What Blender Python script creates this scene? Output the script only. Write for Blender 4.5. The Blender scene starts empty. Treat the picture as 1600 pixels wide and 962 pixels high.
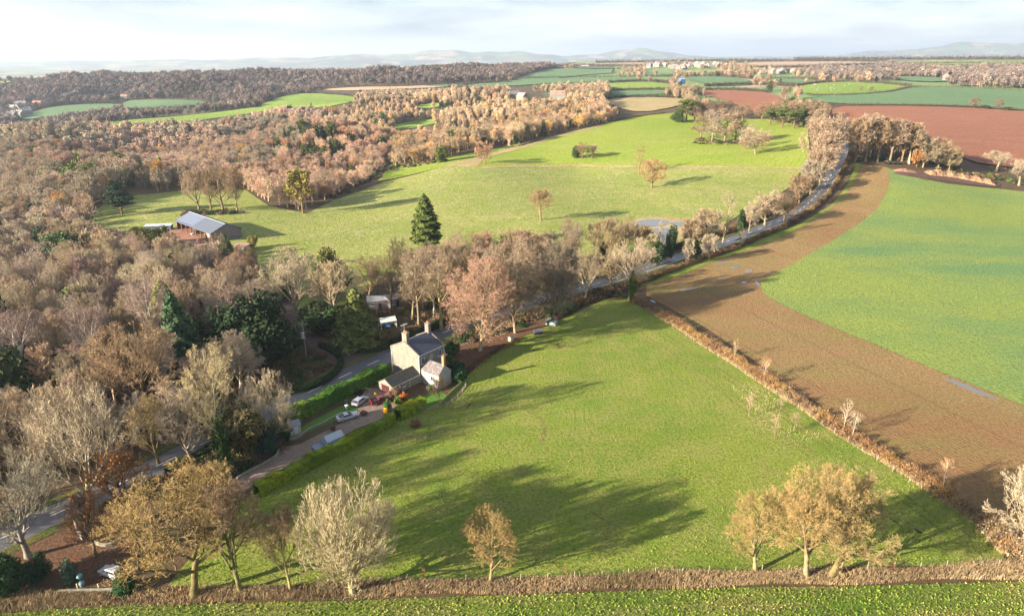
import bpy, bmesh, math, random
import numpy as np
from mathutils import Vector, Matrix, geometry as mgeo

R = math.radians
rs = np.random.RandomState(11)
random.seed(5)
C = bpy.context.scene.collection
scene = bpy.context.scene

# ---------------------------------------------------------------- camera, sky, sun, exposure
CAM_H, F_PX, PITCH = 72.0, 1067.0, R(20.2)
cam_d = bpy.data.cameras.new("camera")
cam = bpy.data.objects.new("camera", cam_d); C.objects.link(cam)
cam.location = (0, 0, CAM_H)
cam.rotation_euler = (R(90) - PITCH, 0, 0)
cam_d.sensor_width = 36.0
cam_d.lens = 36.0 * F_PX / 1600.0
cam_d.clip_start = 1.0
cam_d.clip_end = 60000.0
scene.camera = cam

SUN_AZ, SUN_EL = R(27.0), R(17.5)          # shadows run along +X turned 27 degrees away from us
sun_d = bpy.data.lights.new("sun", 'SUN')
sun = bpy.data.objects.new("sun", sun_d); C.objects.link(sun)
to_sun = Vector((-math.cos(SUN_AZ) * math.cos(SUN_EL), -math.sin(SUN_AZ) * math.cos(SUN_EL), math.sin(SUN_EL)))
sun.rotation_euler = to_sun.to_track_quat('Z', 'Y').to_euler()
sun_d.energy = 4.7
sun_d.angle = R(0.6)
sun_d.color = (1.0, 0.86, 0.66)

world = bpy.data.worlds.new("World"); scene.world = world
world.use_nodes = True
wn, wl = world.node_tree.nodes, world.node_tree.links
wn.clear()
w_out = wn.new("ShaderNodeOutputWorld"); w_bg = wn.new("ShaderNodeBackground")
w_sky = wn.new("ShaderNodeTexSky"); w_sky.sky_type = 'NISHITA'
w_sky.sun_disc = False; w_sky.sun_elevation = SUN_EL; w_sky.sun_rotation = R(243)
w_sky.air_density = 1.0; w_sky.dust_density = 0.4; w_sky.ozone_density = 1.5
w_bg.inputs['Strength'].default_value = 0.14
# a broken layer of thin cloud, laid out on the sky's own directions
w_tc = wn.new("ShaderNodeTexCoord")
w_sep = wn.new("ShaderNodeSeparateXYZ"); wl.new(w_tc.outputs['Generated'], w_sep.inputs[0])
w_map = wn.new("ShaderNodeMapping"); w_map.inputs['Scale'].default_value = (1.7, 1.7, 10.0)
w_map.inputs['Location'].default_value = (0.35, 0.1, 0.35)
wl.new(w_tc.outputs['Generated'], w_map.inputs[0])
w_n = wn.new("ShaderNodeTexNoise"); w_n.inputs['Scale'].default_value = 2.2; w_n.inputs['Detail'].default_value = 9
w_n.inputs['Roughness'].default_value = 0.6
wl.new(w_map.outputs[0], w_n.inputs['Vector'])
w_r = wn.new("ShaderNodeValToRGB"); w_r.color_ramp.elements[0].position = 0.34; w_r.color_ramp.elements[1].position = 0.60
wl.new(w_n.outputs['Fac'], w_r.inputs[0])
w_n2 = wn.new("ShaderNodeTexNoise"); w_n2.inputs['Scale'].default_value = 1.7; w_n2.inputs['Detail'].default_value = 6
wl.new(w_map.outputs[0], w_n2.inputs['Vector'])
w_r2 = wn.new("ShaderNodeValToRGB"); w_r2.color_ramp.elements[0].position = 0.40; w_r2.color_ramp.elements[1].position = 0.66
w_r2.color_ramp.elements[0].color = (1.04, 1.12, 1.26, 1); w_r2.color_ramp.elements[1].color = (0.58, 0.66, 0.86, 1)
wl.new(w_n2.outputs['Fac'], w_r2.inputs[0])
w_mix = wn.new("ShaderNodeMix"); w_mix.data_type = 'RGBA'
w_f = wn.new("ShaderNodeMapRange"); w_f.inputs['To Min'].default_value = 0.80; w_f.inputs['To Max'].default_value = 0.97
wl.new(w_r.outputs[0], w_f.inputs[0])
wl.new(w_f.outputs[0], w_mix.inputs['Factor'])
wl.new(w_sky.outputs[0], w_mix.inputs['A']); wl.new(w_r2.outputs[0], w_mix.inputs['B'])
wl.new(w_mix.outputs['Result'], w_bg.inputs[0]); wl.new(w_bg.outputs[0], w_out.inputs[0])

scene.view_settings.view_transform = 'Standard'
scene.view_settings.look = 'None'
scene.view_settings.gamma = 1.0
scene.view_settings.exposure = 2.32
scene.cycles.max_bounces = 4
scene.cycles.diffuse_bounces = 2
scene.cycles.glossy_bounces = 2
scene.cycles.transmission_bounces = 3
scene.cycles.transparent_max_bounces = 4
scene.cycles.use_adaptive_sampling = True
scene.cycles.adaptive_threshold = 0.02
scene.cycles.use_denoising = True

# ---------------------------------------------------------------- terrain height from surveyed points
CP, SP = math.cos(PITCH), math.sin(PITCH)
def flat(px, py, z=0.0):
    """The point on the level plane z that stands behind picture point (px, py)."""
    u, v = (px - 800) / F_PX, (py - 481) / F_PX
    t = (CAM_H - z) / (SP + v * CP)
    return (u * t, t * (CP - v * SP))
def at_depth(px, py, Y):
    u, v = (px - 800) / F_PX, (py - 481) / F_PX
    t = Y / (CP - v * SP)
    return (u * t, Y, CAM_H - t * (SP + v * CP))

SURVEY = [  # (px, py, distance Y) of ground seen in the middle and far distance
    (1240, 345, 305), (1290, 290, 378), (1340, 252, 412), (1318, 222, 470), (1430, 262, 405), (1570, 290, 395),
    (1590, 205, 560), (1430, 200, 560), (1500, 163, 760), (1320, 166, 730), (1400, 133, 1100), (1600, 140, 1000),
    (1300, 112, 1700), (1550, 108, 1700), (1300, 97, 2500), (1580, 94, 2500), (1150, 100, 2300),
    (900, 262, 475), (905, 248, 492), (1040, 182, 690), (1200, 215, 560), (1120, 225, 520), (1060, 270, 430), (750, 262, 455),
    (620, 266, 480), (700, 248, 500), (510, 305, 395), (845, 343, 308), (1100, 310, 350), (400, 300, 400), (250, 300, 400), (190, 320, 360),
    (960, 176, 740), (830, 156, 900), (880, 156, 920), (950, 130, 1300), (1050, 106, 2000), (870, 118, 1700), (1100, 150, 900), (1190, 150, 880),
    (840, 104, 2300), (950, 96, 2900), (1100, 94, 2900),
    (550, 240, 600), (500, 225, 680), (420, 255, 520), (330, 250, 560), (150, 300, 400), (50, 330, 370), (100, 262, 480),
    (60, 230, 620), (200, 225, 660), (150, 200, 780), (300, 192, 860), (420, 180, 930), (550, 185, 880), (700, 190, 800),
    (450, 158, 1100), (530, 156, 1120), (620, 140, 1350), (760, 132, 1400),
    (60, 178, 1180), (150, 175, 1180), (260, 165, 1260), (20, 195, 1080), (-150, 200, 1100), (10, 172, 1250),
    (60, 160, 1340), (190, 160, 1340), (350, 160, 1320), (500, 143, 1400),
    (0, 132, 1600), (150, 126, 1620), (300, 118, 1700), (450, 115, 1700), (620, 112, 1750), (760, 108, 1900), (-150, 135, 1600),
]
PTS = []
for px, py, Y in SURVEY:
    x, y, z = at_depth(px, py, Y); PTS.append((x, y, z))
for Y in (60, 75, 95, 120, 150, 185, 225, 265):       # the near ground is level
    for uu in (-1.15, -0.75, -0.4, 0.0, 0.4, 0.75, 1.15):
        if Y > 190 and uu > 0.7: continue
        PTS.append((uu * Y, Y, 0.0))
for x, y in (flat(1240, 420), flat(1450, 380), flat(1600, 400), flat(330, 370), flat(1050, 365), flat(667, 385), flat(1150, 380)):
    PTS.append((x, y, 0.2))
PTS += [(-1.2 * 330, 330, -6), (-1.2 * 700, 700, -40), (-1.2 * 1100, 1100, -55), (1.2 * 430, 430, 8), (1.2 * 900, 900, 28), (1.2 * 2000, 2000, 48), (-1.2 * 1700, 1700, 15)]
PTS = np.array(PTS)
def _uw(x, y):
    y = np.maximum(y, 40.0)
    return np.clip(x / y, -1.25, 1.25) * 1.7, np.log(np.clip(y, 55.0, 2900.0))
cu, cw = _uw(PTS[:, 0], PTS[:, 1])
def _tps(r2):
    return np.where(r2 > 1e-12, 0.5 * r2 * np.log(np.maximum(r2, 1e-12)), 0.0)
n_ = len(PTS)
A_ = np.zeros((n_ + 3, n_ + 3))
A_[:n_, :n_] = _tps((cu[:, None] - cu) ** 2 + (cw[:, None] - cw) ** 2) + np.eye(n_) * 4e-4
A_[:n_, n_:] = np.stack([np.ones(n_), cu, cw], 1); A_[n_:, :n_] = A_[:n_, n_:].T
W_ = np.linalg.solve(A_, np.concatenate([PTS[:, 2], np.zeros(3)]))
RELIEF = []
for px, py, Y, sx_, sy_, bh in [(505, 235, 600, 60, 60, 15), (420, 205, 740, 70, 50, -12), (200, 235, 590, 55, 70, -14), (60, 215, 640, 70, 80, 12), (330, 215, 700, 45, 45, 9),
        (640, 205, 700, 50, 45, -9), (760, 195, 740, 55, 40, 9), (560, 172, 960, 70, 50, 10), (680, 180, 860, 60, 40, -9), (860, 180, 800, 45, 30, 6), (740, 160, 1000, 60, 40, 9),
        (300, 135, 1480, 110, 90, 20), (190, 140, 1480, 55, 110, -16), (480, 128, 1520, 80, 90, -12), (600, 122, 1560, 110, 80, 14), (80, 145, 1450, 70, 80, 8), (720, 118, 1650, 100, 80, -8)]:
    q_ = at_depth(px, py, Y); RELIEF.append((q_[0], q_[1], sx_, sy_, bh))
def sstep(a, b, t):
    t = np.clip((t - a) / (b - a), 0, 1); return t * t * (3 - 2 * t)
def hgt(x, y):
    x = np.asarray(x, float); y = np.asarray(y, float)
    shp = np.broadcast(x, y).shape
    x = np.broadcast_to(x, shp).ravel(); y = np.broadcast_to(y, shp).ravel()
    out = np.empty(len(x))
    for i in range(0, len(x), 40000):
        u, w = _uw(x[i:i + 40000], y[i:i + 40000])
        out[i:i + 40000] = _tps((u[:, None] - cu) ** 2 + (w[:, None] - cw) ** 2) @ W_[:n_] + W_[n_] + W_[n_ + 1] * u + W_[n_ + 2] * w
    near = 1 - sstep(175, 300, y) 
    flatw = np.maximum(near, (1 - sstep(0, 60, np.hypot(x - 60, y - 250))) * 0.0)
    out = out * (1 - flatw)
    for bx, by, sx_, sy_, bh in RELIEF:
        out = out + bh * np.exp(-((x - bx) / sx_) ** 2 - ((y - by) / sy_) ** 2)
    # beyond the plateau the land drops to a wide plain with far hills
    edge = np.where(x < 0, 1900.0, 3000.0) + np.where(x < 0, np.clip(x, -700, 0) * -0.0, 0)
    edge = 1640 + 1400 * sstep(-330, 450, x)
    k = sstep(edge, edge + 700, y)
    plain = -60.0 + 6 * np.sin(x * 0.0011 + 1) * np.sin(y * 0.0013)
    out = out * (1 - k) + plain * k
    def hill(cx, cy, sx, sy, h): return h * np.exp(-((x - cx) / sx) ** 2 - ((y - cy) / sy) ** 2)
    r = 0
    r = r + hill(-8500, 11500, 3200, 1500, 45) + hill(-5200, 12500, 2300, 1600, 62) + hill(-2600, 13000, 1900, 1500, 110)
    r = r + hill(-700, 13500, 1500, 1300, 175) + hill(700, 14000, 1300, 1300, 70) + hill(-11500, 12000, 2500, 1800, 40)
    r = r + hill(2400, 13500, 560, 900, 165) + hill(2500, 13700, 1700, 1300, 105) + hill(4700, 14500, 2000, 1200, 90)
    r = r + hill(7200, 13000, 2200, 1300, 200) + hill(9300, 13200, 1700, 1300, 270) + hill(10600, 13400, 700, 1300, 90)
    r = r * (1 + 0.10 * np.sin(x * 0.004 + y * 0.001) + 0.05 * np.sin(x * 0.011))
    out = out + r * sstep(6000, 9000, y)
    out = np.where(y < 45, out * sstep(-200, 45, y), out)
    return out.reshape(shp)

def ray(px, py, zoff=0.0):
    """Ground point(s) seen at picture point(s) of the survey: march the ray to the terrain."""
    px = np.atleast_1d(np.asarray(px, float)); py = np.atleast_1d(np.asarray(py, float))
    u, v = (px - 800) / F_PX, (py - 481) / F_PX
    dx, dy, dz = u, CP - v * SP, -(SP + v * CP)
    ts = np.geomspace(60, 26000, 260)
    lo = np.full(len(px), 60.0); hi = np.full(len(px), 26000.0); found = np.zeros(len(px), bool)
    for a, b in zip(ts[:-1], ts[1:]):
        z = CAM_H + dz * b; g = hgt(dx * b, dy * b) + zoff
        hit = (~found) & (z < g)
        lo[hit] = a; hi[hit] = b; found |= hit
        if found.all(): break
    for _ in range(22):
        m = (lo + hi) / 2
        below = CAM_H + dz * m < hgt(dx * m, dy * m) + zoff
        hi = np.where(below, m, hi); lo = np.where(below, lo, m)
    m = (lo + hi) / 2
    return np.stack([dx * m, dy * m, hgt(dx * m, dy * m)], 1)
def G(px, py): return Vector(ray(px, py)[0])
def top_h(base, py_top):
    """Height in metres of something standing at base whose top shows at picture row py_top."""
    v = (py_top - 481) / F_PX
    t = base[1] / (CP - v * SP)
    return CAM_H - t * (SP + v * CP) - base[2]
def wid(base, w_px):
    t = base[1] * CP + (CAM_H - base[2]) * SP
    return w_px / F_PX * t

# ---------------------------------------------------------------- mesh helpers
def link(name, me, mat=None, parent=None, loc=None, **props):
    o = bpy.data.objects.new(name, me); C.objects.link(o)
    if mat is not None:
        for m in (mat if isinstance(mat, (list, tuple)) else [mat]): me.materials.append(m)
    if parent is not None: o.parent = parent
    if loc is not None: o.location = loc
    for k, v in props.items(): o[k] = v
    return o
def empty(name, loc=(0, 0, 0), rz=0.0, **props):
    o = bpy.data.objects.new(name, None); C.objects.link(o)
    o.location = loc; o.rotation_euler = (0, 0, rz); o.empty_display_size = 0.2
    for k, v in props.items(): o[k] = v
    return o
def fast_mesh(name, V, F, col=None, smooth=False, midx=None):
    V = np.asarray(V, np.float32); F = np.asarray(F, np.int32); k = F.shape[1]
    me = bpy.data.meshes.new(name)
    me.vertices.add(len(V)); me.vertices.foreach_set("co", V.ravel())
    me.loops.add(F.size); me.loops.foreach_set("vertex_index", F.ravel())
    me.polygons.add(len(F)); me.polygons.foreach_set("loop_start", np.arange(0, F.size, k, dtype=np.int32))
    me.polygons.foreach_set("loop_total", np.full(len(F), k, np.int32))
    if midx is not None: me.polygons.foreach_set("material_index", np.asarray(midx, np.int32))
    if smooth: me.polygons.foreach_set("use_smooth", np.ones(len(F), bool))
    me.update(calc_edges=True)
    if col is not None:
        a = me.color_attributes.new("tint", 'FLOAT_COLOR', 'POINT')
        c = np.ones((len(V), 4), np.float32); c[:, :3] = col
        a.data.foreach_set("color", c.ravel())
    return me

class MB:
    """Collects boxes, prisms, tubes into one mesh."""
    def __init__(s): s.v = []; s.f = []; s.m = []
    def add(s, vs, fs, m=0, M=None):
        b = len(s.v)
        for p in vs:
            p = Vector(p)
            s.v.append(tuple(M @ p) if M is not None else tuple(p))
        for f in fs: s.f.append(tuple(b + i for i in f)); s.m.append(m)
    def box(s, c, d, m=0, M=None, rz=0):
        cx, cy, cz = c; hx, hy, hz = d[0] / 2, d[1] / 2, d[2] / 2
        ca, sa = math.cos(rz), math.sin(rz)
        vs = []
        for z in (-hz, hz):
            for x, y in ((-hx, -hy), (hx, -hy), (hx, hy), (-hx, hy)):
                vs.append((cx + x * ca - y * sa, cy + x * sa + y * ca, cz + z))
        s.add(vs, [(0, 3, 2, 1), (4, 5, 6, 7), (0, 1, 5, 4), (1, 2, 6, 5), (2, 3, 7, 6), (3, 0, 4, 7)], m, M)
    def prism(s, poly, a, b, axis='y', m=0, M=None):
        """poly of (p, q) pushed from a to b along axis; y: (x, z), x: (y, z), z: (x, y)."""
        def pt(p, q, t): return (p, t, q) if axis == 'y' else ((t, p, q) if axis == 'x' else (p, q, t))
        n = len(poly)
        vs = [pt(p, q, a) for p, q in poly] + [pt(p, q, b) for p, q in poly]
        fs = [tuple(range(n)), tuple(range(2 * n - 1, n - 1, -1))] + [(i, n + i, n + (i + 1) % n, (i + 1) % n) for i in range(n)]
        s.add(vs, fs, m, M)
    def tube(s, p0, p1, r0, r1=None, n=8, m=0, M=None):
        r1 = r0 if r1 is None else r1
        p0, p1 = Vector(p0), Vector(p1); d = (p1 - p0)
        if d.length < 1e-6: return
        q = d.to_track_quat('Z', 'Y'); vs = []
        for p, r in ((p0, r0), (p1, r1)):
            for i in range(n):
                a = 2 * math.pi * i / n
                vs.append(p + q @ Vector((r * math.cos(a), r * math.sin(a), 0)))
        fs = [(i, (i + 1) % n, n + (i + 1) % n, n + i) for i in range(n)] + [tuple(range(n - 1, -1, -1)), tuple(range(n, 2 * n))]
        s.add(vs, fs, m, M)
    def build(s, name, mat, parent=None, loc=None, bevel=0, smooth=False, **props):
        me = bpy.data.meshes.new(name); me.from_pydata(s.v, [], s.f)
        for p, mi in zip(me.polygons, s.m): p.material_index = mi
        bm = bmesh.new(); bm.from_mesh(me)
        if bevel:
            bmesh.ops.bevel(bm, geom=bm.edges[:], offset=bevel, segments=2, affect='EDGES', clamp_overlap=True)
        bmesh.ops.recalc_face_normals(bm, faces=bm.faces[:])
        bm.to_mesh(me); bm.free()
        if smooth:
            for p in me.polygons: p.use_smooth = True
        me.update()
        return link(name, me, mat, parent, loc, **props)

# ---------------------------------------------------------------- materials
def nmat(name):
    m = bpy.data.materials.new(name); m.use_nodes = True
    nt = m.node_tree; b = nt.nodes["Principled BSDF"]
    b.inputs['Specular IOR Level'].default_value = 0.25
    return m, nt, b
def noise(nt, scale, detail=4, rough=0.55, vec=None, dist=0.0):
    n = nt.nodes.new("ShaderNodeTexNoise"); n.inputs['Scale'].default_value = scale
    n.inputs['Detail'].default_value = detail; n.inputs['Roughness'].default_value = rough; n.inputs['Distortion'].default_value = dist
    if vec is not None: nt.links.new(vec, n.inputs['Vector'])
    return n.outputs['Fac']
def geo_pos(nt, scale=(1, 1, 1), rz=0.0, obj=False):
    if obj:
        g = nt.nodes.new("ShaderNodeTexCoord").outputs['Object']
    else:
        g = nt.nodes.new("ShaderNodeNewGeometry").outputs['Position']
    mp = nt.nodes.new("ShaderNodeMapping"); mp.inputs['Scale'].default_value = scale; mp.inputs['Rotation'].default_value = (0, 0, rz)
    nt.links.new(g, mp.inputs[0]); return mp.outputs[0]
def ramp(nt, fac, stops, interp='LINEAR'):
    r = nt.nodes.new("ShaderNodeValToRGB"); r.color_ramp.interpolation = interp
    els = r.color_ramp.elements
    while len(els) < len(stops): els.new(0.5)
    for e, (p, c) in zip(els, stops):
        e.position = p; e.color = (c[0], c[1], c[2], 1) if hasattr(c, '__len__') else (c, c, c, 1)
    nt.links.new(fac, r.inputs[0]); return r.outputs[0]
def mixc(nt, f, a, b, mode='MIX'):
    m = nt.nodes.new("ShaderNodeMix"); m.data_type = 'RGBA'; m.blend_type = mode
    for sock, v in (('Factor', f), ('A', a), ('B', b)):
        i = m.inputs[sock]
        if isinstance(v, bpy.types.NodeSocket): nt.links.new(v, i)
        elif sock == 'Factor': i.default_value = v
        else: i.default_value = (v[0], v[1], v[2], 1)
    return m.outputs['Result']
def mth(nt, op, a, b=0.0):
    m = nt.nodes.new("ShaderNodeMath"); m.operation = op
    for i, v in ((0, a), (1, b)):
        if isinstance(v, bpy.types.NodeSocket): nt.links.new(v, m.inputs[i])
        else: m.inputs[i].default_value = v
    return m.outputs[0]
def bump(nt, bsdf, h, strength=0.5, dist=0.1):
    b = nt.nodes.new("ShaderNodeBump"); b.inputs['Strength'].default_value = strength; b.inputs['Distance'].default_value = dist
    nt.links.new(h, b.inputs['Height']); nt.links.new(b.outputs[0], bsdf.inputs['Normal'])
def simple(name, col, rough=0.7, metal=0.0, var=0.12, scale=3.0, bmp=0.0, obj=True):
    m, nt, b = nmat(name)
    v = geo_pos(nt, obj=obj)
    f = noise(nt, scale, 5, 0.6, v)
    c0 = [x * (1 - var) for x in col]; c1 = [min(1, x * (1 + var)) for x in col]
    nt.links.new(ramp(nt, f, [(0.3, c0), (0.7, c1)]), b.inputs['Base Color'])
    b.inputs['Roughness'].default_value = rough; b.inputs['Metallic'].default_value = metal
    if bmp: bump(nt, b, noise(nt, scale * 6, 4, 0.6, v), bmp, 0.03)
    return m
def field_mat(name, cols, big=0.02, mid=0.15, fine=1.1, rows=None, bdist=0.6, tuft=None, tuft_amt=0.5, tram=None):
    """cols: dark, base, light, dry. Broken cover seen from the air: broad patches, clumps and single tufts."""
    m, nt, b = nmat(name)
    p = geo_pos(nt)
    rot = rows[0] if rows else 0.3
    ps = geo_pos(nt, scale=(0.25, 1.0, 1.0), rz=-rot)
    nb = noise(nt, big, 4, 0.6, p, 0.5); nm = noise(nt, mid, 5, 0.65, ps if rows else p); nf = noise(nt, fine, 6, 0.75, p)
    c = mixc(nt, ramp(nt, nb, [(0.38, 0.0), (0.62, 1.0)]), cols[1], cols[2])
    c = mixc(nt, mth(nt, 'MULTIPLY', ramp(nt, nm, [(0.42, 0.0), (0.66, 1.0)]), 0.75), c, cols[3])
    c = mixc(nt, mth(nt, 'MULTIPLY', ramp(nt, nf, [(0.40, 1.0), (0.54, 0.0)]), 0.65), c, cols[0])
    if tuft:
        nt_ = noise(nt, tuft[0], 5, 0.75, p)
        big_m = noise(nt, 0.03, 3, 0.5, p)
        k = mth(nt, 'MULTIPLY', ramp(nt, nt_, [(0.50, 0.0), (0.60, 1.0)]), ramp(nt, big_m, [(0.40, 0.15), (0.62, 1.0)]))
        c = mixc(nt, mth(nt, 'MULTIPLY', k, tuft_amt), c, tuft[1])
    hsum = nf
    if rows:
        w = nt.nodes.new("ShaderNodeTexWave"); w.inputs['Scale'].default_value = rows[1]; w.bands_direction = 'Y'
        w.inputs['Distortion'].default_value = 2.2; w.inputs['Detail'].default_value = 3; w.inputs['Detail Scale'].default_value = 0.5
        nt.links.new(geo_pos(nt, rz=-rot), w.inputs['Vector'])
        c = mixc(nt, mth(nt, 'MULTIPLY', w.outputs['Fac'], rows[2]), c, cols[0])
        hsum = mth(nt, 'ADD', nf, mth(nt, 'MULTIPLY', w.outputs['Fac'], 0.08))
    if tram:   # wheel tracks left by the sprayer
        w = nt.nodes.new("ShaderNodeTexWave"); w.inputs['Scale'].default_value = 0.314 / tram[1]; w.bands_direction = 'Y'
        w.inputs['Distortion'].default_value = 0.35; w.inputs['Detail'].default_value = 1; w.inputs['Detail Scale'].default_value = 0.3
        nt.links.new(geo_pos(nt, rz=-tram[0]), w.inputs['Vector'])
        c = mixc(nt, mth(nt, 'MULTIPLY', ramp(nt, w.outputs['Fac'], [(0.985, 0.0), (0.998, 1.0)]), tram[2]), c, cols[0])
    nt.links.new(c, b.inputs['Base Color'])
    b.inputs['Roughness'].default_value = 0.9
    b.inputs['Specular IOR Level'].default_value = 0.1
    bump(nt, b, hsum, 1.0, bdist * 1.7)
    return m
# ---------------------------------------------------------------- ground sheet
ang = np.concatenate([np.arange(-180, -56, 6.0), np.arange(-56, 56, 0.4), np.arange(56, 180, 6.0)]) * math.pi / 180
rad = np.concatenate([[1.0, 20.0], np.geomspace(40, 2600, 300), np.geomspace(2680, 40000, 90)])
gx = np.outer(rad, np.sin(ang)); gy = np.outer(rad, np.cos(ang))
gz = hgt(gx, gy)
GV = np.stack([gx.ravel(), gy.ravel(), gz.ravel()], 1)
nr, na = len(rad), len(ang)
i, j = np.meshgrid(np.arange(nr - 1), np.arange(na), indexing='ij')
j2 = (j + 1) % na
GF = np.stack([i * na + j, i * na + j2, (i + 1) * na + j2, (i + 1) * na + j], -1).reshape(-1, 4)[:, ::-1]
# base ground: leaf litter and rough grass near, patchwork plain far off
m, nt, b = nmat("ground_litter")
p = geo_pos(nt)
near_c = ramp(nt, noise(nt, 0.35, 8, 0.7, p), [(0.30, (0.035, 0.022, 0.014)), (0.48, (0.085, 0.048, 0.026)), (0.60, (0.050, 0.055, 0.020)), (0.75, (0.13, 0.075, 0.035))])
vor = nt.nodes.new("ShaderNodeTexVoronoi"); vor.inputs['Scale'].default_value = 0.0042; vor.inputs['Randomness'].default_value = 1.0
nt.links.new(geo_pos(nt, scale=(1, 0.6, 1), rz=0.5), vor.inputs['Vector'])
sepc = nt.nodes.new("ShaderNodeSeparateColor"); nt.links.new(vor.outputs['Color'], sepc.inputs[0])
far_c = ramp(nt, sepc.outputs[0], [(0.0, (0.055, 0.06, 0.035)), (0.3, (0.10, 0.16, 0.045)), (0.5, (0.07, 0.12, 0.04)), (0.65, (0.30, 0.22, 0.14)), (0.8, (0.05, 0.04, 0.035)), (0.9, (0.17, 0.20, 0.06))], 'CONSTANT')
town = ramp(nt, noise(nt, 0.02, 6, 0.8, p), [(0.50, 0.0), (0.56, 1.0)])
townr = ramp(nt, noise(nt, 0.0004, 3, 0.6, p), [(0.46, 0.0), (0.56, 1.0)])
far_c = mixc(nt, mth(nt, 'MULTIPLY', mth(nt, 'MULTIPLY', town, townr), 0.9), far_c, (0.42, 0.36, 0.32))
far_c = mixc(nt, ramp(nt, noise(nt, 0.006, 5, 0.7, p), [(0.50, 0.0), (0.58, 0.8)]), far_c, (0.05, 0.045, 0.035))
sx = nt.nodes.new("ShaderNodeSeparateXYZ"); nt.links.new(nt.nodes.new("ShaderNodeNewGeometry").outputs['Position'], sx.inputs[0])
fy = nt.nodes.new("ShaderNodeMapRange"); fy.inputs['From Min'].default_value = 2050; fy.inputs['From Max'].default_value = 2400
nt.links.new(sx.outputs['Y'], fy.inputs['Value'])
fy2 = nt.nodes.new("ShaderNodeMapRange"); fy2.inputs['From Min'].default_value = 780; fy2.inputs['From Max'].default_value = 830; nt.links.new(sx.outputs['Y'], fy2.inputs['Value'])
fx2 = nt.nodes.new("ShaderNodeMapRange"); fx2.inputs['From Min'].default_value = 40; fx2.inputs['From Max'].default_value = 70; nt.links.new(sx.outputs['X'], fx2.inputs['Value'])
near_c = mixc(nt, mth(nt, 'MULTIPLY', fx2.outputs['Result'], fy2.outputs['Result']), near_c, ramp(nt, sepc.outputs[1], [(0.0, (0.13, 0.20, 0.07)), (0.35, (0.17, 0.22, 0.06)), (0.6, (0.30, 0.23, 0.14)), (0.8, (0.12, 0.19, 0.08))], 'CONSTANT'))
nt.links.new(mixc(nt, fy.outputs['Result'], near_c, far_c), b.inputs['Base Color'])
b.inputs['Roughness'].default_value = 0.95
bump(nt, b, noise(nt, 1.6, 5, 0.7, p), 0.7, 0.25)
M_LITTER = m
link("ground", fast_mesh("ground", GV, GF, smooth=True), M_LITTER, kind="structure")

def in_poly(x, y, poly):
    c = np.zeros(x.shape, bool); n = len(poly)
    for a in range(n):
        x0, y0 = poly[a]; x1, y1 = poly[(a + 1) % n]
        with np.errstate(divide='ignore', invalid='ignore'):
            c ^= ((y0 > y) != (y1 > y)) & (x < (x1 - x0) * (y - y0) / (y1 - y0 + 1e-12) + x0)
    return c
def smooth_poly(pts, it=1, closed=True):
    for _ in range(it):
        q = []
        n = len(pts)
        for a in range(n if closed else n - 1):
            p0, p1 = pts[a], pts[(a + 1) % n]
            q.append((p0[0] * .75 + p1[0] * .25, p0[1] * .75 + p1[1] * .25)); q.append((p0[0] * .25 + p1[0] * .75, p0[1] * .25 + p1[1] * .75))
        if not closed: q = [pts[0]] + q + [pts[-1]]
        pts = q
    return pts
def world_poly(pxs):
    w = ray([p[0] for p in pxs], [p[1] for p in pxs]); return [(a, b) for a, b, _ in w]
def sheet(name, wpoly, mat, off=0.05, jitter=0.0, kind="structure", **props):
    """A field's surface draped over the ground: its outline plus the ground's own vertices inside it."""
    pts = []
    n = len(wpoly)
    for a in range(n):
        p0 = np.array(wpoly[a]); p1 = np.array(wpoly[(a + 1) % n]); L = np.hypot(*(p1 - p0)); d = max(40.0, np.hypot(*p0))
        k = max(1, int(L / (0.02 * d)))
        for s in range(k):
            q = p0 + (p1 - p0) * s / k
            if jitter and s: q = q + rs.uniform(-jitter, jitter, 2)
            pts.append(q)
    B = np.array(pts)
    mnx, mny = B.min(0); mxx, mxy = B.max(0)
    sel = (GV[:, 0] > mnx) & (GV[:, 0] < mxx) & (GV[:, 1] > mny) & (GV[:, 1] < mxy)
    I = GV[sel][:, :2]
    I = I[in_poly(I[:, 0], I[:, 1], [tuple(q) for q in B])]
    allp = [Vector(q) for q in B] + [Vector(q) for q in I]
    nb = len(B)
    v, e, f, *_ = mgeo.delaunay_2d_cdt(allp, [(k, (k + 1) % nb) for k in range(nb)], [list(range(nb))], 1, 1e-4)
    X = np.array([(q.x, q.y) for q in v])
    d = np.hypot(X[:, 0], X[:, 1])
    z = hgt(X[:, 0], X[:, 1]) + off + 0.0009 * np.maximum(d - 180, 0)
    F = np.array([list(t) for t in f if len(t) == 3])
    V = np.stack([X[:, 0], X[:, 1], z], 1)
    a_, b_, c_ = V[F[:, 0]], V[F[:, 1]], V[F[:, 2]]
    up = np.cross(b_ - a_, c_ - a_)[:, 2] < 0
    F[up] = F[up][:, ::-1]
    return link(name, fast_mesh(name, V, F, smooth=True), mat, kind=kind, **props)

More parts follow.
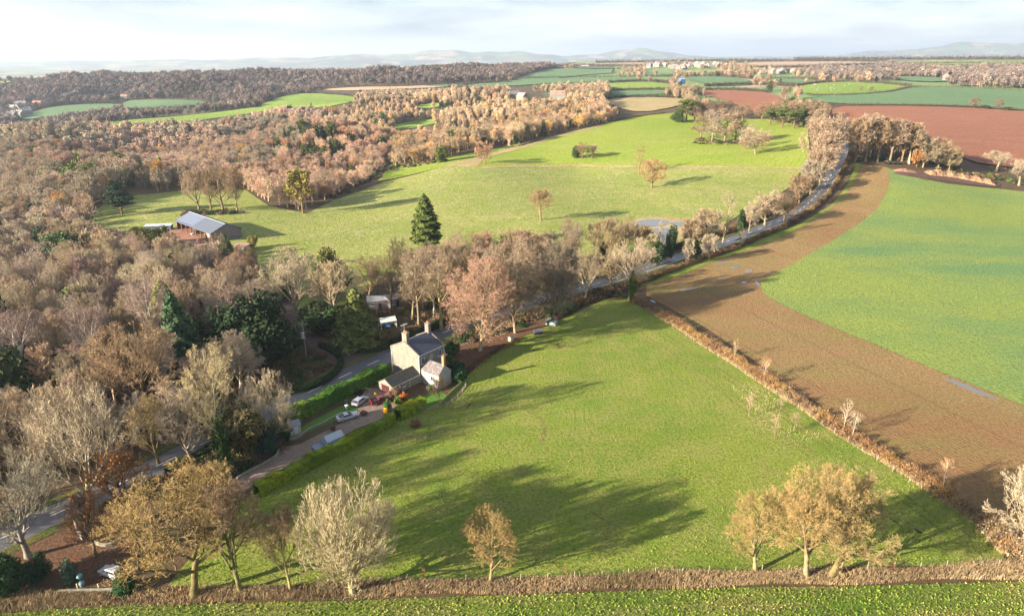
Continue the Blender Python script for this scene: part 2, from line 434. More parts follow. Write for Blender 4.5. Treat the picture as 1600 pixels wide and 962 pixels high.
GREEN = ((0.035, 0.070, 0.012), (0.085, 0.150, 0.022), (0.150, 0.195, 0.030), (0.215, 0.200, 0.060))
M_PADDOCK = field_mat("paddock_grass", ((0.082, 0.108, 0.020), (0.142, 0.212, 0.030), (0.205, 0.250, 0.040), (0.260, 0.245, 0.075)), 0.03, 0.16, 1.5, bdist=0.45)
M_PARK_LOW = field_mat("park_grass", ((0.095, 0.125, 0.030), (0.185, 0.240, 0.045), (0.240, 0.270, 0.055), (0.300, 0.280, 0.110)), 0.012, 0.10, 0.7, bdist=0.7, tuft=(0.45, (0.42, 0.36, 0.20)), tuft_amt=0.6)
M_PARK_UP = field_mat("hill_grass", ((0.100, 0.145, 0.020), (0.190, 0.260, 0.030), (0.250, 0.290, 0.040), (0.270, 0.290, 0.070)), 0.010, 0.05, 0.6, rows=(R(60), 0.10, 0.03), bdist=0.5)
M_CROP = field_mat("winter_wheat", ((0.075, 0.125, 0.045), (0.115, 0.200, 0.075), (0.200, 0.250, 0.055), (0.235, 0.265, 0.055)), 0.014, 0.05, 1.1, rows=(R(130), 0.20, 0.05), tram=(R(130), 22, 0.16), bdist=0.35)
M_STUBBLE = field_mat("stubble_soil", ((0.120, 0.068, 0.038), (0.235, 0.138, 0.062), (0.262, 0.165, 0.072), (0.195, 0.190, 0.055)), 0.03, 0.10, 1.4, rows=(R(111), 0.33, 0.16), tram=(R(111), 18, 0.28), bdist=0.4, tuft=(1.6, (0.34, 0.26, 0.15)), tuft_amt=0.5)
M_FORECROP = field_mat("leafy_crop_ground", ((0.050, 0.085, 0.014), (0.110, 0.175, 0.022), (0.180, 0.230, 0.035), (0.260, 0.210, 0.090)), 0.05, 0.3, 1.6, rows=(R(4), 0.45, 0.18), bdist=0.5)
M_RED = field_mat("red_plough", ((0.150, 0.060, 0.036), (0.250, 0.112, 0.070), (0.285, 0.125, 0.075), (0.300, 0.140, 0.085)), 0.012, 0.06, 0.5, rows=(R(20), 0.10, 0.30), tram=(R(20), 20, 0.3), bdist=0.4)
M_TEAL = field_mat("far_wheat", ((0.06, 0.11, 0.055), (0.105, 0.180, 0.090), (0.130, 0.205, 0.095), (0.14, 0.21, 0.09)), 0.008, 0.03, 0.3, rows=(R(10), 0.05, 0.3), bdist=0.3)
M_LIME = field_mat("far_pasture", ((0.09, 0.15, 0.025), (0.150, 0.235, 0.035), (0.200, 0.275, 0.045), (0.22, 0.27, 0.07)), 0.01, 0.04, 0.4, bdist=0.4)
M_TAN = field_mat("far_stubble", ((0.25, 0.16, 0.10), (0.40, 0.28, 0.18), (0.46, 0.33, 0.22), (0.44, 0.34, 0.24)), 0.01, 0.04, 0.4, rows=(R(5), 0.08, 0.3), bdist=0.3)
M_MARSH = field_mat("rough_tan_grass", ((0.17, 0.12, 0.06), (0.32, 0.24, 0.13), (0.40, 0.31, 0.18), (0.25, 0.24, 0.08)), 0.03, 0.12, 0.8, bdist=0.5)
M_LEAFY = field_mat("red_leaf_litter", ((0.045, 0.022, 0.014), (0.115, 0.058, 0.036), (0.155, 0.080, 0.046), (0.11, 0.080, 0.050)), 0.1, 0.5, 2.0, bdist=0.2)
M_GRAVEL = field_mat("drive_gravel", ((0.09, 0.065, 0.055), (0.215, 0.165, 0.135), (0.26, 0.20, 0.16), (0.17, 0.12, 0.09)), 0.15, 0.7, 4.0, bdist=0.06)
M_LAWN = field_mat("garden_lawn", ((0.03, 0.08, 0.012), (0.060, 0.150, 0.020), (0.08, 0.17, 0.025), (0.09, 0.17, 0.03)), 0.2, 0.8, 3.0, bdist=0.06)

PADDOCK = world_poly([(392, 774), (520, 709), (612, 662), (668, 638), (700, 618), (728, 590), (752, 566), (795, 536), (850, 512), (905, 486), (945, 468), (985, 469), (1030, 497),
    (1080, 530), (1140, 566), (1200, 606), (1330, 692), (1450, 768), (1530, 818), (1568, 858), (1570, 882), (1490, 884), (1350, 884), (1200, 890), (900, 899), (640, 906), (440, 914), (330, 917), (262, 915), (300, 868), (330, 820), (352, 796)])
sheet("paddock_field", PADDOCK, M_PADDOCK)
FORECROP = world_poly([(-700, 990), (-100, 968), (40, 955), (200, 945), (440, 940), (560, 938), (640, 934), (900, 926), (1130, 918), (1350, 915), (1600, 908), (2000, 895), (2300, 885)]) + [(200, 20), (-200, 20)]
sheet("turnip_field", FORECROP, M_FORECROP)
EDGE_CROP = [(1385, 262), (1391, 280), (1386, 300), (1370, 327), (1340, 352), (1300, 377), (1255, 403), (1215, 425), (1188, 441), (1192, 458), (1225, 478), (1290, 507), (1380, 543), (1450, 573), (1600, 634), (1900, 745), (2150, 830)]
sheet("stubble_field", world_poly(EDGE_CROP + [(2100, 960), (1720, 905), (1590, 850), (1545, 808), (1460, 745), (1330, 665), (1210, 585), (1100, 510), (1010, 462), (1010, 446), (1060, 432), (1120, 406), (1180, 388), (1240, 362), (1290, 333), (1320, 305), (1338, 275), (1345, 258)]), M_STUBBLE)
sheet("wheat_field", world_poly(EDGE_CROP + [(2500, 560), (2300, 380), (1900, 330), (1750, 312), (1640, 303), (1560, 296), (1480, 288), (1430, 278), (1400, 270)]), M_CROP, off=0.10)
sheet("road_verge", world_poly([(1000, 448), (1010, 446), (1060, 432), (1120, 406), (1180, 388), (1240, 362), (1290, 333), (1320, 305), (1338, 275), (1345, 258), (1338, 256), (1326, 285), (1300, 320), (1250, 350), (1180, 376), (1110, 398), (1050, 420), (1000, 438)]), M_PADDOCK, off=0.12)
sheet("park_field", world_poly([(140, 356), (150, 330), (172, 312), (290, 298), (385, 298), (420, 322), (480, 334), (520, 314), (600, 285), (690, 262), (750, 264), (900, 260), (1100, 262), (1262, 264), (1250, 280), (1220, 302), (1180, 322), (1130, 352), (1110, 378), (1000, 400), (900, 410), (800, 412), (740, 415), (600, 430), (545, 480), (440, 490), (415, 455), (400, 400), (330, 385), (230, 368)]), M_PARK_LOW)
sheet("hill_field", world_poly([(590, 284), (610, 258), (720, 243), (800, 228), (870, 210), (940, 193), (1000, 182), (1058, 177), (1120, 186), (1200, 187), (1262, 198), (1264, 230), (1262, 264), (1100, 262), (900, 260), (750, 264), (690, 262)]), M_PARK_UP, off=0.08)
sheet("farm_track_verge", world_poly([(690, 262), (740, 248), (800, 231), (870, 212), (940, 196), (940, 199), (870, 216), (800, 237), (760, 247), (745, 262)]), M_MARSH, off=0.2)
sheet("boundary_grass", world_poly([(750, 262), (820, 259), (900, 257.5), (1000, 260), (1100, 260), (1200, 262), (1262, 264), (1262, 266), (1100, 263), (1000, 263), (900, 261), (820, 262), (752, 265)]), M_MARSH, off=0.22, jitter=0.5)
sheet("garden_lawn", world_poly([(452, 684), (480, 662), (530, 636), (556, 628), (560, 640), (530, 655), (490, 672), (460, 683)]), M_LAWN, off=0.07)
sheet("rear_lawn", world_poly([(612, 640), (640, 622), (690, 612), (700, 618), (665, 640), (625, 660)]), M_LAWN, off=0.07)
sheet("red_leaf_ground", world_poly([(695, 545), (730, 535), (800, 518), (850, 505), (905, 486), (850, 512), (800, 534), (765, 556), (735, 572), (712, 578), (700, 560)]), M_LEAFY, off=0.06)
sheet("drive_gravel", world_poly([(330, 775), (380, 742), (425, 712), (440, 700), (470, 693), (520, 668), (556, 648), (560, 625), (575, 605), (600, 608), (640, 640), (600, 655), (560, 668), (520, 690), (480, 712), (430, 740), (385, 765), (350, 790)]), M_GRAVEL, off=0.06)
sheet("leafy_yard", world_poly([(-20, 862), (60, 822), (110, 795), (150, 770), (200, 760), (240, 770), (200, 800), (215, 850), (230, 890), (190, 912), (120, 905), (60, 892), (0, 880)]), M_LEAFY, off=0.06)
FAR_FIELDS = [
    (M_TEAL, [(22, 190), (60, 171), (120, 164), (188, 163), (186, 170), (140, 176), (90, 182)]),
    (M_TEAL, [(188, 162), (210, 157), (300, 157), (330, 161), (300, 168), (205, 173)]),
    (M_LIME, [(150, 198), (180, 190), (300, 181), (420, 166), (445, 170), (380, 180), (250, 196)]),
    (M_LIME, [(402, 167), (440, 151), (480, 146), (552, 151), (562, 158), (500, 170), (430, 169)]),
    (M_TAN, [(500, 141), (560, 137), (690, 134), (700, 137), (600, 141), (530, 143)]),
    (M_TEAL, [(650, 135), (760, 131), (800, 130), (800, 134), (700, 137)]),
    (M_LIME, [(595, 203), (640, 190), (690, 186), (694, 191), (640, 203)]),
    (M_LIME, [(650, 165), (690, 161), (690, 168), (655, 172)]),
    (M_TEAL, [(800, 125), (830, 115), (870, 108), (930, 109), (975, 114), (900, 119), (840, 128)]),
    (M_TEAL, [(700, 138), (830, 124), (990, 121), (1000, 127), (880, 130), (790, 136)]),
    (M_LIME, [(952, 131), (1010, 129), (1050, 133), (1040, 140), (955, 140)]),
    (M_TEAL, [(940, 144), (1030, 142), (1048, 148), (960, 151)]),
    (M_MARSH, [(945, 156), (1000, 153), (1072, 155), (1066, 166), (1000, 178), (955, 166)]),
    (M_RED, [(1075, 143), (1140, 142), (1205, 146), (1228, 158), (1222, 182), (1180, 178), (1140, 160)]),
    (M_TEAL, [(1060, 122), (1110, 120), (1165, 124), (1185, 133), (1120, 136)]),
    (M_LIME, [(1245, 136), (1290, 130), (1345, 130), (1425, 136), (1385, 145), (1330, 149), (1262, 150)]),
    (M_TEAL, [(1265, 152), (1330, 149), (1390, 145), (1440, 137), (1560, 141), (1720, 149), (1720, 177), (1600, 174), (1500, 166), (1285, 164)]),
    (M_RED, [(1290, 168), (1400, 167), (1500, 169), (1600, 176), (1760, 184), (1800, 300), (1600, 266), (1500, 252), (1440, 205), (1310, 190)]),
    (M_TAN, [(1150, 99.5), (1240, 97.8), (1350, 97.5), (1385, 100.5), (1260, 105), (1190, 107)]),
    (M_LIME, [(1385, 99.5), (1480, 96.5), (1640, 95.5), (1640, 100), (1450, 103.5)]),
    (M_TEAL, [(1190, 124), (1255, 125), (1285, 130), (1240, 133)]),
    (M_TEAL, [(1365, 121), (1450, 121), (1510, 127), (1440, 130)]),
    (M_TAN, [(925, 100), (1025, 99), (1025, 102), (930, 104)]),
    (M_LIME, [(1085, 97), (1200, 93.5), (1200, 95.5), (1085, 99.5)]),
    (M_TEAL, [(880, 106), (935, 104.5), (990, 107), (930, 109)]),
    (M_LIME, [(-60, 136), (20, 126.5), (22, 130), (-60, 142)]),
    (M_TEAL, [(1000, 116), (1050, 115), (1050, 119), (1005, 120)]),
    (M_TAN, [(1060, 94.5), (1120, 93), (1120, 95), (1062, 96.5)]),
]
FAR_W = []
for mt, pp in FAR_FIELDS:
    wp = world_poly(smooth_poly(pp, 1)); FAR_W.append(wp)
    sheet("distant_field", wp, mt, off=0.10 + 0.02 * len(FAR_W))

# ---------------------------------------------------------------- roads
def catmull(P, n=8):
    P = [np.array(p, float) for p in P]; out = []
    Q = [2 * P[0] - P[1]] + P + [2 * P[-1] - P[-2]]
    for k in range(1, len(Q) - 2):
        for t in np.linspace(0, 1, n, endpoint=False):
            a, b_, c, d = Q[k - 1], Q[k], Q[k + 1], Q[k + 2]
            out.append(0.5 * ((2 * b_) + (-a + c) * t + (2 * a - 5 * b_ + 4 * c - d) * t * t + (-a + 3 * b_ - 3 * c + d) * t ** 3))
    out.append(P[-1]); return np.array(out)
def line_px(pxs, n=8): return catmull([ray(p[0], p[1])[0][:2] for p in pxs], n)
def resample(L, step):
    d = np.concatenate([[0], np.cumsum(np.hypot(*np.diff(L, axis=0).T))]); s = np.arange(0, d[-1], step)
    return np.stack([np.interp(s, d, L[:, 0]), np.interp(s, d, L[:, 1])], 1)
def normals2(L):
    t = np.gradient(L, axis=0); t /= np.hypot(t[:, 0], t[:, 1])[:, None] + 1e-9
    return np.stack([-t[:, 1], t[:, 0]], 1)
def ribbon(L, offs, zoff):
    """A draped strip: cross offsets offs (left positive) with a height for each."""
    N = normals2(L); V = []
    for o_, zo in offs:
        X = L + N * o_
        d = np.hypot(X[:, 0], X[:, 1])
        V.append(np.stack([X[:, 0], X[:, 1], hgt(L[:, 0], L[:, 1]) + zo + zoff + 0.0009 * np.maximum(d - 180, 0)], 1))
    k, n = len(offs), len(L)
    V = np.concatenate(V); F = []
    for c in range(k - 1):
        a = np.arange(n - 1)
        F.append(np.stack([c * n + a, c * n + a + 1, (c + 1) * n + a + 1, (c + 1) * n + a], 1))
    return V, np.concatenate(F)
ROAD_PX = [(-260, 965), (-120, 897), (0, 843), (70, 811), (140, 780), (205, 748), (270, 717), (345, 680), (440, 634), (520, 596), (600, 560), (650, 538), (705, 516), (800, 484), (862, 463), (935, 443), (1000, 422), (1060, 402), (1120, 384), (1180, 361), (1238, 337), (1272, 310), (1294, 282), (1309, 255), (1317, 230), (1312, 212)]
ROAD = resample(line_px(ROAD_PX), 2.0)
m, nt, b = nmat("asphalt")
p = geo_pos(nt)
c = ramp(nt, noise(nt, 0.25, 6, 0.7, p), [(0.3, (0.060, 0.061, 0.068)), (0.7, (0.100, 0.100, 0.110))])
nt.links.new(c, b.inputs['Base Color']); b.inputs['Roughness'].default_value = 0.42; b.inputs['Specular IOR Level'].default_value = 0.5
M_ASPHALT = m
M_PAINT = simple("road_paint", (0.75, 0.75, 0.72), 0.6, var=0.15, scale=2)
M_VERGE = field_mat("verge_grass", ((0.03, 0.045, 0.012), (0.06, 0.085, 0.02), (0.10, 0.11, 0.03), (0.14, 0.10, 0.05)), 0.1, 0.5, 2.0, bdist=0.2)
V, F = ribbon(ROAD, [(5.2, -0.02), (3.6, 0.10), (3.3, 0.10), (3.28, 0.0)], 0.14)
V2, F2 = ribbon(ROAD, [(-3.28, 0.0), (-3.3, 0.10), (-3.6, 0.10), (-5.2, -0.02)], 0.14)
link("roadside_verge", fast_mesh("roadside_verge", np.concatenate([V, V2]), np.concatenate([F, F2 + len(V)])), M_VERGE, kind="structure")
V, F = ribbon(ROAD, [(3.3, 0), (0, 0.05), (-3.3, 0)], 0.14)
link("road", fast_mesh("road", V, F), M_ASPHALT, kind="structure")
# centre dashes and edge lines
cum = np.arange(len(ROAD)) * 2.0
MV, MF = [], []; cnt = 0
fine = resample(ROAD, 0.5)
for s in range(0, len(fine) - 12, 18):
    seg = fine[s:s + (9 if (s // 18) % 1 == 0 else 12)]
    V, F = ribbon(seg, [(0.09, 0), (-0.09, 0)], 0.14 + 0.054); MV.append(V); MF.append(F + cnt); cnt += len(V)
for side in (3.05, -3.05):
    seg = ROAD[170:] if side > 0 else ROAD[95:]
    V, F = ribbon(seg, [(side + 0.07, 0), (side - 0.07, 0)], 0.14 + 0.012); MV.append(V); MF.append(F + cnt); cnt += len(V)
link("road_markings", fast_mesh("road_markings", np.concatenate(MV), np.concatenate(MF)), M_PAINT, kind="structure")
M_LANE = field_mat("lane_surface", ((0.045, 0.032, 0.030), (0.090, 0.065, 0.060), (0.11, 0.08, 0.07), (0.10, 0.06, 0.05)), 0.1, 0.5, 2.5, bdist=0.05)
LANE = resample(line_px([(420, 462), (445, 480), (470, 505), (480, 522), (510, 545), (545, 556), (572, 572)]), 1.5)
V, F = ribbon(LANE, [(2.6, 0), (0, 0.04), (-2.6, 0)], 0.10)
link("side_lane", fast_mesh("side_lane", V, F), M_LANE, kind="structure")
sheet("lane_mouth", world_poly([(510, 552), (545, 548), (600, 548), (620, 545), (600, 556), (545, 582), (500, 602), (515, 585), (528, 572)]), M_LANE, off=0.105)
TRACK = resample(line_px([(360, 790), (300, 840), (250, 880)]), 1.5)

# flood water on the park grass and puddles in the stubble
m, nt, b = nmat("flood_water")
b.inputs['Base Color'].default_value = (0.13, 0.13, 0.12, 1); b.inputs['Roughness'].default_value = 0.16; b.inputs['Specular IOR Level'].default_value = 0.5
bump(nt, b, noise(nt, 1.2, 3, 0.5, geo_pos(nt)), 0.15, 0.03)
M_WATER = m
for q in ([(990, 352), (1002, 344), (1030, 343), (1048, 347), (1040, 354), (1010, 356)], [(1040, 348), (1075, 347), (1080, 352), (1058, 356)], [(1016, 358), (1040, 356), (1062, 360), (1056, 372), (1040, 386), (1030, 370)], [(1100, 350), (1128, 353), (1120, 359), (1104, 357)], [(1068, 358), (1088, 357), (1084, 364), (1070, 366)]):
    sheet("flood_water", world_poly(smooth_poly(q, 2)), M_WATER, off=0.16, jitter=0.7)
sheet("waterlogged_grass", world_poly(smooth_poly([(975, 354), (1000, 338), (1050, 340), (1110, 344), (1140, 354), (1110, 370), (1060, 390), (1030, 392), (1005, 368)], 2)), M_MARSH, off=0.10, jitter=0.5)
for q in ([(1118, 413), (1138, 409), (1142, 410), (1122, 415)], [(1160, 424), (1170, 422), (1178, 424), (1166, 427)], [(1160, 440), (1168, 441), (1164, 444), (1157, 442)], [(1178, 439), (1186, 441), (1188, 448), (1183, 447)],
          [(1060, 454), (1088, 448), (1094, 449), (1066, 456)], [(1120, 434), (1128, 433), (1130, 435), (1122, 436)], [(1015, 468), (1022, 470), (1026, 474), (1018, 472)], [(1070, 506), (1084, 514), (1080, 514), (1066, 507)],
          [(1112, 530), (1150, 549), (1146, 550), (1108, 532)], [(1470, 588), (1500, 597), (1540, 614), (1565, 628), (1530, 616), (1490, 600)], [(1140, 420), (1152, 415), (1158, 416), (1146, 422)]):
    sheet("puddle_water", world_poly(smooth_poly(q, 1)), M_WATER, off=0.08, jitter=0.15)

# worn tracks across the grass
M_TRACK = field_mat("worn_track_grass", ((0.07, 0.08, 0.02), (0.16, 0.17, 0.04), (0.22, 0.20, 0.06), (0.26, 0.21, 0.09)), 0.1, 0.4, 1.5, bdist=0.3)
def worn(pxs, w, mat, wl=None):
    L = resample(line_px(pxs, 8) if wl is None else wl, 1.5); d = math.hypot(*L[len(L) // 2]); V, F = ribbon(L, [(w / 2, 0), (-w / 2, 0)], 0.075)
    V[:, :2] += rs.uniform(-.12, .12, (len(V), 2)); link("worn_track", fast_mesh("worn_track", V, F), mat, kind="structure")
M_TRACKD = field_mat("rutted_track_grass", ((0.08, 0.105, 0.020), (0.135, 0.175, 0.030), (0.17, 0.195, 0.038), (0.21, 0.19, 0.06)), 0.1, 0.4, 1.5, bdist=0.45)
worn([(700, 640), (740, 632), (790, 634), (835, 648), (850, 668), (842, 700)], .7, M_TRACK); worn([(820, 738), (860, 758), (900, 785), (950, 815), (1000, 838)], .35, M_TRACKD)
worn([(775, 560), (772, 580), (757, 602), (742, 622), (728, 640)], .5, M_TRACKD); worn([(846, 885), (890, 868), (960, 845), (1020, 838)], .5, M_TRACKD)
dl = resample(line_px([(1030, 512), (1090, 548), (1200, 620), (1330, 708), (1440, 782), (1515, 838)], 8), 2.0)
for o_ in (-1.5, -3.3, -7.0, -8.8): worn(None, .45, M_TRACKD if o_ > -5 else M_TRACK, wl=dl + normals2(dl) * o_)
worn([(1200, 735), (1300, 775), (1400, 815), (1480, 850)], .45, M_TRACK); worn([(800, 300), (900, 285), (1010, 292), (1120, 300)], 1.0, M_TRACK)
# ---------------------------------------------------------------- tree materials
def bark_mat(name, c0, c1, c2, use_attr=False):
    """Colour = the tree's own tint (object colour, or the tint stored per tree) times a bark pattern."""
    m, nt, b = nmat(name)
    if use_attr:
        a = nt.nodes.new("ShaderNodeAttribute"); a.attribute_name = "tint"; tint = a.outputs['Color']
        if use_attr == "INSTANCER": a.attribute_type = "INSTANCER"
    else:
        tint = nt.nodes.new("ShaderNodeObjectInfo").outputs['Color']
    p = geo_pos(nt)
    pat = ramp(nt, noise(nt, 1.1, 4, 0.7, p), [(0.30, c0), (0.5, c1), (0.72, c2)])
    nt.links.new(mixc(nt, 1.0, tint, pat, 'MULTIPLY'), b.inputs['Base Color'])
    b.inputs['Roughness'].default_value = 0.9; b.inputs['Specular IOR Level'].default_value = 0.1
    return m
M_TWIG = bark_mat("twigs", (0.75, 0.75, 0.75), (1, 1, 1), (1.25, 1.2, 1.1))
M_TRUNK = bark_mat("bark", (0.40, 0.42, 0.38), (0.80, 0.80, 0.78), (1.25, 1.22, 1.15))
M_LEAF = bark_mat("evergreen_leaves", (0.55, 0.6, 0.6), (1, 1, 1), (1.45, 1.35, 1.0))
M_WOOD = bark_mat("woodland_twigs", (0.75, 0.75, 0.75), (1, 1, 1), (1.25, 1.2, 1.1), "INSTANCER")

def unit(a): return a / (np.linalg.norm(a, axis=-1, keepdims=True) + 1e-9)
def perp(d, rng):
    r = rng.normal(size=d.shape); r -= (r * d).sum(-1, keepdims=True) * d
    return unit(r)

def grow(rng, H, W, base, counts, angles, ratios, lead=0.55, limb_len=0.55, trop=(0.0, 0.06, 0.10, 0.10, 0.08), wig=(0.05, 0.12, 0.15, 0.15, 0.15), r0=0.035, first=0.22, flat_bottom=0.75, fork=1):
    """Branching skeleton inside an egg-shaped crown. Returns per level (nodes, radii)."""
    zc = base + (H - base) * 0.48; hz = (H - base) * 0.54; hr = W / 2
    def room(P, D):
        s = np.array([1 / hr, 1 / hr, 1 / hz]); p = (P - np.array([0, 0, zc])) * s; d = D * s
        a = (d * d).sum(-1); b_ = 2 * (p * d).sum(-1); c = (p * p).sum(-1) - 1
        disc = np.maximum(b_ * b_ - 4 * a * c, 0)
        t = (-b_ + np.sqrt(disc)) / (2 * a)
        return np.where(c > 0, 0.25, np.maximum(t, 0.15))
    levels = []
    P = np.zeros((fork, 3)); P[:, :2] = rng.normal(size=(fork, 2)) * (0.12 if fork > 1 else 0)
    D = unit(np.tile([0, 0, 1.0], (fork, 1)) + rng.normal(size=(fork, 3)) * (0.14 if fork > 1 else 0.04)); Ln = np.full(fork, H * lead); Rr = np.full(fork, H * r0 / (fork ** 0.4))
    for lv in range(len(counts) + 1):
        K = (6, 5, 4, 3, 2, 1)[min(lv, 5)]
        nodes = [P]; dirs = [D]; n = len(P)
        for k in range(K):
            D = unit(D + rng.normal(size=D.shape) * wig[min(lv, 4)] + np.array([0, 0, 1.0]) * trop[min(lv, 4)])
            P = P + D * (Ln / K)[:, None]
            nodes.append(P); dirs.append(D)
        nodes = np.stack(nodes, 1); dirs = np.stack(dirs, 1)
        tip = 0.35 if lv == 0 else 0.25
        rad_ = Rr[:, None] * np.linspace(1, tip, K + 1)[None, :]
        if lv == 0: rad_[:, 0] *= 1.35
        levels.append((nodes, rad_))
        if lv == len(counts): break
        mcount = counts[lv]
        t0 = first * 1.0 if lv == 0 else 0.22
        t = (np.arange(mcount)[None, :] + rng.uniform(0, 1, (n, mcount))) / mcount * (1 - t0) + t0
        if lv == 0: t = np.clip(t, (base / (H * lead)) * 0.9, 0.999)
        t = np.minimum(t, 0.999)
        fi = t * K; i0 = fi.astype(int); fr = (fi - i0)[..., None]
        ar = np.arange(n)[:, None]
        cp = nodes[ar, i0] * (1 - fr) + nodes[ar, i0 + 1] * fr
        cd = dirs[ar, i0 + 1]
        cr = rad_[ar, i0] * (1 - fr[..., 0]) + rad_[ar, i0 + 1] * fr[..., 0]
        cp = cp.reshape(-1, 3); cd = cd.reshape(-1, 3); cr = cr.reshape(-1); tt = t.reshape(-1)
        an = np.radians(rng.uniform(angles[lv][0], angles[lv][1], len(cp)))[:, None]
        if lv == 0:
            az = rng.uniform(0, 6.28) + np.arange(len(cp)) * 2.4 + rng.normal(size=len(cp)) * 0.3
            side = np.stack([np.cos(az), np.sin(az), np.zeros(len(cp))], 1)
        else:
            side = perp(cd, rng)
        nd = unit(cd * np.cos(an) + side * np.sin(an))
        rm = room(cp, nd)
        ln = np.repeat(Ln, mcount) * ratios[lv] * (1 - 0.35 * tt) * rng.uniform(0.75, 1.2, len(cp))
        if lv == 0: ln = rm * rng.uniform(0.78, 1.0, len(cp)) * limb_len / 0.55
        ln = np.minimum(ln, rm * rng.uniform(0.85, 1.08, len(cp)))
        P, D, Ln = cp, nd, np.maximum(ln, 0.12)
        Rr = np.minimum(cr * rng.uniform(0.5, 0.7, len(cp)), np.maximum(Ln * 0.045, 0.006))
    return levels

def tubes(nodes, rad_, sides):
    n, K1, _ = nodes.shape
    d = unit(np.gradient(nodes, axis=1))
    ref = np.where(np.abs(d[..., 2:3]) < 0.9, np.array([0, 0, 1.0]), np.array([1.0, 0, 0]))
    u = unit(np.cross(d, ref)); w = np.cross(d, u)
    a = np.arange(sides) * 2 * math.pi / sides
    V = nodes[:, :, None, :] + rad_[:, :, None, None] * (u[:, :, None, :] * np.cos(a)[None, None, :, None] + w[:, :, None, :] * np.sin(a)[None, None, :, None])
    idx = np.arange(n * K1 * sides).reshape(n, K1, sides)
    F = np.stack([idx[:, :-1, :], np.roll(idx, -1, 2)[:, :-1, :], np.roll(idx, -1, 2)[:, 1:, :], idx[:, 1:, :]], -1).reshape(-1, 4)
    return V.reshape(-1, 3), F
def ribbons(nodes, rad_, rng, wmul=1.0, wmin=0.012):
    n, K1, _ = nodes.shape
    d = unit(nodes[:, -1] - nodes[:, 0]); s = perp(d, rng)[:, None, :]
    r = np.maximum(rad_ * wmul, wmin)[:, :, None]
    V = np.stack([nodes - s * r, nodes + s * r], 2)
    idx = np.arange(n * K1 * 2).reshape(n, K1, 2)
    F = np.stack([idx[:, :-1, 0], idx[:, :-1, 1], idx[:, 1:, 1], idx[:, 1:, 0]], -1).reshape(-1, 4)
    return V.reshape(-1, 3), F
def join(parts):
    Vs, Fs, c = [], [], 0
    for V, F in parts:
        Vs.append(V); Fs.append(F + c); c += len(V)
    return np.concatenate(Vs), np.concatenate(Fs)

def make_bare(name, seed, tw=1.0, wmin=0.012, solid=3, **kw):
    """-> (trunk mesh, crown mesh, H, W) : trunk with limbs, and the twigs of the crown."""
    rng = np.random.RandomState(seed)
    lv = grow(rng, **kw)
    tr = [tubes(*lv[0], 7)] + [tubes(*lv[k], 5 if k == 1 else 3) for k in range(1, solid)]
    cr = [ribbons(*lv[k], rng, tw, wmin) for k in range(solid, len(lv))]
    V, F = join(tr); V2, F2 = join(cr)
    ww = 2 * float(np.percentile(np.hypot(V2[:, 0], V2[:, 1]), 94))   # crown as grown, not as asked for
    return (fast_mesh("trunk", V, F, smooth=True), fast_mesh("crown", V2, F2), float(np.percentile(V2[:, 2], 99.7)), ww, V2)

# near and middle-distance kinds of bare tree (H and W in metres)
A4 = [(35, 70), (30, 60), (28, 60), (25, 60), (25, 65)]
PROTO = {}; WS = (.05, .12, .13, .12, .12)
def proto(key, seed, **kw): PROTO[key] = make_bare(key, seed, **kw)
proto('oak', 1, H=15, W=14, base=2.6, lead=0.62, counts=[12, 9, 8, 7, 3], angles=A4, ratios=[.6, .58, .52, .50, .60], r0=.023, first=.22, tw=1.0, wmin=.013)
proto('oak_b', 2, H=16, W=13, base=2.6, lead=0.70, counts=[15, 8, 8, 7, 3], angles=[(30, 62), (28, 58), (28, 58), (25, 58), (25, 62)], ratios=[.6, .58, .52, .50, .60], r0=.023, first=.2, tw=1.0, wmin=.013)
proto('small', 3, H=12, W=9, base=2.2, lead=0.78, counts=[15, 8, 7, 6, 3], angles=[(30, 58), (25, 50), (25, 50), (25, 55), (25, 60)], ratios=[.6, .55, .52, .5, .6], r0=.022, first=.18, trop=(0, .12, .14, .12, .1), tw=1.0, wmin=.013)
proto('ash', 4, wig=WS, H=16, W=14, base=2.4, lead=0.38, counts=[10, 8, 7, 5, 3], angles=[(30, 68), (22, 50), (22, 48), (20, 45), (20, 50)], ratios=[.7, .62, .55, .55, .6], r0=.027, first=.35, trop=(0, .10, .14, .18, .16), tw=1.15, wmin=.015)
proto('ash_b', 14, wig=WS, H=17, W=11, base=4.5, lead=0.55, counts=[10, 8, 7, 5, 3], angles=[(28, 58), (22, 50), (20, 48), (20, 45), (20, 50)], ratios=[.7, .6, .58, .55, .6], r0=.028, first=.42, trop=(0, .12, .15, .16, .14), tw=1.2, wmin=.015)
proto('willow', 5, wig=WS, H=14.5, W=13.5, base=0.8, lead=0.34, counts=[10, 8, 7, 5, 2], angles=[(25, 80), (20, 55), (18, 45), (16, 42), (18, 45)], ratios=[.7, .62, .58, .55, .6], r0=.036, first=.2, trop=(0, .10, .18, .22, .20), fork=3, tw=1.1, wmin=.015)
proto('beech', 6, H=20, W=15, base=2.4, lead=0.88, counts=[28, 9, 8, 6, 2], angles=[(35, 62), (30, 60), (30, 60), (28, 60), (25, 60)], ratios=[.5, .48, .52, .5, .6], r0=.018, first=.14, fork=2, trop=(0, .07, .06, .05, .04), tw=1.0, wmin=.014)
proto('tall', 7, H=19, W=9, base=5.5, lead=0.82, counts=[18, 8, 7, 6, 3], angles=[(30, 58), (28, 55), (25, 55), (25, 55), (25, 60)], ratios=[.5, .52, .5, .5, .6], r0=.017, first=.30, trop=(0, .12, .10, .08, .06), tw=1.0, wmin=.014)
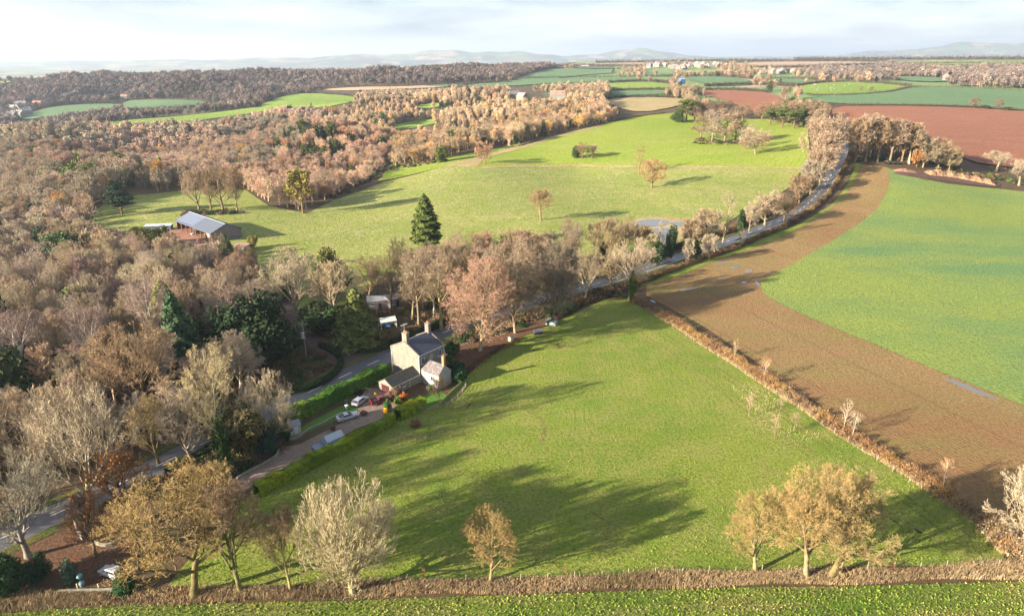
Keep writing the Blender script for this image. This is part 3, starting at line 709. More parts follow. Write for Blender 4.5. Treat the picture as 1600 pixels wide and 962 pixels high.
proto('tall_b', 17, H=18, W=10, base=4.5, lead=0.66, counts=[14, 8, 7, 6, 3], angles=[(26, 58), (25, 52), (25, 52), (25, 55), (25, 60)], ratios=[.6, .56, .52, .5, .6], r0=.019, first=.32, trop=(0, .12, .12, .10, .08), tw=1.0, wmin=.014)
proto('birch', 8, H=16, W=10, base=4.0, lead=0.50, counts=[8, 9, 8, 7, 3], angles=[(18, 42), (25, 50), (28, 60), (30, 65), (30, 70)], ratios=[.8, .55, .48, .5, .55], r0=.020, first=.5, trop=(0, .12, .06, .0, -.04), tw=.9, wmin=.012)
proto('thin', 9, H=15, W=4.5, base=2.5, lead=0.93, counts=[22, 6, 6, 5], angles=[(35, 60), (25, 55), (25, 55), (25, 60)], ratios=[.4, .5, .5, .5], r0=.012, first=.15, trop=(0, .1, .1, .1, .1), tw=1.2, wmin=.018)
proto('sapling', 10, H=5, W=2.6, base=1.2, lead=0.85, counts=[14, 5, 4], angles=[(30, 55), (25, 50), (25, 50)], ratios=[.5, .55, .6], r0=.011, first=.25, trop=(0, .1, .1, .1), tw=1.2, wmin=.012)
# middle-distance kinds: fewer, broader twig sprays
proto('mid_a', 21, H=15, W=11, base=1.8, lead=0.66, counts=[13, 8, 7, 6], angles=A4, ratios=[.6, .58, .56, .6], r0=.024, first=.18, tw=1.6, wmin=.038)
proto('mid_b', 22, H=16, W=9, base=2.4, lead=0.74, counts=[14, 8, 7, 6], angles=[(30, 58), (25, 52), (25, 52), (25, 55)], ratios=[.6, .58, .56, .6], r0=.020, first=.2, trop=(0, .12, .12, .1, .1), tw=1.6, wmin=.038)
proto('mid_c', 23, H=13, W=11, base=1.2, lead=0.55, counts=[12, 8, 7, 6], angles=A4, ratios=[.65, .6, .56, .6], r0=.026, first=.2, trop=(0, .1, .14, .14, .1), tw=1.6, wmin=.038)

def leafquads(P, Nn, size, rng, aspect=0.6, jit=0.6, tri=False):
    n = len(P); N = unit(Nn + rng.normal(size=(n, 3)) * jit); u = perp(N, rng); w = np.cross(N, u)
    s = (size * rng.uniform(0.6, 1.3, n))[:, None]
    V = np.stack([P - u * s - w * s * aspect, P + u * s - w * s * aspect * .6, P + u * s * .8 + w * s * aspect, P - u * s * .7 + w * s * aspect * .8], 1)
    return V.reshape(-1, 3), np.arange(n * 4).reshape(n, 4)
def blob_crown(rng, lobes, n, size, jit=0.7, hollow=0.35, droop=0.0):
    """Leaf clumps through a set of ellipsoid lobes (x, y, z, rx, ry, rz), denser towards the outside, with gaps."""
    lobes = np.array(lobes, float); vol = (lobes[:, 3] * lobes[:, 4] * lobes[:, 5]) ** 0.75; pr = vol / vol.sum()
    k = rng.choice(len(lobes), n, p=pr); d = unit(rng.normal(size=(n, 3)))
    r = 1 - (1 - hollow) * rng.uniform(0, 1, n) ** 2.2
    bumpy = 1 + 0.13 * np.sin(d[:, 0] * 6 + k) * np.sin(d[:, 1] * 7 + k * 2) + 0.10 * np.sin(d[:, 2] * 9 + k)
    P = lobes[k, :3] + d * lobes[k, 3:] * (r * bumpy)[:, None]
    N = d / lobes[k, 3:]; N = unit(N); N[:, 2] += 0.25 - droop
    return leafquads(P, N, size, rng, jit=jit)
def simple_trunk(rng, H, r, sides=7, limbs=0, spread=1.0, z0=0.3):
    n1 = np.zeros((1, 6, 3)); n1[0, :, 2] = np.linspace(0, H, 6); n1[0, 1:, :2] = rng.normal(size=(5, 2)) * 0.06 * r * 4
    parts = [tubes(n1, np.linspace(r * 1.25, r * .25, 6)[None, :], sides)]
    if limbs:
        a = rng.uniform(0, 6.28, limbs); z = rng.uniform(z0 * H, H * .9, limbs)
        s = np.stack([np.zeros(limbs), np.zeros(limbs), z], 1); L = spread * (1 - 0.7 * z / H)
        e = s + np.stack([np.cos(a) * L, np.sin(a) * L, L * rng.uniform(0.1, 0.5, limbs)], 1)
        m_ = (s + e) / 2
        parts.append(tubes(np.stack([s, m_, e], 1), np.tile([r * .35, r * .2, r * .08], (limbs, 1)), 4))
    return join(parts)
def make_conifer(seed, H, W, kind='spruce', n=4200, size=0.34):
    rng = np.random.RandomState(seed)
    T = simple_trunk(rng, H * .95, H * .018 + .05, limbs=30, spread=W * .5, z0=.12)
    if kind == 'spruce' or kind == 'sequoia':
        z = H * (0.06 + 0.94 * (1 - np.sqrt(rng.uniform(0, 1, n)) * (0.92 if kind == 'spruce' else 0.86)))
        z = np.clip(z, 0, H)
        env = (1 - (z / H)) ** (0.8 if kind == 'spruce' else 0.36) + 0.03
        if kind == 'sequoia': env = (np.minimum(1.0, (1 - z / H) * 2.2) ** .6) * (.70 + .30 * (1 - z / H)) * (.95 + .07 * np.sin(z * 2.3 + 1))
        th = rng.uniform(0, 6.28, n); lob = 1 + 0.22 * np.sin(th * 5 + z * 1.7) + 0.16 * np.sin(th * 3 - z * 2.9)
        r = W / 2 * env * lob * (1 - 0.55 * rng.uniform(0, 1, n) ** 2)
        P = np.stack([r * np.cos(th), r * np.sin(th), z - r * (.25 if kind == 'spruce' else -.1)], 1)
        N = np.stack([np.cos(th), np.sin(th), np.full(n, .45)], 1)
        V, F = leafquads(P, N, size, rng, jit=.55)
    elif kind == 'pine':
        L = [(rng.normal() * W * .22, rng.normal() * W * .22, H * rng.uniform(.45, .92), W * rng.uniform(.16, .28), W * rng.uniform(.16, .28), H * rng.uniform(.04, .08)) for _ in range(16)]
        V, F = blob_crown(rng, L, n, size, hollow=.2)
    elif kind == 'cedar':
        L = []
        for k in range(9):
            z = H * (.30 + .075 * k); s = W * .5 * (1 - abs(k - 2.2) / 9.5)
            for q in range(4):
                a = rng.uniform(0, 6.28); L.append((math.cos(a) * s * .55, math.sin(a) * s * .55, z, s * .55, s * .55, H * .022))
        V, F = blob_crown(rng, L, n, size, hollow=.1)
    else:   # broad dark evergreen: yew, holly, laurel grown up
        L = [(0, 0, H * .45, W * .30, W * .30, H * .44)] + [(rng.uniform(-.30, .30) * W, rng.uniform(-.30, .30) * W, H * rng.uniform(.22, .70), W * rng.uniform(.16, .26), W * rng.uniform(.16, .26), H * rng.uniform(.14, .26)) for _ in range(13)]
        V, F = blob_crown(rng, L, n, size, hollow=.45)
    V[:, 2] = np.maximum(V[:, 2], 0.05)
    return (fast_mesh("trunk", *T, smooth=True), fast_mesh("crown", V, F), H, W, V)
EVER = {
    'spruce': make_conifer(31, 16, 8, 'spruce', 5200, .32), 'sequoia': make_conifer(32, 22, 9, 'sequoia', 15000, .34), 'pine': make_conifer(33, 15, 9, 'pine', 4500, .30),
    'cedar': make_conifer(34, 15, 13, 'cedar', 5200, .34), 'yew': make_conifer(35, 12, 11, 'yew', 8000, .26), 'yew_b': make_conifer(36, 10, 8, 'yew', 6000, .25),
    'ivy': make_conifer(37, 10, 3.4, 'yew', 3000, .20), 'round': make_conifer(38, 2.4, 2.6, 'yew', 1500, .13), 'far_spruce': make_conifer(39, 14, 5.5, 'spruce', 700, .62), 'far_yew': make_conifer(40, 10, 9, 'yew', 800, .62),
}
def make_shrub(seed, H, W, n, kind='twig'):
    rng = np.random.RandomState(seed)
    a = rng.uniform(0, 6.28, n); lean = rng.uniform(0, 1, n) ** .7
    base = np.stack([np.cos(a) * lean * W * .22, np.sin(a) * lean * W * .22, np.zeros(n)], 1)
    tipv = np.stack([np.cos(a) * lean * W * .5, np.sin(a) * lean * W * .5, H * (1 - .35 * lean ** 2) * rng.uniform(.55, 1.05, n)], 1) + rng.normal(size=(n, 3)) * .12
    mid = (base + tipv) / 2 + np.array([0, 0, .12]) * H
    V, F = ribbons(np.stack([base, mid, tipv], 1), np.tile([.03, .022, .012], (n, 1)), rng, 1.0, .014)
    k = n * 2; ia = rng.randint(0, n, k); t = rng.uniform(.35, .95, (k, 1)); s = mid[ia] * (1 - t) + tipv[ia] * t
    e = s + unit(rng.normal(size=(k, 3)) + np.array([0, 0, .5])) * rng.uniform(.2, .6, (k, 1)) * H * .25
    V2, F2 = ribbons(np.stack([s, e], 1), np.tile([.014, .008], (k, 1)), rng, 1.0, .012)
    return join([(V, F), (V2, F2)])
SHRUB = {k: fast_mesh("shrub", *make_shrub(50 + i, 2.4, 2.8, n)) for i, (k, n) in enumerate((('a', 900), ('b', 700)))}

# tints (base colours)
T_TAN = (.235, .165, .100); T_GOLD = (.290, .205, .085); T_PALE = (.34, .28, .195); T_PINK = (.300, .165, .120); T_GREY = (.265, .220, .165)
T_BROWN = (.175, .115, .078); T_PLUM = (.230, .165, .135); T_COPPER = (.30, .14, .06); T_OLIVE = (.155, .140, .055); T_WHITE = (.36, .29, .21)
G_DARK = (.022, .040, .018); G_MID = (.045, .075, .022); G_OLIVE = (.085, .105, .022); G_YEW = (.050, .058, .016); G_LIME = (.16, .20, .03); G_BLUE = (.030, .060, .042); G_IVY = (.060, .095, .020)
def vary(c, rng=random, k=.12):
    f = 1 + rng.uniform(-k, k); return tuple(max(0, x * f * (1 + rng.uniform(-k * .5, k * .5))) for x in c)
TREES = []   # (x, y, r) footprint list
def put_tree(name, P, loc, h, w, tint, trunk_tint, label, cat, group=None, rz=None, leaf=False, crown_mat=None):
    e = empty(name, loc, random.uniform(0, 6.28) if rz is None else rz, label=label, category=cat)
    if group: e['group'] = group
    sc = (w / P[3], w / P[3], h / P[2])
    for nm, me, mt, tc in (("trunk", P[0], M_TRUNK, trunk_tint), ("crown", P[1], M_LEAF if leaf else M_TWIG, tint)):
        if len(me.materials) == 0: me.materials.append(mt)
        o = bpy.data.objects.new(nm, me); C.objects.link(o); o.parent = e; o.scale = sc; o.color = (*tc, 1)
    TREES.append((loc[0], loc[1], w / 2))
    return e
def hero(key, px, pyb, pyt, wpx, tint, label, trunk=None, cat="tree", name=None, group=None, sink=0.15, rz=None):
    g = G(px, pyb); h = top_h(g, pyt); w = wid(g, wpx)
    lf = key in EVER; P = EVER[key] if lf else PROTO[key]
    nm = name or ("evergreen_tree" if lf else "bare_tree")
    e = put_tree(nm, P, (g.x, g.y, g.z - sink), h, w, tint, trunk or tuple(c * (.8 if not lf else 1) for c in (tint if not lf else T_BROWN)), label, cat, group, rz, leaf=lf)
    return e
def leaves_on(e, P, n, tint, size=.16, zlo=.0, seed=0, name="leaves"):
    """Leaves that still hang on the twigs: a second part of the crown."""
    rng = np.random.RandomState(seed + 7); V = P[4]; z = V[:, 2] / P[2]; V = V[z > zlo]; pk = V[rng.randint(0, len(V), n)] + rng.normal(size=(n, 3)) * .15
    Vq, Fq = leafquads(pk, rng.normal(size=(n, 3)), size, rng)
    o = link(name, fast_mesh(name, Vq, Fq), M_LEAF, e); o.color = (*tint, 1)
    o.scale = e.children[0].scale
    return o
# ---------------------------------------------------------------- single trees, one by one
H = hero
H('oak', 303, 930, 743, 215, T_GOLD, "big round golden-brown oak by the bottom hedge, beside the white hatchback", trunk=(.16, .13, .06))
H('small', 376, 925, 752, 105, T_TAN, "mossy bare tree with forked crown, between the golden oak and the small tree", trunk=(.15, .14, .06))
H('small', 455, 922, 792, 70, T_TAN, "small thin tree with pale yellowish trunk beside the whitish many-stemmed tree", trunk=(.30, .27, .11))
H('willow', 550, 928, 752, 150, (.38, .32, .20), "whitish cream many-stemmed tree with upswept twigs on the bottom hedge", trunk=(.34, .29, .15))
H('oak_b', 766, 908, 797, 86, T_GOLD, "lone small round-crowned golden tree on the bottom hedge", trunk=(.24, .18, .10))
H('oak_b', 1180, 893, 767, 105, T_GOLD, "smallest golden tree of the trio on the bottom hedge", trunk=(.26, .21, .11))
H('oak', 1260, 902, 735, 150, T_GOLD, "tallest golden-brown tree of the trio, with thick lit trunk", trunk=(.28, .22, .13))
H('oak_b', 1298, 900, 742, 150, (.26, .19, .09), "golden-brown tree of the trio with shaded thin trunk", trunk=(.18, .15, .07))
H('ash', 1612, 880, 742, 150, T_PALE, "pale cream tree cut by the photo edge at the paddock corner", trunk=(.34, .27, .17))
H('ash', 143, 800, 600, 165, T_PALE, "big pale spreading tree between the road and the wood, with long bare limbs", trunk=(.30, .26, .19))
H('ash', 45, 870, 715, 150, (.30, .27, .20), "greyish spreading tree over the road at the lower photo edge", trunk=(.24, .22, .19))
H('ash_b', -40, 930, 690, 150, (.30, .26, .19), "greyish tree partly out of frame beside the road")
H('tall_b', 356, 735, 533, 95, (.38, .31, .18), "tall pale tree with ivy-wrapped trunk by the road", trunk=(.26, .24, .15))
H('ash', 428, 705, 583, 95, (.40, .33, .23), "pale twisted tree above the dark laurels by the drive", trunk=(.30, .26, .12))
H('oak', 222, 655, 507, 130, (.28, .195, .115), "rounded sunlit brown oak at the wood edge above the road")
H('tall_b', 305, 735, 603, 80, (.30, .245, .185), "greyish bare tree leaning over the road dashes")
H('small', 248, 725, 618, 65, (.27, .21, .11), "small mossy tree with upright twigs beside the road")
H('birch', 42, 610, 468, 95, T_PLUM, "silver birch with white limbs and purple twigs", trunk=(.62, .57, .52))
H('birch', 155, 600, 462, 70, T_PLUM, "slim birch with whitish forks in the wood", trunk=(.58, .53, .50))
H('birch', 242, 560, 425, 70, (.31, .23, .19), "birch with one pale straight trunk above the brown oaks", trunk=(.60, .52, .45))
e = H('small', 205, 815, 700, 85, T_BROWN, "low tree holding clusters of orange leaves beside the road")
leaves_on(e, PROTO['small'], 900, (.50, .20, .03), .13, .1, 1)
e = H('small', 150, 870, 770, 70, T_BROWN, "bush-like tree with orange leaves inside the curved wall"); leaves_on(e, PROTO['small'], 700, (.45, .17, .03), .12, .1, 2)
H('beech', 750, 548, 403, 108, (.34, .21, .15), "great pinkish beech with twin lit trunks beside the stone house", trunk=(.34, .27, .16))
H('ash_b', 462, 512, 386, 95, T_PALE, "pale bare ash with upswept limbs beside the dark yew", trunk=(.34, .28, .20))
H('ash_b', 527, 512, 402, 85, (.40, .32, .20), "pale bare ash with forked trunk behind the olive spruce", trunk=(.34, .28, .20))
H('tall_b', 576, 480, 398, 50, T_TAN, "slim bare tree above the grey stable roof")
H('tall', 612, 488, 392, 38, (.20, .16, .09), "narrow mossy tree beside the grey stable")
H('tall', 645, 500, 425, 44, T_TAN, "slender pale tree just above the house chimney", trunk=(.32, .26, .16))
H('tall', 655, 510, 386, 55, (.27, .21, .14), "tall tan tree between the sequoia and the house")
H('tall', 690, 515, 384, 62, (.28, .215, .15), "tall tan tree just below the sequoia", trunk=(.30, .25, .12))
H('tall', 672, 470, 380, 48, (.27, .20, .15), "tan tree at the sequoia's foot")
H('tall', 722, 495, 392, 55, T_TAN, "yellowish-trunked tree behind the great beech", trunk=(.28, .24, .08))
H('tall_b', 770, 478, 388, 75, (.26, .20, .15), "greyish brown tree behind the great beech on the field side")
H('beech', 805, 520, 374, 88, (.27, .205, .14), "broad reddish-tan tree with lit trunk in front of the road", trunk=(.28, .21, .13))
H('beech', 862, 505, 376, 80, (.235, .185, .135), "broad grey-brown tree above the parked white cars", trunk=(.20, .16, .11))
H('ash', 915, 470, 385, 58, (.24, .19, .13), "dead-topped bare tree with broken pale limbs by the road", trunk=(.36, .30, .22))
H('small', 948, 420, 343, 55, (.27, .215, .12), "rounded yellowish-grey tree beyond the road by the flood water")
H('ash_b', 985, 470, 372, 78, (.36, .29, .20), "pale spreading tree with ivied stem at the paddock's top corner", trunk=(.38, .31, .22))
H('mid_a', 955, 448, 390, 50, (.27, .21, .12), "low mossy tree beside the road before the pale spreading one")
H('mid_b', 1000, 405, 352, 38, T_TAN, "thin tan tree in front of the flood water, nearest the yew")
H('thin', 1031, 405, 345, 22, T_PALE, "bare sapling standing against the flood water")
H('mid_b', 1078, 398, 342, 36, T_TAN, "bare twiggy tree in the middle of the water's edge")
H('mid_b', 1102, 390, 325, 45, (.30, .23, .15), "tan tree on the road side of the flood water")
H('thin', 1129, 380, 296, 26, (.33, .27, .20), "tall thin pale tree beside the road past the flood water", trunk=(.36, .27, .16))
H('mid_b', 1075, 414, 372, 20, T_PALE, "small pale sapling on the near verge of the road")
H('mid_b', 1108, 408, 366, 30, T_PALE, "pale upright sapling clump on the near verge of the road")
H('thin', 1156, 388, 356, 14, T_PALE, "little whitish sapling on the verge opposite the ivied tree")
H('mid_a', 1195, 352, 297, 55, (.32, .25, .17), "sunlit tan tree over the road bend, the broadest there")
H('mid_a', 1225, 345, 302, 40, T_TAN, "tan roadside tree one place up from the broad sunlit one")
H('mid_b', 1170, 362, 320, 26, T_PALE, "narrow pale roadside tree next to the ivied trunk")
for px, pb, pt, w, tn, lb in [(1248, 322, 272, 40, T_TAN, "lower"), (1266, 305, 250, 42, T_GREY, "second"), (1280, 288, 230, 45, (.30, .22, .15), "third"), (1290, 270, 205, 48, (.32, .235, .165), "fourth")]:
    H('mid_b', px, pb, pt, w, tn, "tan roadside tree inside the bend, the %s one going uphill" % lb)
H('mid_a', 1272, 268, 180, 58, (.28, .205, .145), "tall pinkish-tan tree on the inner side of the road's top")
H('mid_a', 1292, 254, 176, 56, (.28, .205, .145), "tall pinkish-tan tree leaning over the road's top end")
H('mid_a', 1303, 232, 182, 42, (.27, .20, .145), "grey-tan tree behind the road's top end")
for k, (px, pb, pt, w, tn) in enumerate([(1336, 254, 184, 36, T_TAN), (1352, 252, 177, 44, (.28, .21, .15)), (1371, 253, 182, 42, T_TAN), (1390, 254, 185, 46, (.25, .185, .135)), (1408, 256, 190, 42, T_TAN), (1442, 262, 208, 40, (.27, .215, .14)), (1466, 264, 216, 38, (.25, .20, .12)), (1482, 268, 228, 30, (.26, .21, .11))]):
    H('mid_b' if k < 5 else 'mid_a', px, pb, pt, w, tn, "tall brown tree in the copse where the road disappears", group="trees of the copse by the road's top")
H('ash_b', 1420, 256, 190, 44, T_PALE, "pale-limbed tree standing out of the brown copse by the road's top", trunk=(.45, .36, .25))
e = H('mid_c', 1432, 261, 232, 20, T_COPPER, "small orange-leaved tree under the pale-limbed one"); leaves_on(e, PROTO['mid_c'], 900, (.36, .18, .06), .4, 0, 3)
for k, (px, pb, pt, w, tn, key) in enumerate([(1095, 217, 176, 34, T_TAN, 'mid_a'), (1112, 222, 171, 42, T_GREY, 'mid_a'), (1132, 223, 170, 46, (.30, .22, .15), 'mid_a'), (1148, 221, 178, 36, T_TAN, 'mid_a'), (1168, 232, 195, 30, T_GREY, 'mid_a')]):
    H(key, px, pb, pt, w, tn, "bare tree of the rounded clump standing in the hill field", group="trees of the rounded hill clump")
H('mid_c', 1180, 242, 200, 52, (.31, .235, .155), "low spreading tree on a bare patch next to the rounded clump")
for k, (px, pb, pt, w) in enumerate([(1085, 190, 160, 22), (1100, 189, 158, 24), (1116, 184, 154, 26), (1134, 184, 156, 24)]):
    H('mid_a', px, pb, pt, w, T_BROWN, "brown bare tree beside the dark round evergreen at the hill top", group="trees by the evergreen at the hill top")
H('yew', 1058, 192, 168, 22, G_MID, "dark green round evergreen at the hill field's top edge")
H('pine', 1072, 190, 154, 28, G_OLIVE, "dark pine behind the round evergreen at the hill's top")
H('yew_b', 900, 248, 225, 16, G_MID, "dark ivied bush of the pair standing alone in the hill field")
H('mid_c', 910, 249, 222, 24, T_TAN, "bare tree leaning on the ivied bush alone in the hill field")
H('mid_b', 925, 248, 226, 18, (.32, .27, .17), "thin straw-coloured tree next to the ivied bush")
H('yew_b', 690, 254, 226, 24, G_OLIVE, "olive evergreen by the wood's edge at the top of the park")
H('mid_c', 758, 256, 220, 32, (.34, .20, .13), "reddish bare tree by the track in the park")
H('thin', 998, 272, 226, 22, (.31, .22, .11), "slim larch-like tree, upper of the pair in the park")
e = H('mid_a', 1018, 294, 246, 42, (.32, .19, .10), "orange-tinted tree on a leafy mound in the park")
H('small', 845, 344, 295, 44, (.30, .215, .115), "lone rounded tree in the middle of the park")
H('sequoia', 667, 398, 302, 42, (.080, .105, .028), "tall conical olive-green sequoia above the roadside trees", name="conifer_tree")
H('cedar', 191, 336, 277, 48, (.028, .052, .028), "dark layered cedar beside the farm", name="conifer_tree")
H('small', 312, 330, 262, 42, (.34, .255, .175), "pale pinkish tree of the group above the barn")
H('small', 330, 330, 266, 36, (.30, .22, .14), "tan tree of the group above the barn, in its middle")
H('oak_b', 350, 331, 258, 62, (.26, .19, .115), "biggest brown tree of the group above the barn")
H('tall_b', 371, 329, 266, 36, (.31, .23, .14), "yellowish tree closing the group above the barn")
e = H('mid_b', 474, 334, 266, 42, (.24, .17, .08), "lone tree hung with yellow-green mistletoe in the park"); leaves_on(e, PROTO['mid_b'], 1100, (.20, .19, .03), .36, .35, 4, "mistletoe")
H('small', 508, 312, 264, 34, (.36, .28, .20), "pale twiggy tree at the corner of the reddish wood")
H('sequoia', 268, 545, 435, 48, (.20, .24, .035), "bright yellow-green cypress in the wood", name="conifer_tree")
H('spruce', 290, 600, 450, 75, (.045, .080, .040), "bluish green pine standing beside the yellow-green cypress", name="conifer_tree")
H('pine', 125, 510, 445, 48, (.10, .14, .035), "green pine in the wood, beside the birch", name="conifer_tree")
H('pine', 105, 430, 360, 55, (.090, .125, .055), "grey-green pine low in the wood beside the farm", name="conifer_tree")
H('yew', 405, 575, 447, 125, G_DARK, "huge dark yew beside the utility pole")
H('yew', 352, 560, 470, 90, (.024, .045, .020), "dark evergreen beside the huge yew on its wood side")
H('yew_b', 340, 600, 520, 70, (.045, .050, .018), "low bronze-green evergreen under the dark yews")
H('yew_b', 300, 590, 500, 60, (.030, .055, .026), "green evergreen between the cypress and the dark yews")
H('yew', 520, 465, 380, 62, (.055, .060, .016), "bronze-topped yew behind the pale ashes")
H('spruce', 560, 540, 448, 78, (.10, .115, .035), "olive green spruce beside the white tent", name="conifer_tree")
H('yew_b', 500, 520, 470, 70, (.035, .060, .022), "dark laurel-like bush under the pale ashes")
H('yew_b', 452, 470, 440, 36, (.035, .055, .020), "dark bush at the park gate beside the lane")
for k, (px, pb, pt, w) in enumerate([(1047, 405, 346, 20), (1025, 415, 372, 30), (1086, 400, 368, 26)]):
    H('ivy', px, pb, pt, w, (.030, .055, .022), ("tallest dark ivied tree in front of the flood water", "lowest dark evergreen at the water's near end", "dark evergreen at the water's far end")[k])
H('ivy', 1155, 370, 322, 16, (.035, .060, .024), "ivy-covered trunk by the road beyond the flood water")
H('ivy', 943, 408, 372, 16, (.050, .055, .015), "small bronze evergreen beside the yellowish-grey tree")
H('ivy', 357, 738, 640, 26, (.045, .075, .025), "thick ivy wrapping the tall pale tree's trunk", cat="ivy", name="ivy_plant")
H('ivy', 986, 473, 416, 14, (.09, .14, .02), "bright green ivy column on the pale spreading tree", cat="ivy", name="ivy_plant")
H('yew_b', 385, 715, 620, 85, (.085, .075, .028), "bronze-green laurel thicket by the drive mouth")
H('yew_b', 418, 712, 660, 45, (.028, .060, .045), "dark bluish holly beside the drive mouth")
H('yew_b', 445, 690, 655, 26, (.030, .050, .016), "dark clipped bush beside the summerhouse")
H('yew_b', 340, 690, 620, 60, (.055, .065, .025), "dull green thicket behind the ivied tree")
H('yew_b', 30, 610, 540, 70, (.020, .042, .032), "dark green holly low in the wood under the birch")
H('yew_b', 10, 930, 860, 70, (.024, .055, .020), "dark laurel at the bottom corner by the road")
H('yew_b', 60, 905, 870, 50, (.020, .045, .020), "dark shrub below the red-leaved yard")
H('round', 112, 912, 868, 25, (.055, .085, .060), "grey-green round shrub beside the blue planter", cat="shrub", name="shrub")
H('spruce', 196, 922, 885, 36, (.020, .060, .020), "small dark conifer hiding the white hatchback's tail", name="conifer_tree")
H('spruce', 355, 402, 364, 28, (.035, .085, .022), "green conifer at the barn's near corner", name="conifer_tree")
H('yew_b', 240, 385, 352, 50, (.050, .060, .012), "bronze evergreen between the sheds and the barn")
H('yew_b', 215, 372, 352, 26, (.050, .060, .012), "smaller bronze evergreen beside the container")
H('yew_b', 395, 388, 366, 18, (.20, .17, .05), "yellowish willow bush at the barn's field side")
H('yew_b', 391, 404, 384, 16, (.24, .21, .04), "yellow bush below the barn sheds")
H('yew_b', 1250, 300, 265, 24, (.045, .060, .018), "ivied bushy tree halfway up the road bend")
H('yew_b', 884, 488, 470, 34, (.035, .085, .028), "green laurels on the paddock's top edge below the road")
H('yew_b', 855, 492, 478, 22, (.025, .060, .022), "dark laurel beside the parked white cars")
H('yew_b', 505, 160 + 330, 470, 40, (.03, .05, .02), "dark shrub by the lane bend")
H('round', 705, 556, 530, 28, (.035, .075, .022), "dark green shrub between the house and the road", cat="shrub", name="shrub")
H('round', 704, 562, 552, 12, (.07, .15, .03), "light green round shrub between the house and the road", cat="shrub", name="shrub")
H('round', 718, 598, 572, 24, (.022, .060, .020), "dark dome shrub behind the white gable", cat="shrub", name="shrub")
H('sapling', 1170, 652, 612, 16, (.36, .24, .18), "little bare sapling in the paddock's scrubby corner", name="sapling", group="saplings in the paddock corner")
for px, pb, pt, w in [(1210, 686, 645, 18), (1240, 672, 642, 14), (1218, 642, 615, 12)]:
    H('sapling', px, pb, pt, w, (.36, .24, .18), "little bare sapling in the paddock's scrubby corner", name="sapling", group="saplings in the paddock corner")
for px, pb, pt, w, tn, lb in [(1192, 592, 556, 24, (.42, .24, .12), "orange-tinted sapling halfway down the diagonal hedge"), (1318, 675, 622, 22, T_WHITE, "white-stemmed sapling with an orange tuft on the diagonal hedge"), (1331, 682, 640, 24, T_WHITE, "whitish spreading sapling, lower of two on the diagonal hedge"),
                              (1473, 765, 715, 30, (.46, .25, .13), "orange-leaved thin tree near the lower end of the diagonal hedge"), (1148, 560, 528, 14, (.34, .22, .12), "small brown sapling on the upper diagonal hedge")]:
    H('sapling', px, pb, pt, w, tn, lb, name="sapling", trunk=(.5, .4, .3))
for k, (px, pb, pt, lb) in enumerate([(662, 905, 886, "red-leaved sapling beside the whitish many-stemmed tree"), (883, 899, 886, "orange-leaved sapling midway along the bottom fence"), (1036, 894, 888, "tiniest red sapling on the bottom fence"), (1395, 888, 878, "orange-leaved sapling beside the golden trio"), (1514, 887, 876, "orange-leaved sapling nearest the paddock corner")]):
    e = H('sapling', px, pb, pt, 8, T_BROWN, lb, name="sapling"); leaves_on(e, PROTO['sapling'], 160, (.42, .13, .04), .10, 0, 20 + k)

for k, (px, pb, pt, w) in enumerate([(1203, 196, 168, 26), (1222, 199, 166, 28), (1240, 202, 170, 28), (1252, 198, 168, 24)]):
    H('pine', px, pb, pt, w, (.085, .105, .030), "spreading olive-green pine of the group at the hill field's corner", name="conifer_tree", group="pines at the hill field's corner")
for k, (px, pb, pt, w) in enumerate([(1190, 188, 160, 28), (1210, 186, 156, 30), (1232, 188, 158, 28), (1255, 190, 158, 30), (1160, 186, 160, 26), (1275, 186, 156, 30)]):
    H('mid_a', px, pb, pt, w, T_TAN, "bare tree behind the olive-green pines", group="bare trees behind the olive-green pines")

# ---------------------------------------------------------------- woods
EXCL = [(*G(325, 372)[:2], 26), (*G(296, 402)[:2], 20), (*G(318, 408)[:2], 14), (*G(175, 380)[:2], 14), (*G(595, 478)[:2], 8), (*G(606, 503)[:2], 7), (*G(375, 390)[:2], 12), (*G(232, 366)[:2], 12), (*G(200, 400)[:2], 10)]
ROADW = ROAD[::3]
LANEW = LANE[::3]
def wood_points(poly, spacing, seed, margin=8.5, jitter=.42, trees=True):
    rng = np.random.RandomState(seed); P = np.array(poly); mn, mx = P.min(0), P.max(0)
    X, Y = np.meshgrid(np.arange(mn[0], mx[0], spacing), np.arange(mn[1], mx[1], spacing * .87)); X[1::2] += spacing / 2
    X = X.ravel() + rng.uniform(-jitter, jitter, X.size) * spacing; Y = Y.ravel() + rng.uniform(-jitter, jitter, Y.size) * spacing
    k = in_poly(X, Y, poly) & (np.abs(X) < Y * .84 + 25) & (Y < 1640 + 1400 * sstep(-330, 450, X) + 90); X, Y = X[k], Y[k]
    if len(X) == 0: return np.zeros((0, 2))
    d = np.min(np.hypot(X[:, None] - ROADW[:, 0], Y[:, None] - ROADW[:, 1]), 1); k = d > margin
    k &= np.min(np.hypot(X[:, None] - LANEW[:, 0], Y[:, None] - LANEW[:, 1]), 1) > 6
    for cx, cy, r in EXCL: k &= np.hypot(X - cx, Y - cy) > r
    if len(TREES) and trees:
        T = np.array(TREES)
        for s in range(0, len(X), 3000):
            k[s:s + 3000] &= np.all(np.hypot(X[s:s + 3000, None] - T[:, 0], Y[s:s + 3000, None] - T[:, 1]) > T[:, 2] * .62 + spacing * .30, 1)
    return np.stack([X[k], Y[k]], 1)
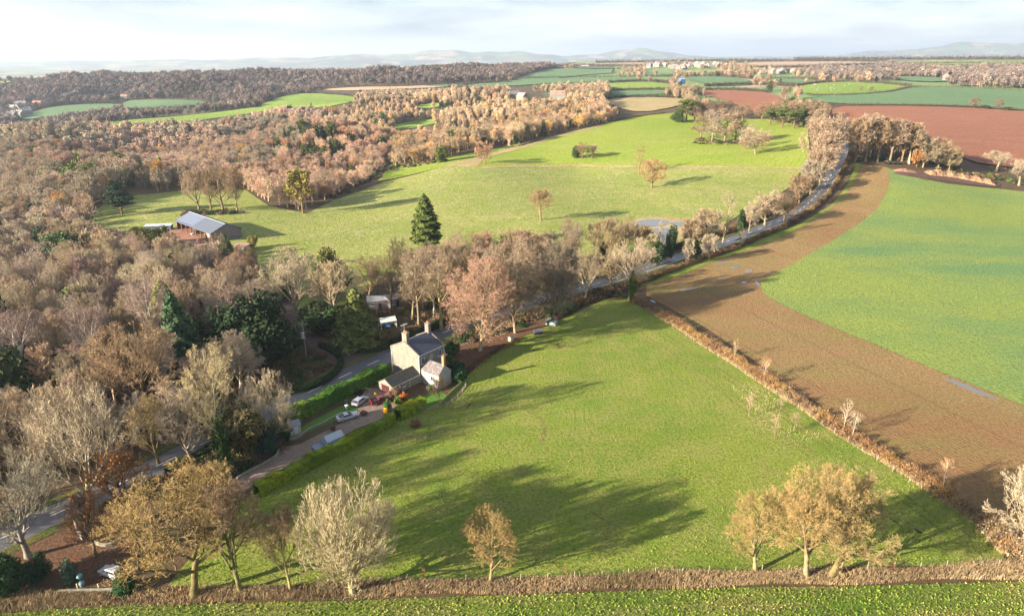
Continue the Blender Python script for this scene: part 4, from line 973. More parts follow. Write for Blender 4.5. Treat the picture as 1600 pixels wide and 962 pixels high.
WOODS = {
    'belt': ([(548, 480), (600, 452), (700, 422), (800, 412), (900, 404), (990, 396), (1000, 414), (930, 436), (860, 458), (800, 478), (710, 506), (650, 524), (610, 532), (640, 500), (590, 505)], 7.4),
    'bend': ([(1180, 350), (1225, 325), (1255, 300), (1268, 262), (1290, 215), (1312, 212), (1300, 250), (1282, 285), (1262, 312), (1225, 338)], 5.5),
    'copse': ([(1328, 250), (1335, 232), (1420, 238), (1490, 258), (1490, 268), (1430, 258)], 6.0),
    'near': ([(-330, 930), (-330, 400), (-100, 345), (0, 345), (140, 362), (170, 395), (270, 402), (330, 420), (380, 445), (425, 470), (440, 500), (430, 560), (395, 620), (300, 680), (200, 735), (60, 790), (-100, 870)], 7.6),
    'slope': ([(-300, 345), (-300, 215), (-60, 205), (30, 205), (90, 208), (140, 205), (230, 203), (330, 196), (420, 186), (500, 180), (560, 200), (600, 235), (604, 262), (570, 290), (520, 311), (480, 331), (420, 319), (388, 297), (285, 297), (190, 305), (152, 330), (140, 352), (0, 345), (-100, 345)], 7.6),
    'centre': ([(604, 262), (590, 236), (560, 205), (500, 184), (540, 173), (600, 166), (640, 160), (700, 162), (800, 162), (940, 158), (945, 166), (1000, 179), (940, 194), (870, 209), (800, 228), (715, 243), (690, 252)], 8.0),
    'crest': ([(-120, 172), (0, 165), (30, 180), (60, 170), (120, 163), (190, 161), (215, 156), (300, 156), (330, 160), (420, 163), (500, 139.5), (640, 133), (760, 129), (820, 121), (870, 106), (850, 103.5), (760, 106), (600, 109), (450, 112), (300, 114), (150, 121), (60, 126), (-120, 130)], 12.0),
    'strip': ([(-100, 205), (20, 200), (90, 184), (140, 178), (190, 172), (205, 175), (300, 170), (420, 165), (400, 168), (300, 180), (180, 189), (150, 197), (60, 204)], 9.0),
    'middle': ([(210, 199), (300, 186), (445, 172), (520, 171), (570, 158), (530, 145), (600, 142), (700, 139), (790, 137), (880, 132), (940, 131), (950, 145), (955, 157), (800, 160), (700, 160), (600, 164), (540, 172), (500, 180), (420, 186), (330, 196)], 9.6),
    'town': ([(1250, 108), (1400, 104), (1640, 101), (1800, 101), (1800, 140), (1640, 140), (1560, 138), (1440, 134), (1345, 127), (1262, 122)], 14.5),
    'knoll': ([(1075, 178), (1140, 160), (1180, 178), (1225, 184), (1258, 205), (1262, 195), (1290, 185), (1290, 172), (1240, 168), (1215, 150), (1140, 141), (1075, 142), (1030, 150), (1060, 156), (1075, 165)], 9.5),
    'scatter': ([(880, 152), (1080, 150), (1300, 163), (1560, 140), (1640, 112), (1400, 104), (1150, 100), (900, 104), (830, 120), (720, 140)], 34.0),
    'valley': ([(-120, 205), (-120, 172), (0, 164), (24, 186), (22, 200)], 13.0),
    'village': ([(960, 108), (1140, 104), (1250, 108), (1250, 118), (1180, 122), (1060, 119), (980, 114)], 17.0),
}
FIELDBLOCK = FAR_W
pts = []
for si, (wk, (pp, sp)) in enumerate(WOODS.items()):
    w = wood_points(world_poly(pp), sp, 100 + si)
    if wk == 'belt': w = w[np.hypot(w[:, 0] - G(606, 511).x, w[:, 1] - G(606, 511).y) > 9]
    if wk in ('slope', 'centre', 'crest', 'middle', 'town', 'knoll', 'village', 'strip', 'valley', 'scatter'):
        for fw in FIELDBLOCK:
            if len(w): w = w[~in_poly(w[:, 0], w[:, 1], fw)]
    pts += [(a, b_, wk) for a, b_ in w]
EXTRA_COPSE = [[(1260, 205), (1300, 175), (1320, 215), (1300, 240)], [(1490, 268), (1600, 285), (1700, 300), (1700, 285), (1600, 272), (1500, 262)], [(860, 155), (960, 140), (965, 155), (960, 160), (880, 160)]]
for q, pp in enumerate(EXTRA_COPSE):
    w = wood_points(world_poly(pp), 8.0, 300 + q); pts += [(a, b_, 'edge') for a, b_ in w]
CLEAR = [pp for _, pp in FAR_FIELDS] + [[(795, 138), (886, 138), (886, 158), (795, 158)], [(186, 149), (204, 149), (204, 159), (186, 159)], [(1008, 101), (1120, 102), (1120, 110), (1008, 110)], [(1180, 112), (1240, 112), (1240, 118), (1180, 118)]]
def view_px(x, y, z):
    d = y * CP + (CAM_H - z) * SP; return 800 + F_PX * x / d, 481 + F_PX * ((CAM_H - z) * CP - y * SP) / d
PA = np.array([(a, b_) for a, b_, _ in pts]); PZ = hgt(PA[:, 0], PA[:, 1]); vis_ok = np.ones(len(PA), bool)
for up in (10.0, 6.0):     # keep the far clearings and houses open to view: no tree stands right in front of them
    ux, uy = view_px(PA[:, 0], PA[:, 1], PZ + up)
    for pp in CLEAR: vis_ok &= ~in_poly(ux, uy, pp)
pts = [t for t, k in zip(pts, vis_ok) if k]
pts.sort(key=lambda t: math.hypot(t[0], t[1]))
from collections import Counter
print(Counter(t[2] for t in pts)); print("wood trees", len(pts), "heroes", len(TREES))
def wood_tint(x, y, wk, rng):
    r = rng.rand(); n = math.sin(x * .021 + 1.3) * math.sin(y * .017 + x * .006) + .35 * math.sin(x * .07) * math.sin(y * .06 + 2)
    if wk == 'slope':
        base = (.29, .210, .155) if n > -.15 else (.24, .195, .140)
        if x > -170 and y < 700: base = (.33, .230, .165) if r < .85 else (.34, .21, .13)
        if r > .985: base = (.36, .20, .07)
        elif r > .96: base = (.31, .17, .10)
    elif wk == 'near': base = (T_GREY, (.27, .205, .135), (.29, .215, .15), (.24, .185, .125), T_PLUM, (.33, .27, .19))[int(r * 5.99)]
    elif wk == 'centre': base = ((.30, .205, .13), (.27, .20, .125), (.24, .18, .12), (.33, .235, .15), (.38, .24, .10))[min(4, int(r * 4.3))]
    elif wk == 'crest': base = ((.135, .100, .090), (.120, .092, .085), (.155, .110, .090), (.105, .088, .080))[int(r * 3.99)]
    elif wk in ('strip', 'town', 'valley'): base = ((.150, .118, .105), (.135, .106, .096), (.180, .140, .112))[int(r * 2.99)]
    else: base = ((.27, .195, .13), (.23, .17, .115), (.29, .20, .135), (.20, .16, .10))[int(r * 3.99)]
    if wk in ('slope', 'centre', 'middle', 'near'): base = tuple(c * 1.22 for c in base)
    f = 1 + rng.uniform(-.22, .22) + .16 * math.sin(x * .045 + 2) * math.sin(y * .037); return tuple(c * f * (1 + rng.uniform(-.05, .05)) for c in base)
rngw = np.random.RandomState(77)
indiv = 0; mass = []
NBARE = 288 - sum(1 for o in bpy.data.objects if o.name.startswith("bare_tree"))
words_tint = {0: "greyish", 1: "tan"}
for (x, y, wk) in pts:
    if wk in ('centre', 'middle', 'slope') and math.sin(x * .031 + 2) * math.sin(y * .027 + x * .012) > .90: continue
    z = float(hgt(x, y)); tn = wood_tint(x, y, wk, rngw); r = rngw.rand()
    inview = abs(x) < .79 * (y * CP + CAM_H * SP) and y > 40
    greenp = {'near': .15, 'slope': .05, 'centre': .10, 'crest': .07, 'middle': .08, 'knoll': .22, 'village': .2, 'town': .08}.get(wk, .08)
    if wk in ('centre', 'slope', 'middle', 'crest') and math.sin(x * .033 + .5) * math.sin(y * .026) > .52: greenp = .5
    if r < greenp:
        mass.append((x, y, z, 1, tn, wk)); continue
    if indiv < NBARE and inview:
        d = math.hypot(x, y)
        key = ('tall', 'tall_b', 'small', 'oak_b', 'ash_b', 'birch', 'mid_b', 'tall')[rngw.randint(8)] if d < 260 else ('mid_a', 'mid_b', 'mid_c', 'tall_b')[rngw.randint(4)]
        P = PROTO[key]; h = rngw.uniform(11, 17); w = h * P[3] / P[2] * rngw.uniform(.85, 1.12)
        red = tn[0] / max(tn[1], 1e-3)
        word = "purplish" if tn[2] / tn[1] > .9 else ("reddish" if red > 1.55 else ("pale" if tn[0] > .28 else ("grey-brown" if tn[0] < .23 else "tan")))
        lb = "%s leafless tree in the wood %s" % (word, {'near': "across the road from the stone house", 'belt': "and belt along the far side of the road", 'bend': "strip inside the road's uphill bend", 'copse': "copse at the road's top end"}.get(wk, "on the slope beyond the farm barn"))
        lift = tuple(c * 1.2 for c in tn)
        put_tree("bare_tree", P, (x, y, z - .2), h, w, tn, (.55, .50, .45) if key == 'birch' else lift, lb, "tree", group=lb + "s")
        indiv += 1
    else: mass.append((x, y, z, 0, tn, wk))
# everything farther off: one mass of smaller crowns, each a copy of a few kinds of tree kept in the same object
def both(P, H_):
    t, c = P[0], P[1]; out = []
    for me in (t, c):
        v = np.empty(len(me.vertices) * 3, np.float32); me.vertices.foreach_get("co", v); f = np.empty(len(me.loops), np.int32); me.loops.foreach_get("vertex_index", f)
        out.append((v.reshape(-1, 3) * (H_ / P[2]), f.reshape(-1, 4)))
    return join(out)
def far_proto(seed, n, H_, W_, size):
    rng = np.random.RandomState(seed)
    L = [(0, 0, H_ * .55, W_ * .36, W_ * .36, H_ * .40)] + [(rng.uniform(-.25, .25) * W_, rng.uniform(-.25, .25) * W_, H_ * rng.uniform(.45, .80), W_ * rng.uniform(.16, .26), W_ * rng.uniform(.16, .26), H_ * rng.uniform(.14, .22)) for _ in range(7)]
    V, F = blob_crown(rng, L, n, size, jit=.75, hollow=.5)
    T, TF = simple_trunk(rng, H_ * .7, .22, 5)
    return join([(V, F), (T, TF)])
def lite(P, H_, step=1):
    V = P[4].reshape(-1, 4, 3)[::step].reshape(-1, 3) * (H_ / P[2]); return V, np.arange(len(V)).reshape(-1, 4)
KINDS = [both(PROTO['mid_a'], 14), both(PROTO['mid_b'], 14), both(PROTO['mid_c'], 14), both(PROTO['small'], 14)] + [far_proto(s, 1100, 14, 10, .42) for s in range(3)] + \
        [far_proto(s, 380, 14, 10, .72) for s in range(3, 5)] + [lite(EVER['far_spruce'], 14), lite(EVER['far_yew'], 14), lite(EVER['pine'], 14, 3)]
KV, KP, KF, cnt = [], [], [], 0
for k, (V, F) in enumerate(KINDS):
    KV.append(V); KP.append(np.full(len(V), k)); KF.append(F + cnt); cnt += len(V)
IP, IS, IR, IT, IK = [], [], [], [], []
for (x, y, z, g, tn, wk) in mass:
    d = math.hypot(x, y); h = rngw.uniform(9.5, 14.5) * (1.0 + .28 * math.sin(x * .023 + y * .009) * math.sin(y * .019 - x * .01 + 1))
    if wk in ('crest', 'town'): h *= 1.1
    if g:
        k = 9 + (rngw.randint(3) if wk not in ('crest', 'town') else 0); f = h / 14 * rngw.uniform(.6, 1.15); fw = f * rngw.uniform(.6, .95)
        tn = [(.050, .068, .026), (.032, .055, .024), (.075, .092, .028), (.055, .055, .02)][rngw.randint(4)]
        if wk == 'slope' and y < 480 and x < -90: tn = (.11, .13, .03)
    else:
        k = rngw.randint(0, 4) if d < 330 else (rngw.choice([0, 1, 2, 1]) if d < 700 else (rngw.choice([4, 5, 6]) if d < 1000 else rngw.choice([7, 8])))
        f = h / 14; fw = f * rngw.uniform(.72, 1.15) * (1.0 if wk not in ('crest', 'town') else 1.3)
    IP.append((x, y, z - .3)); IS.append((fw, fw, f)); IR.append((0, 0, rngw.uniform(0, 6.28))); IT.append([c * 1.12 for c in tn] if not g else tn); IK.append(k)
ni = len(IP); print("mass trees", ni, "individual wood trees", indiv)
V = np.concatenate(KV + [np.array(IP)]); wme = fast_mesh("woodland", V, np.concatenate(KF))
def vattr(nm, typ, field, arr):
    a = wme.attributes.new(nm, typ, 'POINT'); a.data.foreach_set(field, np.ascontiguousarray(arr).ravel())
vattr("pid", 'INT', "value", np.concatenate(KP + [np.full(ni, -1)]).astype(np.int32))
vattr("kind_index", 'INT', "value", np.concatenate([np.zeros(cnt), np.array(IK)]).astype(np.int32))
zz = np.zeros((cnt, 3), np.float32)
vattr("spin", 'FLOAT_VECTOR', "vector", np.concatenate([zz, np.array(IR, np.float32)]).astype(np.float32))
vattr("size", 'FLOAT_VECTOR', "vector", np.concatenate([zz, np.array(IS, np.float32)]).astype(np.float32))
vattr("tint", 'FLOAT_VECTOR', "vector", np.concatenate([zz, np.array(IT, np.float32)]).astype(np.float32))
wood = link("woodland", wme, M_WOOD, kind="stuff", label="leafless woodland covering the far slopes and the ridge")
ng = bpy.data.node_groups.new("woodland_copies", 'GeometryNodeTree')
ng.interface.new_socket("Geometry", in_out='INPUT', socket_type='NodeSocketGeometry'); ng.interface.new_socket("Geometry", in_out='OUTPUT', socket_type='NodeSocketGeometry')
gi = ng.nodes.new('NodeGroupInput'); go = ng.nodes.new('NodeGroupOutput'); gl = ng.links
def named(nm, typ):
    n = ng.nodes.new('GeometryNodeInputNamedAttribute'); n.data_type = typ; n.inputs['Name'].default_value = nm; return n.outputs['Attribute']
def sep(k):
    c = ng.nodes.new('FunctionNodeCompare'); c.data_type = 'INT'; c.operation = 'EQUAL'
    ia = [i for i in c.inputs if i.type == 'INT']; gl.new(named("pid", 'INT'), ia[0]); ia[1].default_value = k
    s_ = ng.nodes.new('GeometryNodeSeparateGeometry'); gl.new(gi.outputs[0], s_.inputs['Geometry']); gl.new(c.outputs['Result'], s_.inputs['Selection']); return s_.outputs['Selection']
g2i = ng.nodes.new('GeometryNodeGeometryToInstance')
for k in reversed(range(len(KINDS))): gl.new(sep(k), g2i.inputs[0])
iop = ng.nodes.new('GeometryNodeInstanceOnPoints'); gl.new(sep(-1), iop.inputs['Points']); gl.new(g2i.outputs[0], iop.inputs['Instance'])
iop.inputs['Pick Instance'].default_value = True; gl.new(named("kind_index", 'INT'), iop.inputs['Instance Index'])
e2r = ng.nodes.new('FunctionNodeEulerToRotation'); gl.new(named("spin", 'FLOAT_VECTOR'), e2r.inputs[0]); gl.new(e2r.outputs[0], iop.inputs['Rotation'])
gl.new(named("size", 'FLOAT_VECTOR'), iop.inputs['Scale']); gl.new(iop.outputs[0], go.inputs[0])
md = wood.modifiers.new("copies", 'NODES'); md.node_group = ng
# ---------------------------------------------------------------- building materials
def masonry(name, c0, c1, mortar, sx=2.2, stain=None, rough=.9):
    m, nt, b = nmat(name)
    tc = nt.nodes.new("ShaderNodeTexCoord").outputs['Object']
    mp = nt.nodes.new("ShaderNodeSeparateXYZ"); nt.links.new(tc, mp.inputs[0])
    cb = nt.nodes.new("ShaderNodeCombineXYZ"); nt.links.new(mth(nt, 'ADD', mp.outputs['X'], mp.outputs['Y']), cb.inputs['X']); nt.links.new(mp.outputs['Z'], cb.inputs['Y'])
    bt = nt.nodes.new("ShaderNodeTexBrick"); bt.inputs['Scale'].default_value = sx; nt.links.new(cb.outputs[0], bt.inputs['Vector'])
    bt.inputs['Color1'].default_value = (*c0, 1); bt.inputs['Color2'].default_value = (*c1, 1); bt.inputs['Mortar'].default_value = (*mortar, 1); bt.inputs['Mortar Size'].default_value = .03
    c = bt.outputs['Color']
    c = mixc(nt, ramp(nt, noise(nt, .9, 6, .7, tc), [(.38, 0.0), (.62, .75)]), c, stain or tuple(x * .62 for x in c0))
    c = mixc(nt, ramp(nt, noise(nt, 2.7, 6, .7, tc), [(.50, 0.0), (.70, .5)]), c, tuple(min(1, x * 1.35) for x in c0))
    nt.links.new(c, b.inputs['Base Color']); b.inputs['Roughness'].default_value = rough
    bump(nt, b, noise(nt, 5, 4, .6, tc), .4, .03)
    return m
def slate(name, c0, c1, sx=1.6, moss=None, rough=.55):
    m, nt, b = nmat(name)
    tc = nt.nodes.new("ShaderNodeTexCoord").outputs['Object']
    bt = nt.nodes.new("ShaderNodeTexBrick"); bt.inputs['Scale'].default_value = sx; nt.links.new(tc, bt.inputs['Vector'])
    bt.inputs['Color1'].default_value = (*c0, 1); bt.inputs['Color2'].default_value = (*c1, 1); bt.inputs['Mortar'].default_value = (*[x * .45 for x in c0], 1); bt.inputs['Mortar Size'].default_value = .035
    c = bt.outputs['Color']
    if moss: c = mixc(nt, ramp(nt, noise(nt, 2.2, 6, .75, tc), [(.50, 0.0), (.60, .9)]), c, moss)
    nt.links.new(c, b.inputs['Base Color']); b.inputs['Roughness'].default_value = rough
    return m
M_STONE = masonry("cream_stone", (.235, .215, .18), (.175, .16, .135), (.20, .19, .16), stain=(.12, .11, .09))
M_RENDER = masonry("whitewashed_stone", (.29, .285, .27), (.24, .235, .225), (.36, .35, .33), stain=(.20, .20, .19))
M_SLATE = slate("blue_slate", (.045, .050, .075), (.070, .077, .108))
M_SLATE_D = slate("dark_mossy_slate", (.045, .042, .045), (.065, .060, .060), moss=(.075, .08, .035))
M_SLATE_L = slate("lichened_slate", (.11, .095, .10), (.15, .125, .13), moss=(.24, .21, .19))
M_WHITE = simple("white_paint", (.52, .52, .51), .5, var=.04)
M_GLASS = simple("window_glass", (.03, .035, .045), .08, var=.2); M_GLASS.node_tree.nodes["Principled BSDF"].inputs['Specular IOR Level'].default_value = .6
M_MAROON = simple("maroon_paint", (.055, .014, .014), .5, var=.1)
M_CLAY = simple("terracotta", (.36, .17, .085), .85, var=.15)
M_TIN = simple("grey_metal_sheet", (.080, .095, .130), .7, var=.08, scale=.5)
M_PV = simple("solar_glass", (.12, .145, .21), .5, var=.05)
M_BOARD = simple("weathered_boards", (.17, .145, .14), .9, var=.35, scale=2.0)
M_RUSTWOOD = simple("red_stained_posts", (.22, .09, .06), .85, var=.2)
M_PALEWOOD = simple("pale_wood", (.48, .38, .26), .9, var=.25)
M_POSTW = simple("fence_post_wood", (.26, .22, .17), .9, var=.25)
M_WIRE = simple("dark_wire", (.05, .05, .05), .6)
M_DARK = simple("black_rubber", (.02, .02, .022), .8)
M_SHEET = simple("white_canvas", (.44, .49, .48), .7, var=.1)
M_BLUE = simple("blue_cover", (.06, .14, .33), .6)
M_GREYROOF = simple("felt_roof", (.16, .17, .20), .85, var=.2)
M_CREAM = simple("cream_boards", (.38, .36, .29), .7, var=.1)
M_ALU = simple("aluminium_frame", (.36, .39, .41), .4, var=.05)
M_PANE = simple("greenhouse_glass", (.30, .36, .40), .15, var=.1)
M_GREENPL = simple("green_plastic", (.04, .12, .08), .5); M_GREYPL = simple("grey_plastic", (.22, .25, .26), .5)
M_WALLST = masonry("dry_stone", (.28, .25, .21), (.22, .20, .17), (.12, .11, .10), sx=2.5, stain=(.12, .13, .08))
M_CHROME = simple("bright_metal", (.6, .6, .62), .3, .8); M_LAMP = simple("lamp_glass", (.6, .6, .58), .2); M_TAIL = simple("red_lens", (.35, .02, .02), .3)

def gable(parent, x0, x1, y0, y1, eave, ridge, along, wall_m, roof_m, wall="wall", roof="roof", over=.25, coping=None, ends=(1, 1)):
    """Gabled block: walls with pitched ends and two roof slabs. along = axis of the ridge."""
    mb = MB()
    if along == 'x':
        ym = (y0 + y1) / 2; poly = [(y0, 0), (y1, 0), (y1, eave), (ym, ridge), (y0, eave)]; mb.prism(poly, x0, x1, 'x')
    else:
        xm = (x0 + x1) / 2; poly = [(x0, 0), (x1, 0), (x1, eave), (xm, ridge), (x0, eave)]; mb.prism(poly, y0, y1, 'y')
    w = mb.build(wall, wall_m, parent)
    rb = MB(); th = .14
    a0, a1 = (y0, y1) if along == 'x' else (x0, x1); b0, b1 = (x0, x1) if along == 'x' else (y0, y1)
    am = (a0 + a1) / 2; sl = (ridge - eave) / (am - a0); drop = over * sl
    for s in (-1, 1):
        e = a0 - over if s < 0 else a1 + over
        poly = [(e, eave - drop + .02), (am, ridge + .02), (am, ridge + th), (e, eave - drop + th)]
        rb.prism(poly, b0 - over * .5 * ends[0], b1 + over * .5 * ends[1], 'x' if along == 'x' else 'y')
    r = rb.build(roof, roof_m, parent)
    if coping:
        for e in (b0, b1):
            cb = MB()
            for s in (-1, 1):
                a = a0 - .1 if s < 0 else a1 + .1
                poly = [(a, eave + .02), (am, ridge + .12), (am, ridge + .30), (a, eave + .22)]
                cb.prism(poly, e - .16, e + .16, 'x' if along == 'x' else 'y')
            cb.build("coping", coping, r)
    return w, r
def window(parent, c, w, h, face, name="window", frame=M_WHITE, pane=M_GLASS, bars=1):
    """face: 'x-','x+','y-','y+' the outward side of the wall the window sits in."""
    ax, sg = face[0], -1 if face[1] == '-' else 1
    f = MB(); p = MB(); t = .07; d = .05
    def bx(mb, u, v, du, dv, off, th):
        if ax == 'x': mb.box((c[0] + sg * off, c[1] + u, c[2] + v), (th, du, dv))
        else: mb.box((c[0] + u, c[1] + sg * off, c[2] + v), (du, th, dv))
    for u in (-w / 2, w / 2): bx(f, u, 0, t, h + t, d, .10)
    for v in (-h / 2, h / 2): bx(f, 0, v, w - t, t, d, .10)
    for q in range(bars): bx(f, -w / 2 + w * (q + 1) / (bars + 1), 0, t * .7, h - t, d, .06)
    bx(f, 0, -h / 2 - .08, w + .25, .09, .09, .18)
    bx(p, 0, 0, w - t, h - t, .02, .03)
    o = f.build(name, frame, parent); p.build("pane", pane, o); return o
def chimney(parent, c, d, z0, z1, mat, pots=2, potm=M_CLAY, along='y'):
    mb = MB(); mb.box((c[0], c[1], (z0 + z1) / 2), (d[0], d[1], z1 - z0)); mb.box((c[0], c[1], z1 + .06), (d[0] + .16, d[1] + .16, .12))
    o = mb.build("chimney", mat, parent)
    for k in range(pots):
        q = (k - (pots - 1) / 2) * .42; pb = MB()
        p = (c[0] + (q if along == 'x' else 0), c[1] + (q if along == 'y' else 0))
        pb.tube((p[0], p[1], z1 + .12), (p[0], p[1], z1 + .62), .15, .12, 10); pb.build("chimney_pot", potm, o)
    return o
def bar_part(name, parent, p0, p1, r, mat, n=6):
    mb = MB(); mb.tube(p0, p1, r, r, n); return mb.build(name, mat, parent)

# ---------------------------------------------------------------- the stone house by the road
hx, hy = flat(656.3, 597.6)
house = empty("stone_house", (hx, hy, 0), R(52), label="two-storey cream stone house with blue slate roof, low garage wing and rear wing", category="house")
gable(house, 0, 8.3, 0, 9.2, 6.9, 9.15, 'x', M_STONE, M_SLATE, coping=M_STONE, over=.2, ends=(-1.6, -1.6))
gable(house, -8.7, -.02, .02, 4.4, 2.35, 3.65, 'x', M_STONE, M_SLATE_D, "garage_wall", "garage_roof", over=.25, ends=(1, 0))
gable(house, .3, 4.4, -6.0, -.02, 3.45, 5.25, 'y', M_RENDER, M_SLATE_L, "rear_wing_wall", "rear_wing_roof", over=.15, ends=(0, 0))
rb = [o for o in house.children if o.name.startswith("roof")][0]
chimney(rb, (.5, 4.6), (.95, 1.5), 8.2, 11.3, M_STONE, 3); chimney(rb, (7.85, 4.6), (.85, 1.2), 8.2, 11.4, M_STONE, 2)
wr = [o for o in house.children if o.name.startswith("rear_wing_roof")][0]
chimney(wr, (2.35, -5.65), (.6, .62), 4.4, 7.4, M_CLAY, 1)
bar_part("chimney_pot", rb, (4.3, 9.0, 6.9), (4.3, 9.0, 7.6), .13, M_WHITE)
for c, w, h, f in [((1.3, 0, 5.2), 1.0, 1.5, 'y-'), ((6.9, 0, 5.3), 1.05, 1.5, 'y-'), ((.3, -3.9, 2.1), 1.15, 1.1, 'x-'), ((-5.0, .02, 1.5), .7, .9, 'y-'), ((1.6, 9.2, 5.2), 1.1, 1.4, 'y+'), ((4.2, 9.2, 5.2), 1.1, 1.4, 'y+'), ((6.8, 9.2, 5.2), 1.1, 1.4, 'y+'), ((1.6, 9.2, 1.7), 1.1, 1.4, 'y+'), ((6.8, 9.2, 1.7), 1.1, 1.4, 'y+'), ((8.3, 3, 5.0), 1.0, 1.3, 'x+')]:
    window(house, c, w, h, f)
mb = MB(); mb.box((4.1, -.03, 5.3), (1.05, .06, 1.4)); mb.build("blocked_window", M_RENDER, house)
gb = MB()
for q in (-.62, .62): gb.box((-8.74, 2.2 + q, 1.05), (.08, 1.2, 2.1))
gd = gb.build("garage_door", M_MAROON, house); hb = MB(); hb.box((-8.81, 2.1, 1.0), (.05, .06, .2)); hb.build("handle", M_CHROME, gd)
mb = MB(); mb.box((4.2, 9.24, 1.05), (1.0, .08, 2.1)); fd = mb.build("front_door", M_MAROON, house)
for p in ((-.06, -.08), (-.08, 9.25), (8.36, -.08)):
    bar_part("drainpipe", house, (p[0], p[1], .1), (p[0], p[1], 6.85), .085, M_WHITE)
bar_part("drainpipe", house, (-3.3, -.10, .1), (-3.3, -.10, 2.3), .06, M_WHITE); bar_part("drainpipe", house, (.22, -1.3, .1), (.22, -1.3, 3.3), .05, M_WHITE)
for a, b_ in (((-.1, -.24, 6.82), (8.4, -.24, 6.82)), ((-.1, 9.44, 6.82), (8.4, 9.44, 6.82)), ((-8.8, -.26, 2.2), (-.1, -.26, 2.2))):
    bar_part("gutter", house, a, b_, .08, M_WHITE)
ae = MB(); ae.tube((.5, 4.9, 11.3), (.5, 4.9, 13.6), .035); ae.tube((-.5, 4.9, 13.3), (1.6, 4.9, 13.3), .03)
for q in range(6): ae.tube((-.4 + q * .36, 4.5, 13.3), (-.4 + q * .36, 5.3, 13.3), .02, n=4)
ae.build("roof_aerial", M_ALU, rb)

